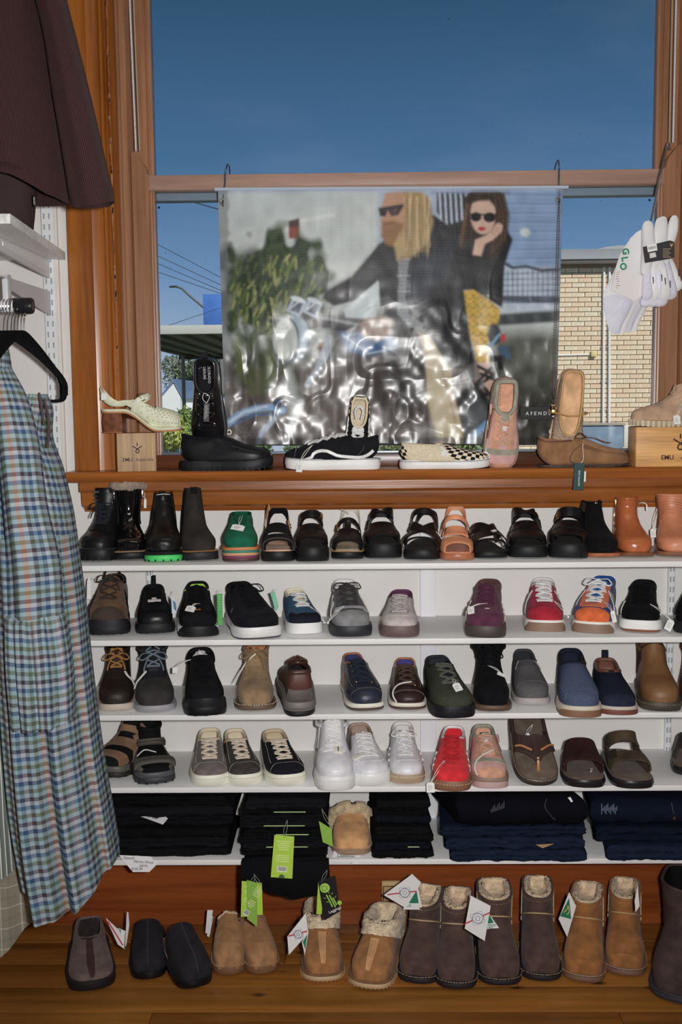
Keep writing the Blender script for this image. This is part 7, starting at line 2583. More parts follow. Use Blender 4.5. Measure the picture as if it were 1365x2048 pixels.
# mesh mary jane standing on its toe
MJ = M_((176,150,128),'knit')
s = Shoe('beige woven mary jane shoe stood upright behind the moccasin',name='mary_jane_shoe',cat='shoe',group=GS_,M=upright_M(1134,832,.0,3,3),L=.222,W=.078,st=[r for r in SLIP[:5]] + [(.755,.050,.62,.008,.98),(.74,.050,.45,.008,.93),(.73,.051,.28,.008,.88),(.72,.052,.13,.010,.84),(.715,.052,.03,.020,.80),(.71,.052,.0,.036,.78),(.70,.050,.012,.052,.70)],lift=.008,H=.9,short='beige mary jane',bend=.03)
s.layer(0,.009,.001,M_((170,140,110),'rubber'))
s.upper(MJ,M_((196,160,120),'suede'),M_((176,140,84),'leather'),cr=.0026)
s.add(MB().prism([(x,y) for x,y in s.outline(-.007,50)[0] if y > s.L / 2 - .16],2,.0095,.0125),'insole',M_((200,164,124),'suede'))
s.add(text_mb('sofie',.010,frame(np.array([0,s.L / 2 - .045,.0132]),(0,-1,0),(1,0,0)),.0002),'lettering',M_((190,186,182),'plain'),smooth=False)
s.patch([(.86,128,232),(.94,124,236),(.99,122,238)],M_((172,136,104),'suede'),'heel_patch',.001)
GB = M_((176,138,74),'leather')
zz = .052
pts = spline([(-.046,.012,.020),(-.040,.010,.046),(-.020,.006,.058),(0,.004,.060),(.020,.006,.058),(.036,.010,.046),(.040,.012,.020)],30)
b = MB()
b.tube(pts,.0048,8,flat=.35)
s.add(b,'instep_strap',GB)
s.add(MB().box((-.046,.006,.040),(-.030,.018,.050),.002),'buckle',BRASS)
# moccasin
cx = (X_(1073,925,-.06) + X_(1260,925,-.06)) / 2
MC = M_((128,92,62),'suede')
s = Shoe('brown suede moccasin with bow, side-on beneath a dark green hang tag',name='moccasin',cat='shoe',group=GS_,loc=(cx,-.056,SILL),yaw=90,L=.212,W=.074,st=SLIP,lift=.004,H=.86,dip=.006,wl=1.0,short='brown moccasin')
s.layer(0,.006,.000,M_((60,46,40),'rubber',.6))
s.lugs(26,.004,M_((44,36,34),'rubber'),.001,.004)
s.upper(MC,M_((120,84,56),'fleece'),MC,cr=.003)
s.patch([(.20,-58,58),(.4,-62,62),(.66,-50,50),(.80,-34,34)],M_((140,104,72),'suede'),'apron',.0012)
b = MB()
for sd in (1,-1):
 for i in range(22):
  t = i / 21
  sv = .17 + .5 * t
  ph = (60 + 6 * math.sin(t * PI)) * sd
  p = s.pt(np.array([sv,sv + .004]),np.array([(ph - 5 * sd) * D2R,(ph + 7 * sd) * D2R]),.0025)
  b.tube(p,.0014,5)
k = s.add(b,'gathered_stitching',M_((112,78,52),'suede'))
k['kind'] = 'stuff'
LC = M_((92,56,44),'leather',.6)
k0 = s.pt(np.array([.74]),np.array([0.0]),.004)[0]
b = MB()
for sd in (1,-1):
 b.tube(spline([k0,k0 + [sd * .012,.012,.010],k0 + [sd * .018,.026,.004],k0 + [sd * .010,.020,-.004],k0],22),.0016,6)
 b.tube(spline([k0,k0 + [sd * .006,-.020,-.002],k0 + [sd * .012,-.046,-.012],k0 + [sd * .010,-.056,-.012]],18),.0016,6)
b.tube([k0 + [-.005,0,0],k0 + [0,0,.001],k0 + [.005,0,0]],[.002,.004,.002],8)
s.add(b,'bow',LC)
s.ribbon([(.985,-60),(.975,-110),(.985,-150),(.99,-178)],.003,LC,'collar_thong',.0015,n=24)
q = at(1159,953,-.112)
tg = thing('hang_tag','dark green hang tag hanging over the front edge of the window stool','tag',tuple(q))
Mt = front(np.zeros(3),-.03)
MB().box((-.0125,-.031,-.0006),(.0115,.031,.0006),.0003,Mt).build('card',M_((18,58,60),'plain'),tg,smooth=False)
MB().box((.009,-.012,-.0022),(.016,.012,-.0012),.0003,Mt).build('price_slip',PAPER,tg,smooth=False)
text_mb('EMU Australia',.0062,frame(np.array([0,-.0010,-.004]),(0,0,-1),(1,0,0)),.0003).build('lettering',M_((196,200,196),'plain'),tg,smooth=False)
MB().tube(spline([(.002,0,.028),(.010,.004,.040),(.009,.006,.060),(.010,.012,.076)],16),.0009,5).build('string',STRING,tg)
MB().tube(spline([(0,0,.028),(-.020,.002,.036),(-.014,.004,.056),(.008,.010,.074)],20),.0006,5).build('cord_loop',M_((60,44,36),'plain'),tg)
# second block with the suede shoe
o,w,h,dep = block('golden timber display block at the far end of the window stool',1272,1420,853,934,-.090,.075,0,BLOCK2,None,None)
p = at(1352,915,-.091)
lx = p[0] - o.location[0]
text_mb('EMU',.0150,frame(np.array([at(1336,913,-.091)[0] - o.location[0],-dep / 2 - .0004,p[2] - SILL]),(1,0,0),(0,0,1)),.0003,bold=.0003).build('lettering',BRN,o,smooth=False)
text_mb('Australia',.0150,frame(np.array([at(1386,913,-.091)[0] - o.location[0],-dep / 2 - .0004,p[2] - SILL]),(1,0,0),(0,0,1)),.0003).build('lettering',BRN,o,smooth=False)
q = at(1362,883,-.091)
emblem_mb(frame(np.array([q[0] - o.location[0],-dep / 2 - .0002,q[2] - SILL]),(1,0,0),(0,0,1)),.019).build('emblem',BRN,o)
tx = X_(1262,840,-.055)
SU = M_((168,138,112),'suede')
s = Shoe('taupe suede lace-up ankle shoe with notched sole on the golden block',name='ankle_shoe',cat='shoe',group=GS_,loc=(tx + .106,-.055,SILL + h),yaw=-90,L=.212,W=.072,st=BOOT(.115,.7),lift=.010,H=.85,short='taupe suede shoe on the block')
s.layer(0,.014,.002,M_((150,136,112),'rubber',.6),'foxing')
s.lugs(44,.014,M_((182,168,144),'rubber'),.0035,.0055,'sole_notches')
s.layer(0,.002,.001,M_((90,76,62),'rubber'))
s.upper(SU,M_((196,176,150),'fleece'),SU,cr=.003)
s.patch([(.30,-50,50),(.40,-56,56)],SU,'vamp_edge',.001)
s.eyestay(SU,.42,.97,(12,18),(44,60))
s.laces(M_((176,150,124),'canvas'),3,.55,.85,(20,26),.004,bow=False)
s.price(.62,60,.42,100,hang=(.002,-.012,-.006),size=(.016,.021))
# necklace
NK = mat((74,60,46),.35,metal=1.0)
a0,a1 = at(1119,402,-.018),at(1107,797,-.03)
nk = thing('necklace','long bronze chain necklace with a filigree drop pendant hanging from the hook','necklace',tuple(a0))
b = MB()
for k,sx_ in ((0,-.0022),(1,.0022)):
 n = 150
 for i in range(n):
  t = i / (n - 1)
  p = (a1 - a0) * t + np.array([sx_ * math.sin(min(1,t * 6) * PI / 2) * (1 - t ** 8),0.0,0])
  b.box(p - [.0011 if i % 2 else .0005,.0005,.0011],p + [.0011 if i % 2 else .0005,.0005,.0011])
k = b.build('chain',NK,nk,smooth=False)
k['kind'] = 'stuff'
p = a1 - a0
pend = MB()
prof = [(.0005,.013),(.002,.011),(.0035,.007),(.0068,0),(.0084,-.007),(.0078,-.013),(.0045,-.017),(.0005,-.0185)]
Mz = np.eye(4)
Mz[:3,3] = p - [0,0,.022]
pend.lathe(prof,14,Mz)
pe = pend.build('pendant',NK,nk)
b = MB()
for i in range(46):
 a,z = random.uniform(0,2 * PI),random.uniform(-.016,.008)
 r = np.interp(z,[q[1] for q in prof[::-1]],[q[0] for q in prof[::-1]])
 c = p - [0,0,.022] + np.array([r * math.cos(a),r * math.sin(a),z])
 b.box(c - .0009,c + .0009)
k = b.build('filigree',mat((196,160,110),.25,metal=1.0),pe,smooth=False)
k['kind'] = 'stuff'
MB().tube([tuple(p + np.array([.003 * math.cos(t),0,-.006 + .003 * math.sin(t)])) for t in np.linspace(0,2 * PI,14,endpoint=False)],.0009,6,closed=True).build('bail',NK,nk)
# sock packs
def pillow(outline,th,c=None,Y=0.0,rings=6,wob=0.0):
 """a soft flat shape: outline in (x, z), thickness th in y"""
 P = spline(list(outline) + [outline[0]],len(outline) * 6)[:-1]
 c = P.mean(0) if c is None else np.array(c)
 n = len(P)
 V = []
 for side in (-1,1):
  for k in range(rings + 1):
   t = k / rings
   q = P * (1 - t) + c * t * 1.0 if k < rings else np.repeat(c[None],n,0)
   d = th / 2 * math.sqrt(max(0,1 - (1 - t) ** 2.2))
   yy = Y + side * d + wob * np.sin(P[:,1] * 160 + t * 3) * (t if k else 0)
   V.append(np.stack([q[:,0],yy if np.ndim(yy) else np.full(n,yy),q[:,1]],-1))
 b = MB()
 b.grid(np.stack(V[:rings + 1]),close_v=True)
 b.grid(np.stack(V[rings + 1:]),close_v=True,flip=True)
 return b
SOCK = M_((200,200,210),'fabric')
SOCK2 = M_((186,186,198),'fabric')
def pl(pts,Y):
 return [(X_(x,y,Y),Z_(x,y,Y)) for x,y in pts]
rod_pts = [at(1338,287,.02),at(1334,296,-.005),at(1322,350,-.06),at(1311,405,-.075),at(1303,442,-.08)]
rd = MB().tube(spline([at(1341,300,.03)] + rod_pts,40),.0030,8).build('steel_hook',mat((190,198,214),.25,metal=1.0))
tag(rd,'long bright steel hook carrying the white sock packs','hook')
YS = -.085
sp1 = thing('sock_pack','pack of white ankle socks with green lettering and a blank card band','socks',tuple(at(1255,570,YS)),0,'sock packs on the long hook')
B0 = np.array(sp1.location)
def rel(mb,B):
 mb.v = [v - B for v in mb.v]
 return mb
foot = [(1262,476),(1278,462),(1290,466),(1292,500),(1286,548),(1278,590),(1262,616),(1240,622),(1214,606),(1207,590),(1216,568),(1230,540),(1242,508)]
leg_ = [(1232,568),(1262,566),(1276,582),(1268,606),(1246,650),(1238,668),(1222,664),(1212,636),(1207,600),(1214,582)]
for k in range(4):
 dx,dy = k * 9,-k * 2
 Yk = YS + .010 * k
 rel(pillow(pl([(x + dx * (.4 if y < 540 else 1),y + dy) for x,y in foot],Yk),.016,Y=Yk),B0).build('sock',SOCK if k % 2 == 0 else SOCK2,sp1,angle=180)
 rel(pillow(pl([(x + dx * 1.3,y + dy) for x,y in leg_],Yk),.014,Y=Yk,wob=.0006),B0).build('sock_cuff',SOCK2 if k % 2 == 0 else SOCK,sp1,angle=180)
 cuffp = [(1213 + dx * 1.3,636 + dy),(1224 + dx * 1.3,664 + dy),(1240 + dx * 1.3,669 + dy)]
Yb = YS - .010
bp_ = [(1232,540),(1288,552),(1283,594),(1268,602),(1222,580)]
q = pl(bp_,Yb)
b = MB().prism([(x,z) for x,z in q],1,Yb - .002,Yb)
rel(b,B0).build('card_band',M_((196,192,192),'plain'),sp1,smooth=False)
b = MB()
for i in range(8):
 x,z = X_(1230 + (i // 4) * 3 - i * .6,545 + i * 5,Yb),Z_(1236,545 + i * 4.5,Yb)
 b.box((x + .004,Yb - .0024,z),(x + .004 + random.uniform(.004,.010),Yb - .002,z + .0009))
k = rel(b,B0).build('printed_lines',INK,sp1,smooth=False)
k['kind'] = 'stuff'
for ch,px,py in (('G',1252,503),('L',1250,518),('O',1247,533)):
 p = at(px,py,YS - .0105)
 rel(text_mb(ch,.020,frame(p,(.16,0,-1),(1,0,.16)),.0004,bold=.0008),B0).build('lettering',M_((20,118,82),'plain'),sp1,smooth=False)
sp2 = thing('sock_pack','pack of white ribbed socks bound with a black printed band','socks',tuple(at(1328,520,YS - .02)),0,'sock packs on the long hook')
B1 = np.array(sp2.location)
YT = YS - .022
toes = [[(1284,500),(1285,456),(1293,442),(1306,446),(1310,470),(1312,500)],[(1306,500),(1311,446),(1322,434),(1334,436),(1337,460),(1334,500)],[(1328,500),(1338,446),(1347,431),(1357,436),(1357,462),(1346,500)]]
for k,t_ in enumerate(toes):
 lo = [(x + (-6 + k * 4),y) for x,y in ((1306 + k * 12,545),(1290 + k * 12,545))]
 rel(pillow(pl(t_[:] + lo,YT + k * .006),.020,Y=YT + k * .006),B1).build('sock',SOCK,sp2,angle=180)
for k in range(6):
 x0 = 1287 + k * 12
 yb_ = 598 - abs(k - 1.5) * 2 + (k == 5) * -14
 out = [(1292 + k * 9,520),(1302 + k * 9,520),(x0 + 16,560),(x0 + 20,yb_ - 4),(x0 + 8,yb_ + 6),(x0 - 2,yb_),(x0 - 2,560)]
 rel(pillow(pl(out,YT + .004 + (k % 3) * .006),.018,Y=YT + .004 + (k % 3) * .006,wob=.001),B1).build('sock_cuff',SOCK if k % 2 else SOCK2,sp2,angle=180)
for k in range(3):
 out = [(1283 + k * 16,596),(1305 + k * 16,596),(1308 + k * 12,610),(1288 + k * 14,614),(1281 + k * 14,606)]
 rel(pillow(pl(out,YT + .02),.014,Y=YT + .02),B1).build('sock_cuff',SOCK2,sp2,angle=180)
Yb = YT - .012
band = [(1287,494),(1340,481),(1349,484),(1349,515),(1338,518),(1291,526)]
rel(MB().prism(pl(band,Yb),1,Yb - .0025,Yb + .002),B1).build('card_band',M_((40,38,44),'plain'),sp2,smooth=False)
rel(MB().prism(pl([(1294,491),(1313,487),(1315,501),(1296,505)],Yb),1,Yb - .0032,Yb - .002),B1).build('barcode_sticker',PAPER,sp2,smooth=False)
b = MB()
for i in range(12):
 x = X_(1297 + i * 1.35,496,Yb)
 z = Z_(1297 + i * 1.35,500 - i * .28,Yb)
 b.box((x,Yb - .0036,z),(x + random.choice((.0005,.0009)),Yb - .003,z + .006))
k = rel(b,B1).build('barcode',INK,sp2,smooth=False)
k['kind'] = 'stuff'
rel(MB().prism(pl([(1299,507),(1311,505),(1313,514),(1300,517)],Yb),1,Yb - .0032,Yb - .002),B1).build('price_sticker',M_((186,182,180),'plain'),sp2,smooth=False)
b = MB()
for i in range(5):
 x,z = X_(1326,499 + i * 4,Yb),Z_(1326,499 + i * 4,Yb)
 b.box((x,Yb - .003,z),(x + .018 - (i % 2) * .004,Yb - .0024,z + .0012))
k = rel(b,B1).build('printed_lines',M_((170,140,100),'plain'),sp2,smooth=False)
k['kind'] = 'stuff'
p = at(1344,491,Yb - .003)
rel(text_mb('V',.010,front(p),.0003,bold=.0005),B1).build('lettering',M_((190,140,80),'plain'),sp2,smooth=False)
b = MB()
for x,y in ((1307,560),(1324,555),(1331,562),(1341,568),(1358,545)):
 p = at(x,y,YT - .010)
 b.prism([(p[0] - .0012,p[2] + .008),(p[0] + .0012,p[2] + .006),(p[0] + .002,p[2] - .007),(p[0] + .0005,p[2] - .009)],1,p[1] - .0006,p[1])
k = rel(b,B1).build('woven_marks',M_((44,44,52),'plain'),sp2,smooth=False)
k['kind'] = 'stuff'
# ------------------------------------------------------------------ folded clothes on the lowest shelf
def soft_slab(w,d,h,n=44,seed=0,wob=.002,sag=0.0,plies=2,tilt=0.0,skew=0.0,nub=.45):
 """folded cloth lying flat: w along x, d towards the wall (+y), h high; front edge rounded, plies show as folds"""
 r = np.random.default_rng(seed)
 prof = []
 ph = h / plies
 for k in range(plies):
  for a in np.linspace(-PI / 2,PI / 2,7):
   prof.append((-math.cos(a) * ph * nub,ph * (k + .5) + math.sin(a) * ph * .5))
 top = [(d * t,h * (1 + .0 * t)) for t in (.08,.2,.4,.6,.8,.97)]
 back = [(d,h * .5)]
 bot = [(d * t,0) for t in (.97,.6,.2)]
 P = np.array(prof + top + back + bot)
 m = len(P)
 u = np.linspace(0,1,n)
 V = np.zeros((n,m,3))
 ex = .5 - np.abs(u - .5)
 rnd = np.clip(ex / .035,0,1) ** .5
 n1 = np.cumsum(r.normal(size=n)) * .18
 n1 = np.convolve(n1 - n1.mean(),np.ones(7) / 7,'same')
 for j in range(m):
  nz = r.normal(size=n)
  nz = np.convolve(nz,np.ones(5) / 5,'same')
  V[:,j,0] = (u - .5) * w * (1 + .012 * math.sin(j * 1.3 + seed)) + skew * P[j,0]
  V[:,j,1] = P[j,0] + n1 * wob + nz * wob * .8
  zz = P[j,1] * (.55 + .45 * rnd) + h * .5 * (1 - rnd) * .45
  V[:,j,2] = zz + nz * wob * .6 + tilt * (u - .5) * w - sag * max(0,(.25 - P[j,0] / d)) * 4
 b = MB()
 b.grid(V,close_v=True)
 b.f.append(tuple(range(m)))
 b.f.append(tuple((n - 1) * m + j for j in range(m))[::-1])
 return b
KC = M_((20,20,24),'fabric')
KC2 = M_((24,25,31),'fabric')
KC3 = M_((17,17,20),'fabric')
def folded(name,label,cat,px0,px1,z,h,Yf,d,m,group,seed,**kw):
 x0,x1 = X_(px0,1650,Yf),X_(px1,1650,Yf)
 o = thing(name,label,cat,((x0 + x1) / 2,Yf,z),kw.pop('rot',0.0) * D2R,group)
 soft_slab(x1 - x0,d,h,seed=seed,**kw).build('folded_cloth',m,o,angle=60)
 return o
# black merino trousers
ords = ['lowest','second','third','fourth','fifth','sixth','seventh','eighth','ninth','topmost']
hs = [.020,.024,.024,.022,.024,.022]
z = Z5 + .0005
zm = z
for i,h in enumerate(hs):
 o = folded('folded_trousers','folded black merino trousers, %s of the black pile with the handwritten card' % ['lowest','second from the bottom','third from the bottom','third from the top','second from the top','topmost'][i],
 'trousers',206 + (i * 7) % 9,468 - (i * 5) % 14 - (8 if i < 2 else 0) + (6 if i == 4 else 0),z,h - .0006,-.228 + .012 * (i > 2) + .004 * (i % 2),.20,[KC,KC2,KC3][i % 3],'black merino trousers in a pile',40 + i,wob=.0035,plies=1 + (i % 2),tilt=.006 * (i > 0))
 z += h
# leggings pile hanging out over the shelf edge
z = Z5 + .0005
for i in range(9):
 h = [.018,.017,.016,.016,.016,.015,.016,.015,.017][i]
 w0,w1 = 482 + [6,0,3,-2,4,0,2,4,10][i],655 - [4,0,2,6,0,8,4,6,0][i]
 o = folded('folded_leggings','folded black leggings, %s of the tall pile with lime tags' % (ords[i] if i < 8 else 'topmost'),'leggings',w0,w1,z,h - .0006,-.278 + .004 * ((i * 3) % 4) + .010 * (i > 6),.25,[KC,KC3,KC2][i % 3],'black leggings in a pile',60 + i,wob=.003,plies=2,tilt=.004 * ((-1) ** i) if i else 0)
 if i in (2,4,5,7):
  b = MB()
  xw = (X_(w1,1650,-.28) - X_(w0,1650,-.28))
  b.box((-.02 * (i % 3),-.0145,h * .52),(xw * .28,-.0125,h * .60))
  b.build('bright_tag_edge',M_((170,196,130),'plain'),o,smooth=False)
 z += h
# the lowest pair flops over the edge of the shelf
x0,x1 = X_(484,1740,-.285),X_(658,1740,-.285)
o = thing('folded_leggings','black leggings hanging down over the front edge of the lowest shelf','leggings',((x0 + x1) / 2,-.262,Z5),0,'black leggings in a pile')
n,m = 40,26
u = np.linspace(-.5,.5,n)
tz = np.linspace(0,1,m)
hang = -(.058 + .010 * np.sin(u * 7 + 1) + .014 * (u + .5))
V = np.zeros((n,m,3))
r_ = np.random.default_rng(5)
wv_ = np.convolve(r_.normal(size=n),np.ones(5) / 5,'same')
for j,t in enumerate(tz):
 V[:,j,0] = u * (x1 - x0) * (1 + .04 * t)
 V[:,j,1] = -.022 - .010 * math.sin(t * PI) + .004 * np.sin(u * 26 + t * 2) * t + .002 * wv_
 V[:,j,2] = .012 + (hang - .012) * t
b = MB()
b.grid(V)
V2 = V.copy()
V2[:,:,1] += .018
b.grid(V2,flip=True)
N_ = n * m
e = [i for i in range(m)] + [i * m + m - 1 for i in range(1,n)] + [(n - 1) * m + j for j in range(m - 2,-1,-1)] + [i * m for i in range(n - 2,0,-1)]
for i in range(len(e)):
 a,c = e[i],e[(i + 1) % len(e)]
 b.f.append((a,c,N_ + c,N_ + a))
b.build('folded_cloth',KC,o,angle=60)
# small black pile
z = Z5 + .0005
KN = M_((20,24,33),'denim')
for i in range(7):
 h = [.018,.018,.019,.018,.019,.018,.020][i]
 o = folded('folded_trousers','folded black trousers, %s of the narrow pile between slipper and jeans' % (ords[i] if i < 6 else 'topmost'),'trousers',744 + (i * 5) % 8 + (4 if i > 3 else 0),868 - (i * 7) % 13 - (4 if i > 3 else 0),z,h - .0006,-.242 + .018 * (i > 3) + .003 * (i % 3),.20,[KC,KN,KC3][i % 3],'black trousers in the narrow pile',80 + i,wob=.003,plies=1 + i % 2,skew=-.05)
 if i == 1:
  MB().box((.012,-.0105,h * .5),(.038,-.0088,h * .58)).build('bright_tag_edge',M_((170,196,130),'plain'),o,smooth=False)
 z += h
# jeans
DN = M_((26,36,56),'denim')
DN2 = M_((16,18,27),'denim')
DN3 = M_((20,27,44),'denim')
z = Z5 + .0005
for i,(a,c,h,m_,Yf,lab) in enumerate(((902,1174,.026,DN,-.262,'folded blue jeans with rolled front fold, lowest of the wide jeans pile'),(892,1170,.024,DN,-.250,'folded blue jeans, second from the bottom of the wide jeans pile'),
(882,1172,.022,M_((24,33,52),'denim'),-.236,'folded blue jeans, third of the wide jeans pile'),(908,1164,.072,DN2,-.226,'folded dark navy jeans, topmost of the wide jeans pile under the thong sandal'))):
 o = folded('folded_jeans',lab,'jeans',a,c,z,h - .0006,Yf,.205 + min(0,-.262 - Yf) * -1 if False else -Yf - .02,m_,'folded jeans on the lowest shelf',100 + i,wob=.004,plies=2 if i < 3 else 1,skew=.05 if i < 3 else -.25)
 if i == 1:
  MB().prism([(.045,.012),(.085,.014),(.060,.004)],1,-.0135,-.0115).build('paper_label',M_((150,116,80),'plain'),o,smooth=False)
 if i == 3:
  b = MB()
  for k in range(9):
   x = -.065 + k * .0035
   b.box((x,-.0345,h * .56 + .0012 * k),(x + .0016,-.0325,h * .56 + .0012 * k + .008 + .004 * ((k * 7) % 3)))
  k_ = b.build('printed_size_strip',M_((70,70,78),'plain'),o,smooth=False)
  k_['kind'] = 'stuff'
  MB().tube(spline([(.062,-.020,h * .92),(.056,-.033,h * .72),(.072,-.0335,h * .40),(.080,-.032,h * .30)],20),.0009,5).build('pocket_seam',M_((60,54,50),'plain'),o)
  MB().prism([(.108,h * .98),(.114,h),(.120,h - .010),(.116,h - .012)],1,-.026,-.024).build('white_tag',PAPER,o,smooth=False)
 z += h
z = Z5 + .0005
for i,(a,c,h,m_,Yf,lab) in enumerate(((1214,1440,.034,DN,-.256,'folded blue jeans, lower pair of the jeans pile at the shelf end'),(1192,1440,.036,DN3,-.238,'folded dark blue jeans, middle pair of the jeans pile at the shelf end'),(1180,1440,.058,DN3,-.215,'folded dark blue jeans with printed size strip, uppermost at the shelf end'))):
 o = folded('folded_jeans',lab,'jeans',a,c,z,h - .0006,Yf,-Yf - .02,m_,'folded jeans on the lowest shelf',120 + i,wob=.004,plies=2 if i < 2 else 1,skew=.12)
 if i == 2:
  b = MB()
  for k in range(11):
   x = -.128 + k * .0034
   b.box((x,-.0275,h * .52 + .004 * ((k * 5) % 3)),(x + .0014,-.0250,h * .52 + .024 - .003 * ((k * 3) % 4)))
  k_ = b.build('printed_size_strip',M_((96,110,140),'plain'),o,smooth=False)
  k_['kind'] = 'stuff'
  MB().tube(spline([(.03,-.024,h * .95),(.034,-.027,h * .6),(.040,-.026,h * .3)],16),.0009,5).build('pocket_seam',M_((66,62,66),'plain'),o)
  MB().lathe([(.0005,.002),(.003,.0016),(.003,0)],12,frame(np.array([.036,-.0265,h * .34]),(1,0,0),(0,0,1))).build('rivet',BRASS,o)
 z += h
# sheepskin slipper in front of the leggings pile
s = Shoe('tan sheepskin slipper with fleece rim standing on the lowest shelf',703,1714,Z5,0,.235,84 * PXM,MULE,.010,1.25,.03,'slipper','slipper',None,FOOTW,0.0,'toe',short='tan slipper on the lowest shelf',top=1617)
TSL = M_((190,142,94),'suede')
s.layer(0,.012,.002,M_((132,106,86),'rubber'))
s.layer(.011,.017,.003,M_((150,118,92),'suede'),'welt')
s.stitches(.0165,M_((200,160,120),'plain'),.0036,90)
s.upper(TSL,FLEECE,None)
ph2 = np.arange(56) / 56 * 2 * PI
s.add(s.fluff(s.pt(np.full(56,.97),ph2,.003),.017),'fleece_rim',mat((176,156,122),.95,'fleece'),angle=180)
# ------------------------------------------------------------------ handwritten cards and hang tags
CARD = M_((196,194,198),'plain')
def card(name,label,cat,pts,Y0,Y1,txts,group=None,m=None,tiltpt=None):
 """flat card with corners given in order; Y0 at its top edge, Y1 at its bottom edge"""
 ys = [p[1] for p in pts]
 y0,y1 = min(ys),max(ys)
 W3 = np.array([at(x,y,Y0 + (Y1 - Y0) * (y - y0) / (y1 - y0)) for x,y in pts])
 c = W3.mean(0)
 o = thing(name,label,cat,tuple(c),0,group)
 P = W3 - c
 ex = np.array([1.0,0,0])
 ey = at(700,y0,Y0) - at(700,y1,Y1)
 ey[0] = 0
 ey /= np.linalg.norm(ey)
 nrm = np.cross(ex,ey)
 b = MB()
 n = len(P)
 b.add(np.concatenate([P + nrm * .0006,P - nrm * .0006]),[tuple(range(n)),tuple(range(2 * n - 1,n - 1,-1))] + [(i,(i + 1) % n,n + (i + 1) % n,n + i) for i in range(n)])
 b.build('card',m or CARD,o,smooth=False)
 for q in txts:
  t,x,y,sz,rot,col = q
  p = at(x,y,Y0 + (Y1 - Y0) * (y - y0) / (y1 - y0)) - c + nrm * .0011
  r = rot * D2R
  text_mb(t,sz,frame(p,ex * math.cos(r) + ey * math.sin(r),ey * math.cos(r) - ex * math.sin(r)),.0003,shear=.18).build('handwriting',col,o,smooth=False)
 return o
PEN = M_((60,54,66),'plain')
card('paper_sign','white paper sign reading merino wool pants, hooked over the front of the lowest shelf','sign',[(238,1710),(302,1713),(314,1729),(299,1744),(266,1744),(255,1731)],-.246,-.258,
[('Vassalli',258,1716,.0088,-2,PEN),('Merino Wool',287,1724,.0080,-4,PEN),('pants.',288,1731,.0084,-2,PEN),('$155.00',274,1738,.0078,2,PEN)])
card('paper_sign','white card handwritten merino, lying tilted on the pile of black trousers','sign',[(249,1621),(262,1609),(276,1621),(290,1616),(302,1624),(315,1626),(327,1630),(336,1637),(326,1649)],-.185,-.237,
[('Vas',281,1627,.010,-14,PEN),('Merino',303,1634,.0115,-16,PEN)])
card('paper_sign','white card handwritten leggings, tucked under the sheepskin slipper','sign',[(668,1702),(722,1711),(716,1729),(662,1722)],-.225,-.252,
[('Leggings',692,1713,.012,-6,PEN),('Long',697,1723,.0085,-4,PEN)])
LIME = M_((150,186,44),'plain')
LIMED = M_((116,158,50),'plain')
WPR = M_((196,214,150),'plain')
def hang_tag(label,pts,Y,m,marks=True,top=None,group='lime hang tags on the leggings',lines=11,barcode=True,fold=None):
 W3 = np.array([at(x,y,Y) for x,y in pts])
 c = W3.mean(0)
 o = thing('hang_tag',label,'tag',tuple(c),0,group)
 P = W3 - c
 MB().prism([(p[0],p[2]) for p in P],1,-.0007,.0007).build('card',m,o,smooth=False)
 ex = (P[1] - P[0] + P[2] - P[3]) / 2
 ey = (P[0] - P[3] + P[1] - P[2]) / 2
 w,h = np.linalg.norm(ex),np.linalg.norm(ey)
 M = frame(np.array([0,-.0008,0]),ex,ey)
 if marks:
  b = MB()
  for i in range(lines):
   y = h * (.36 - i * .048)
   l = w * random.uniform(.22,.36)
   if i in (5,6):
    continue
   b.box((-l,y,0),(l,y + h * .014,.0004),0,M)
  k = b.build('printed_lines',WPR,o,smooth=False)
  k['kind'] = 'stuff'
  if barcode:
   MB().box((-w * .24,-h * .36,0),(w * .24,-h * .22,.0004),0,M).build('barcode_panel',M_((206,208,190),'plain'),o,smooth=False)
   b = MB()
   for i in range(14):
    x = -w * .2 + i * w * .029
    b.box((x,-h * .33,.0004),(x + w * .012 * (1 + i % 2),-h * .23,.0007),0,M)
   k = b.build('barcode',INK,o,smooth=False)
   k['kind'] = 'stuff'
   b = MB()
   b.prism([(w * .14 * math.cos(a),-h * .5 + .0005 + max(0,w * .17 * math.sin(a))) for a in np.linspace(0,PI,14)],2,0,.0004,M)
   b.build('printed_mark',M_((60,84,50),'plain'),o,smooth=False)
   b = MB()
   b.tube(xf([(-w * .30 + w * .09 * math.cos(a),-h * .03 + w * .09 * math.sin(a),.0004) for a in np.linspace(0,2 * PI,14,endpoint=False)],M),.0004,4,closed=True)
   b.build('printed_ring',WPR,o)
 if top is not None:
  t = at(top[0],top[1],Y + .012) - c
  a = xf([(0,h * .46,0)],M)[0]
  mid = (t + a) / 2
  b = MB()
  b.tube(spline([a,mid + [.003,-.003,0],t],14),.0006,5)
  b.tube(spline([a,mid + [-.004,-.002,0],t],14),.0006,5)
  b.build('string',M_((120,120,116),'plain'),o)
 return o,M,w,h,c
hang_tag('lime green hang tag facing forward on the front of the black leggings pile',[(549,1670),(589,1673),(585,1757),(542,1754)],-.312,LIME,top=(575,1640))
hang_tag('lime green hang tag turned edgeways beside the sheepskin slipper',[(638,1642),(664,1658),(666,1693),(646,1684)],-.300,LIMED,top=(644,1618),lines=0,barcode=False)
hang_tag('lime green hang tag behind, hanging low over the tan slippers',[(484,1762),(524,1766),(526,1829),(482,1834)],-.322,LIME,top=(510,1752),lines=9)
hang_tag('darker lime hang tag in front, hanging low over the tan slippers',[(494,1760),(515,1766),(515,1853),(495,1838)],-.330,LIMED,top=(508,1748),lines=11)
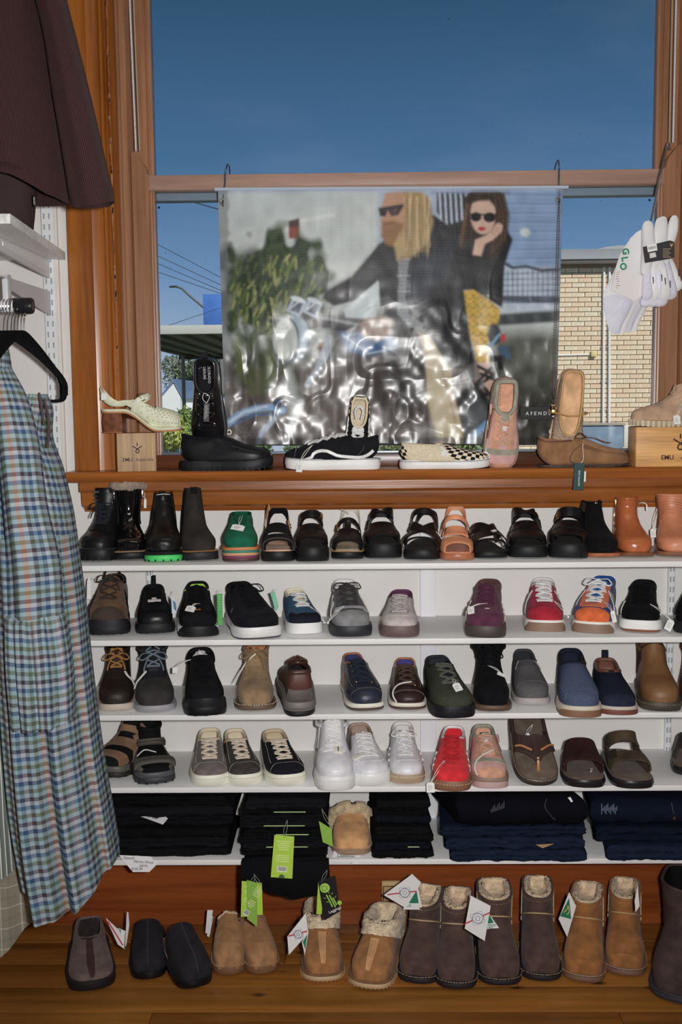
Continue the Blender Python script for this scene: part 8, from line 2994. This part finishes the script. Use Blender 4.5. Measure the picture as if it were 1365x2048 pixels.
hang_tag('lime hang tag, half hidden behind the black leggings tag',[(637,1763),(650,1760),(644,1828),(633,1828)],-.318,LIME,lines=0,barcode=False)
o,M,w,h,c = hang_tag('black hang tag with lime bamboo emblem reading leggings',[(637,1762),(671,1751),(681,1822),(649,1841)],-.330,M_((30,31,33),'plain'),marks=False,top=(655,1740))
LG = M_((140,184,60),'plain')
MB().prism([(w * .27 * math.cos(a),h * .27 + w * .27 * math.sin(a)) for a in np.linspace(0,2 * PI,28,endpoint=False)],2,0,.0004,M).build('round_emblem',LG,o,smooth=False)
MB().tube(xf(spline([(-w * .12,h * .34,.0006),(w * .02,h * .32,.0006),(w * .14,h * .27,.0006),(w * .02,h * .21,.0006),(-w * .14,h * .22,.0006),(-w * .16,h * .28,.0006),(-w * .12,h * .34,.0006)],30),M),.0006,5).build('emblem_leaf',M_((46,70,34),'plain'),o)
b = MB()
for x,a0,a1 in ((-.09,-.26,.10),(.05,-.30,.06),(.16,-.26,-.04)):
 for k in range(4):
  y0 = a0 + (a1 - a0) * k / 4
  b.box((w * (x - .035),h * y0,0),(w * (x + .035),h * (y0 + (a1 - a0) / 4 * .9),.0004),0,M)
for x,y,dx in ((.16,.05,1),(-.2,.02,-1),(.26,-.06,1),(.02,.11,1),(-.16,-.10,-1),(.24,-.2,1)):
 b.prism([(w * x,h * y),(w * (x + .12 * dx),h * (y + .035)),(w * (x + .05 * dx),h * (y - .01))],2,0,.0004,M)
k = b.build('bamboo_emblem',LG,o,smooth=False)
text_mb('Leggings',.0088,xf_ if False else M @ np.array(frame((-.002,-h * .36,.0002),(1,0,0),(0,1,0))),.0003).build('lettering',M_((206,206,206),'plain'),o,smooth=False)
MB().prism([(w * .36 + w * .12 * math.cos(a),-h * .24 + w * .12 * math.sin(a)) for a in np.linspace(0,2 * PI,18,endpoint=False)],2,0,.0004,M).build('round_mark',LG,o,smooth=False)
# white diamond tags of the sheepskin boots
WHT = M_((206,206,212),'plain')
BLU = M_((70,74,120),'plain')
GRN = M_((20,106,76),'plain')
GLD = M_((196,168,60),'plain')
def diamond(label,pts,Y,em,stripe,tri=None,group='white diamond tags on the sheepskin footwear',words=()):
 W3 = np.array([at(x,y,Y) for x,y in pts])
 c = W3.mean(0)
 o = thing('hang_tag',label,'tag',tuple(c),0,group)
 P = W3 - c
 if tri is not None:
  T3 = np.array([at(x,y,Y + .003) for x,y in tri[0]]) - c
  tri_o = MB().prism([(p[0],p[2]) for p in T3],1,.0025,.0035).build('second_card',WHT,o,smooth=False)
  T4 = np.array([at(x,y,Y + .003) for x,y in tri[1]]) - c
  MB().prism([(p[0],p[2]) for p in T4],1,.0019,.0025).build('green_triangle',GRN,tri_o,smooth=False)
 MB().prism([(p[0],p[2]) for p in P],1,-.0006,.0006).build('card',WHT,o,smooth=False)
 if stripe:
  a,b2 = at(*stripe[0],Y) - c,at(*stripe[1],Y) - c
  d = (b2 - a)
  d /= np.linalg.norm(d)
  nn_ = np.array([-d[2],0,d[0]]) * .0016
  MB().prism([((a + nn_)[0],(a + nn_)[2]),((b2 + nn_)[0],(b2 + nn_)[2]),((b2 - nn_)[0],(b2 - nn_)[2]),((a - nn_)[0],(a - nn_)[2])],1,-.0010,-.0006).build('red_stripe',M_((176,60,76),'plain'),o,smooth=False)
 if em:
  p = at(em[0],em[1],Y) - c
  r = em[2] * .00105
  rot = em[3] * D2R
  M = frame(p + [0,-.0011,0],(math.cos(rot),0,math.sin(rot)),(-math.sin(rot),0,math.cos(rot)))
  MB().box((-r * 1.15,-r * 1.15,-.0002),(r * 1.15,r * 1.15,.0001),0,M).build('emblem_ground',WHT,o,smooth=False)
  b = MB()
  sq = [(-1.15,-1.15),(1.15,-1.15),(1.15,1.15),(-1.15,1.15)]
  b.tube(xf([(x * r,y * r,.0003) for x,y in sum(([sq[i],tuple(np.array(sq[i]) * .5 + np.array(sq[(i + 1) % 4]) * .5)] for i in range(4)),[])],M),.0004,4,closed=True)
  b.tube(xf([(r * math.cos(t),r * math.sin(t),.0003) for t in np.linspace(0,2 * PI,24,endpoint=False)],M),.0007,4,closed=True)
  for k in range(5):
   t0 = k * 1.256
   b.tube(xf(spline([(r * .62 * math.cos(t0),r * .62 * math.sin(t0),.0003),(r * .35 * math.cos(t0 + .5),r * .35 * math.sin(t0 + .5),.0003),(r * .5 * math.cos(t0 + 1.0),r * .5 * math.sin(t0 + 1.0),.0003)],8),M),.0005,4)
  b.build('round_emblem',BLU,o)
 for t,x,y,sz,rot,col in words:
  p = at(x,y,Y) - c + np.array([0,.0012,0])
  text_mb(t,sz,front(p,rot * D2R),.0003).build('lettering',col,o,smooth=False)
 return o
diamond('large white diamond tag with round emblem on the third dark brown boot',[(942,1791),(982,1812),(970,1882),(930,1857)],-.335,(956,1836,11,18),((931,1847),(980,1825)),
([(978,1826),(999,1856),(972,1858)],[(979,1828),(988,1845),(974,1847)]),words=(('MADE',983,1851,.0075,0,GRN),('NED',981,1856,.0066,0,GRN)))
diamond('white diamond tag standing against the skirting above the fleece slipper',[(768,1790),(825,1748),(843,1765),(812,1816)],-.215,(810,1785,10,4),((775,1789),(834,1782)),
([(834,1764),(806,1819),(846,1819)],[(832,1770),(812,1806),(838,1806)]),words=(('AUS',816,1812,.009,0,GRN),))
diamond('white diamond tag leaning out beside the straight tan fleece slipper',[(612,1826),(617,1866),(578,1910),(575,1873)],-.335,(597,1868,8,18),((577,1872),(615,1862)),
([(604,1884),(618,1860),(610,1910)],[(606,1884),(615,1868),(611,1898)]))
o = diamond('tilted card with green and gold triangle on the tan boot',[(1139,1784),(1153,1812),(1135,1874),(1118,1838)],-.215,None,None)
T = [np.array(at(x,y,-.216)) - np.array(o.location) for x,y in ((1139,1796),(1143,1838),(1121,1832))]
MB().prism([(p[0],p[2]) for p in T],1,-.0018,-.0007).build('green_triangle',GRN,o,smooth=False)
MB().tube(spline(np.array([at(1128,1825,-.2185),at(1135,1818,-.2185),at(1137,1812,-.2185),at(1139,1824,-.2185),at(1134,1829,-.2185)]) - np.array(o.location),18),.0011,5).build('gold_emblem',GLD,o)
diamond('white tag seen nearly edge-on between the tan boot and the big dark boot',[(1276,1770),(1280,1812),(1272,1824),(1270,1802)],-.30,None,None)
diamond('open white tag with green corner on the banded slipper',[(212,1836),(240,1862),(243,1882),(250,1898),(236,1889)],-.30,None,((216,1842),(246,1890)),
([(236,1856),(251,1862),(248,1898)],[(236,1857),(242,1860),(241,1873)]))
diamond('white tag seen edge-on beside the straight black slipper',[(254,1824),(257,1824),(259,1850),(253,1890),(250,1894)],-.20,None,None)
diamond('pale tag seen edge-on beside the tan slipper',[(415,1820),(426,1820),(421,1868),(411,1866)],-.17,None,None,([(422,1832),(427,1834),(419,1874),(414,1872)],[(422,1834),(426,1836),(422,1852)]))
# coloured swing tags between trainers on the second shelf
for lab,pts,Y,m_,tx in (('green swing tag hanging between two black trainers',[(434,1188),(445,1187),(446,1250),(436,1252)],-.20,M_((64,146,72),'plain'),None),
('mint green swing tag on the black skate shoe with white sole',[(541,1186),(550,1183),(558,1213),(552,1224)],-.155,M_((106,168,140),'plain'),None),
('grey and blue oval tag beside the black running shoe',[(343,1190),(350,1197),(354,1220),(350,1233),(344,1226)],-.19,M_((176,184,190),'plain'),'blue')):
 W3 = np.array([at(x,y,Y) for x,y in pts])
 c = W3.mean(0)
 o = thing('hang_tag',lab,'tag',tuple(c),0,'coloured swing tags on trainers')
 MB().prism([((p - c)[0],(p - c)[2]) for p in W3],1,-.0006,.0006).build('card',m_,o,smooth=False)
 b = MB()
 if tx:
  q = np.array([at(x,y,Y) for x,y in ((346,1200),(352,1206),(353,1222),(348,1218))]) - c
  b.prism([(p[0],p[2]) for p in q],1,-.0012,-.0006)
  b.build('blue_panel',M_((50,104,150),'plain'),o,smooth=False)
 else:
  for i in range(6):
   z0 = (W3[0] - c)[2] - .006 - i * .006
   b.box((-.003,-.0011,z0),(.0025,-.0006,z0 + .0012))
  k = b.build('printed_lines',M_((120,190,130),'plain'),o,smooth=False)
  k['kind'] = 'stuff'
 MB().tube(spline([(0,0,(W3[0] - c)[2] - .002),(.001,.004,(W3[0] - c)[2] + .008),(.004,.010,(W3[0] - c)[2] + .004)],10),.0006,5).build('string',STRING,o)
# power outlet on the skirting
a,c = at(764,1800,-.03),at(801,1761,-.03)
o = thing('power_outlet','cream power outlet on the skirting behind the white diamond tag','outlet',((a[0] + c[0]) / 2,-.0265,(a[2] + c[2]) / 2))
w,h = (c[0] - a[0]),(c[2] - a[2])
MB().box((-w / 2,-.010,-h / 2),(w / 2,0,h / 2),.003).build('plate',M_((176,150,106),'plain'),o)
MB().box((-w * .40,-.013,-h * .40),(w * .40,-.009,h * .26),.002).build('cover',M_((160,132,92),'plain'),o)
MB().tube([(-w * .42,-.012,-h * .42),(-w * .42,-.012,h * .28),(w * .42,-.012,h * .28)],.0012,5).build('brass_trim',BRASS,o)
# ------------------------------------------------------------------ clothes at the side of the window
def uvmat(name,build_nodes,rough=.92):
 m = bpy.data.materials.new(name)
 m.use_nodes = True
 t = m.node_tree
 p = t.nodes['Principled BSDF']
 p.inputs['Roughness'].default_value = rough
 p.inputs['Specular IOR Level'].default_value = .12
 uv = t.nodes.new('ShaderNodeTexCoord')
 sp = t.nodes.new('ShaderNodeSeparateXYZ')
 t.links.new(uv.outputs['UV'],sp.inputs[0])
 build_nodes(t,p,sp)
 return m
def ramp_of(t,sock,period,stops,phase=0.0):
 a = t.nodes.new('ShaderNodeMath')
 a.operation = 'MULTIPLY_ADD'
 a.inputs[1].default_value = 1 / period
 a.inputs[2].default_value = phase
 t.links.new(sock,a.inputs[0])
 f = t.nodes.new('ShaderNodeMath')
 f.operation = 'FRACT'
 t.links.new(a.outputs[0],f.inputs[0])
 r = t.nodes.new('ShaderNodeValToRGB')
 r.color_ramp.interpolation = 'CONSTANT'
 e = r.color_ramp.elements
 e[0].position,e[0].color = stops[0][0],alb(stops[0][1])
 e[1].position,e[1].color = stops[1][0],alb(stops[1][1])
 for pos,c in stops[2:]:
  x = e.new(pos)
  x.color = alb(c)
 t.links.new(f.outputs[0],r.inputs['Fac'])
 return r
BASE = (126,150,158)
dark = [(44,66,100),(70,58,62),(84,92,70),(56,84,116),(176,148,160),(58,52,62),(82,92,78),(180,120,90)]
def plaid(t,p,sp):
 def stops(order):
  s = []
  n = len(order)
  for i,k in enumerate(order):
   s.append((i / n,dark[k]))
   s.append((i / n + .5 / n,BASE if i % 3 else (148,156,164)))
  return s
 r1 = ramp_of(t,sp.outputs['X'],.0165 * 8,stops([0,6,4,3,5,2,7,1]))
 r2 = ramp_of(t,sp.outputs['Y'],.0165 * 6,stops([0,1,2,3,5,6]))
 m = t.nodes.new('ShaderNodeMixRGB')
 m.blend_type = 'MIX'
 m.inputs['Fac'].default_value = .5
 t.links.new(r1.outputs['Color'],m.inputs['Color1'])
 t.links.new(r2.outputs['Color'],m.inputs['Color2'])
 m2 = t.nodes.new('ShaderNodeMixRGB')
 m2.blend_type = 'DARKEN'
 m2.inputs['Fac'].default_value = .35
 t.links.new(m.outputs[0],m2.inputs['Color1'])
 t.links.new(r2.outputs['Color'],m2.inputs['Color2'])
 t.links.new(m2.outputs[0],p.inputs['Base Color'])
PLAID = uvmat('checked_cotton',plaid)
def pin(t,p,sp):
 r = ramp_of(t,sp.outputs['X'],.0085,[(0,(206,206,198)),(.22,(96,104,100)),(.6,(108,116,112))])
 t.links.new(r.outputs['Color'],p.inputs['Base Color'])
PIN = uvmat('striped_cotton',pin)
def beige(t,p,sp):
 B_ = (132,126,112)
 r1 = ramp_of(t,sp.outputs['X'],.040,[(0,(186,184,172)),(.07,B_),(.40,(88,94,80)),(.43,B_),(.50,(88,94,80)),(.53,B_)])
 r2 = ramp_of(t,sp.outputs['Y'],.046,[(0,(182,180,168)),(.06,B_),(.42,(92,96,88)),(.45,B_),(.52,(92,96,88)),(.55,B_)])
 m = t.nodes.new('ShaderNodeMixRGB')
 m.inputs['Fac'].default_value = .5
 t.links.new(r1.outputs['Color'],m.inputs['Color1'])
 t.links.new(r2.outputs['Color'],m.inputs['Color2'])
 t.links.new(m.outputs[0],p.inputs['Base Color'])
BEIGE = uvmat('beige_checked_cotton',beige)
def cord(t,p,sp):
 w = t.nodes.new('ShaderNodeMath')
 w.operation = 'MULTIPLY'
 w.inputs[1].default_value = 2 * PI / .0030
 t.links.new(sp.outputs['X'],w.inputs[0])
 s_ = t.nodes.new('ShaderNodeMath')
 s_.operation = 'SINE'
 t.links.new(w.outputs[0],s_.inputs[0])
 r = t.nodes.new('ShaderNodeValToRGB')
 r.color_ramp.elements[0].color = alb((46,29,29))
 r.color_ramp.elements[0].position = .2
 r.color_ramp.elements[1].color = alb((72,48,49))
 mr = t.nodes.new('ShaderNodeMapRange')
 mr.inputs['From Min'].default_value = -1
 t.links.new(s_.outputs[0],mr.inputs['Value'])
 t.links.new(mr.outputs[0],r.inputs['Fac'])
 t.links.new(r.outputs['Color'],p.inputs['Base Color'])
 b = t.nodes.new('ShaderNodeBump')
 b.inputs['Strength'].default_value = .5
 b.inputs['Distance'].default_value = .001
 t.links.new(mr.outputs[0],b.inputs['Height'])
 t.links.new(b.outputs[0],p.inputs['Normal'])
 p.inputs['Sheen Weight'].default_value = .05
CORD = uvmat('brown_corduroy',cord)
def drape(rows,nf=6,amp=.10,seed=0,hem=None,m=96,n=60,drift=.6,start=.15,fine=0.0,phase=0.0,uvs=1.0):
 """hanging cloth: rows (y pixel, left pixel, right pixel, depth half, Y of its middle) from the top down"""
 R = np.array(rows,float)
 R = cr_eval(R,np.linspace(0,len(R) - 1,n))
 th = np.arange(m + 1) / m * 2 * PI
 V = np.zeros((n,m + 1,3))
 UV = np.zeros((n,m + 1,2))
 rg = np.random.default_rng(seed)
 p1,p2 = rg.uniform(0,6.28,2)
 y_top,y_bot = R[0,0],R[-1,0]
 for i in range(n):
  py,xl,xr,dh,Y = R[i]
  t = i / (n - 1)
  k = np.clip((t - start) / (1 - start),0,1) ** .8
  Yf = Y
  x0,x1 = X_(xl,py,Yf),X_(xr,py,Yf)
  a = (x1 - x0) / 2
  cx = (x0 + x1) / 2
  f = 1 + amp * k * (np.sin(nf * th + p1 + phase + drift * math.sin(t * 3)) + .45 * np.sin((nf * 2 + 1) * th + p2)) + fine * np.sin(nf * 7 * th + 9 * t)
  V[i,:,0] = cx + a * np.cos(th) * (1 + (f - 1) * np.abs(np.sin(th)) * .5)
  V[i,:,1] = Y + dh * np.sin(th) * f + (f - 1) * .05 * np.sign(np.sin(th))
  hz = 0 if hem is None else np.interp(np.mod(th,2 * PI),hem[0],hem[1],period=2 * PI) * np.clip((t - .55) / .45,0,1)
  zz = Z_(700,py,Yf) + (Z_(cx * 850 + 700,py,Yf) - Z_(700,py,Yf)) * 0
  V[i,:,2] = zz - hz
 d = np.linalg.norm(np.diff(V,axis=1),axis=2)
 mid = n // 2
 u0 = np.concatenate([[0],np.cumsum(d[mid])])
 UV[:,:,0] = u0[None] * uvs
 dv = np.linalg.norm(np.diff(V,axis=0),axis=2)
 UV[1:,:,1] = -np.cumsum(dv,axis=0)
 return V,UV
def cloth(V,UV,name,m_,parent,cap_top=True,angle=180):
 O = np.array(parent.location)
 b = MB()
 b.grid(V - O,uv=UV)
 if cap_top:
  b.f.append(tuple(range(V.shape[1] - 1)))
 nrm_ = V - V.mean(axis=1,keepdims=True)
 nrm_[...,2] = 0
 l = np.linalg.norm(nrm_,axis=2,keepdims=True) + 1e-9
 Vi = V - nrm_ / l * .0018
 b.grid(np.stack([V[-1],Vi[-1]]) - O,uv=np.stack([UV[-1],UV[-1]]))
 b.grid(Vi[-12:] - O,uv=UV[-12:],flip=True)
 return b.build(name,m_,parent,uv=True,angle=angle)
Zr = float(at(50,612,-.33)[2])
# shelf above the rail
aF,aB = atz(20,446,0),None
zsh = float(at(130,520,-.004)[2])
pb,pf = at(131,520,-.004),atz(21,447,zsh)
sh = thing('side_shelf','white speckled shelf board above the clothes rail, holding dark clothing','shelf',(pb[0],-.2,zsh))
O_ = np.array(sh.location)
WSH = mat((206,206,208),.5,'suede',scale=3,bump=.1)
MB().prism([(pb[0] - O_[0],-.004 - O_[1]),(pf[0] - O_[0],pf[1] - O_[1]),(-1.5 - O_[0],pf[1] - O_[1]),(-1.5 - O_[0],-.004 - O_[1])],2,0,.018).build('board',WSH,sh)
ux0,ux1 = X_(91,600,0),X_(114,600,0)
up_ = upright(ux0,ux1,0.35,zsh + .3,'tall slotted white upright carrying the side shelf and the clothes rail')
ux = (ux0 + ux1) / 2
br = thing('shelf_bracket','white pressed-steel bracket under the side shelf','bracket',(ux,-.012,zsh),0,'arms on the tall upright')
zw_ = Z_(104,558,0) - zsh
MB().prism([(-.004,-.001),(-.40,-.001),(-.415,-.008),(-.405,-.020),(-.37,-.026),(-.004,zw_)],0,-.0035,.0035).build('arm',mat((190,190,194),.4),br)
MB().prism([(-.03,-.006),(-.34,-.007),(-.34,-.015),(-.03,zw_ * .72)],0,.0034,.0050).build('pressed_panel',mat((206,206,210),.4),br)
rr_ = thing('rail_arm','grey steel arm holding the clothes rail, below the side shelf','bracket',(ux,-.012,Zr),0,'arms on the tall upright')
za1,za2,ze1,ze2 = Z_(100,584,0) - Zr,Z_(102,632,0) - Zr,Z_(12,557,-.30) - Zr,Z_(12,578,-.30) - Zr
MB().prism([(-.004,za1),(-.285,ze1),(-.295,ze1 + .006),(-.310,ze1 + .006),(-.318,ze1 - .004),(-.312,ze1 - .014),(-.300,ze1 - .014),(-.290,ze2),(-.004,za2)],0,-.003,.003).build('arm',mat((176,178,184),.4),rr_)
MB().box((-.006,-.326,-.012),(.006,-.300,ze1 - .004),.002).build('saddle',mat((186,188,192),.4),rr_)
rail = thing('clothes_rail','white tube clothes rail with black end cap, hung with dresses','rail',(X_(30,612,-.33),-.33,Zr))
ro = np.array(rail.location)
xe = X_(33,612,-.33) - ro[0]
MB().tube([(-.7,0,0),(xe,0,0)],.0125,18).build('tube',mat((206,206,208),.25),rail)
MB().tube([(xe - .004,0,0),(xe,0,0),(xe + .030,0,0),(xe + .034,0,0)],[.0140,.0170,.0170,.0155],20).build('end_cap',M_((34,34,38),'rubber',.35),rail)
MB().lathe([(.0005,0),(.009,0),(.010,.0008),(.0115,.0008)],18,frame(np.array([xe + .0335,0,0]),(0,1,0),(0,0,1))).build('cap_ring',M_((54,54,58),'rubber',.4),rail)
b = MB()
for i in range(4):
 b.tube([(xe - .012 - i * .006 + .0,.0138 * math.cos(a),.0138 * math.sin(a)) for a in np.linspace(0,2 * PI,16,endpoint=False)],.0012,5,closed=True)
b.build('wire_rings',CHROME,rail)
# hangers
VEL = M_((22,22,25),'fabric')
hx = [(2,0),(10,-1),(18,1),(24,0),(31,0),(38,1),(44,2)]
for i,(px,dz) in enumerate(hx):
 p = at(px,612,-.33)
 front_one = i == 6
 hg = thing('clothes_hanger',['black velvet hanger furthest along the rail','black velvet hanger, second along the rail','black velvet hanger, third along the rail','black velvet hanger in the middle of the rail','black velvet hanger, third from the rail end','black velvet hanger, second from the rail end','black velvet hanger nearest the black rail cap'][i],'hanger',(p[0],-.33,Zr),(-52 + i * 5.5) * D2R,'black velvet hangers on the rail')
 pts = [(0,-.016,-.010),(0,-.012,.010),(0,0,.0155),(0,.012,.010),(0,.015,-.004),(0,.006,-.024),(0,.002,-.055)]
 MB().tube(spline(pts,26),.0017,7).build('hook',CHROME,hg)
 bz = -.055
 arm = [(0,-.130,bz - .130),(0,-.126,bz - .098),(0,-.08,bz - .050),(0,-.025,bz - .010),(0,0,bz),(0,.025,bz - .010),(0,.08,bz - .050),(0,.126,bz - .098),(0,.130,bz - .130)]
 b = MB().tube(spline(arm,40),.0036,8,flat=1.5)
 b.tube(spline([(0,-.130,bz - .128),(0,-.122,bz - .140),(0,-.09,bz - .142),(0,.09,bz - .142),(0,.122,bz - .140),(0,.130,bz - .128)],24),.0032,8)
 b.build('shoulder_bar',VEL,hg)
# the checked dress in front
dress = thing('checked_dress','pale blue checked cotton dress with shirred bodice and tiered sleeve, hanging at the window side','dress',tuple(at(80,800,-.40)),0,None)
V,UV = drape([(782,20,92,.05,-.36),(815,2,102,.08,-.36),(870,-10,100,.10,-.37),(935,-12,122,.11,-.37),(1010,-10,140,.115,-.37),(1062,-8,148,.115,-.37)],5,.05,3,m=140,n=44,fine=.012)
cloth(V,UV,'bodice',PLAID,dress)
V,UV = drape([(1060,-8,149,.118,-.37),(1100,-6,154,.125,-.37),(1200,0,167,.13,-.37),(1330,8,180,.135,-.37),(1480,20,198,.14,-.37),(1610,36,219,.145,-.37),(1712,60,236,.15,-.37)],7,.13,8,m=190,n=70,start=.02,
hem=([0,.4,PI,4.0,4.5,4.9,5.3,5.8,6.1],[0.0,.0,.02,.066,.072,.066,.040,.008,0.0]),drift=.3)
cloth(V,UV,'skirt',PLAID,dress,cap_top=False)
V,UV = drape([(730,-20,22,.03,-.44),(790,-14,52,.05,-.46),(880,-4,76,.055,-.48),(1000,8,92,.055,-.49),(1120,16,118,.055,-.49),(1226,18,124,.05,-.49)],4,.07,12,m=90,n=50)
cloth(V,UV,'sleeve',PLAID,dress)
V,UV = drape([(1222,16,124,.05,-.49),(1240,13,130,.058,-.49),(1330,16,142,.062,-.49),(1442,26,146,.06,-.49)],9,.11,14,m=110,n=36,start=0.0,hem=([0,2,PI,4,5],[-.01,0,.006,.004,0]))
cloth(V,UV,'sleeve_ruffle',PLAID,dress,cap_top=False)
V,UV = drape([(1330,40,120,.045,-.42),(1440,46,112,.045,-.42),(1494,56,116,.045,-.42)],6,.10,15,m=80,n=20)
cloth(V,UV,'far_sleeve',PLAID,dress)
# neckline strap and dark ribbon
O_ = np.array(dress.location)
b = MB()
b.tube(np.array(spline([at(88,800,-.43),at(96,830,-.46),at(98,868,-.47),at(94,896,-.47)],20)) - O_,.0024,6)
b.tube(np.array(spline([at(78,786,-.43),at(84,820,-.45),at(88,850,-.46)],20)) - O_,.0024,6)
b.build('hanger_ribbons',M_((74,64,60),'fabric'),dress)
d2 = thing('checked_dress','second pale blue checked dress, mostly out of frame behind the sleeve','dress',tuple(at(10,760,-.40)),0,None)
V,UV = drape([(690,-30,16,.03,-.36),(760,-60,24,.06,-.37),(900,-70,34,.09,-.38),(1040,-80,30,.1,-.38),(1100,-84,16,.1,-.38)],5,.1,21,m=90,n=36)
cloth(V,UV,'bodice',PLAID,d2)
st = thing('striped_dress','grey and white pinstriped garment hanging behind the checked dress','dress',tuple(at(30,1100,-.30)),0,None)
V,UV = drape([(900,-90,0,.06,-.28),(1080,-90,8,.10,-.28),(1250,-86,52,.11,-.28),(1450,-80,92,.115,-.28),(1600,-76,106,.12,-.28),(1690,-70,112,.12,-.28)],6,.12,31,m=150,n=50,hem=([0,PI,4.2,5.0,5.8],[-.06,.02,.04,.02,-.03]))
cloth(V,UV,'skirt',PIN,st)
bg = thing('beige_dress','beige checked garment with long hem hanging below the pinstriped one','dress',tuple(at(30,1700,-.30)),0,None)
V,UV = drape([(1300,-70,60,.08,-.25),(1500,-70,86,.09,-.25),(1680,-66,108,.10,-.25),(1790,-60,116,.105,-.25)],5,.13,37,m=150,n=40,hem=([0,2,PI,4.3,4.9,5.5,5.9],[-.02,0,.13,.125,.075,.01,-.01]))
cloth(V,UV,'skirt',BEIGE,bg)
# corduroy jacket and shirt, hung high
jk = thing('corduroy_jacket','brown corduroy jacket hanging high beside the window, sleeve across the casing','jacket',tuple(at(60,200,-.42)),0,None)
V,UV = drape([(-160,-160,60,.07,-.40),(-40,-190,96,.09,-.40),(80,-200,106,.10,-.41),(200,-200,118,.10,-.41),(300,-200,130,.10,-.41),(352,-198,134,.10,-.41)],4,.05,41,m=170,n=60,
hem=([0,2,PI,4,4.6,5.2,5.7,6.1],[.022,0,0,-.02,-.024,-.014,.012,.022]))
cloth(V,UV,'body',CORD,jk)
V,UV = drape([(-160,0,110,.05,-.42),(-40,60,126,.055,-.44),(60,88,150,.05,-.45),(180,106,180,.045,-.455),(300,126,208,.042,-.46),(372,138,224,.040,-.46)],3,.05,43,m=90,n=60)
cloth(V,UV,'sleeve',CORD,jk)
V,UV = drape([(366,136,224,.0415,-.46),(372,137,226,.042,-.46),(402,146,229,.040,-.46)],3,.04,43,m=90,n=14,hem=([0,PI,4,5],[-.006,.006,.012,.008]))
cloth(V,UV,'cuff',CORD,jk,cap_top=False)
V,UV = drape([(330,-190,133,.098,-.41),(352,-190,137,.102,-.41),(378,-188,136,.100,-.41)],4,.03,41,m=170,n=14,start=0,
hem=([0,2,PI,4,4.6,5.2,5.7,6.1],[.022,0,0,-.030,-.034,-.018,.012,.022]))
cloth(V,UV,'hem_band',CORD,jk,cap_top=False)
O_ = np.array(jk.location)
p = at(84,336,-.40)
b = soft_slab(.060,.03,.030,20,3,.001,plies=1)
b.v = [v + (p - O_) + [-.004,0,-.016] for v in b.v]
b.build('fleece_lining',M_((176,174,168),'fleece'),jk)
sh2 = thing('dark_shirt','dark brown shirt showing below the corduroy jacket','shirt',tuple(at(40,400,-.34)),0,None)
V,UV = drape([(250,-190,60,.06,-.34),(330,-190,72,.07,-.34),(400,-190,70,.07,-.34),(446,-190,66,.07,-.34)],4,.03,47,m=110,n=30,hem=([0,PI,4,5,5.8],[.004,0,-.01,-.006,.0]))
cloth(V,UV,'body',M_((58,44,46),'fabric'),sh2)
p = at(69,402,-.40) - np.array(sh2.location)
lb = MB().box(p + [-.003,-.001,-.011],p + [.003,.0,.011],.0003).build('side_label',M_((24,24,26),'plain'),sh2)
text_mb('AFENDS',.0042,frame(p + np.array([0,-.0013,0]),(0,0,1),(-1,0,0)),.0002).build('lettering',M_((190,190,190),'plain'),lb,smooth=False)
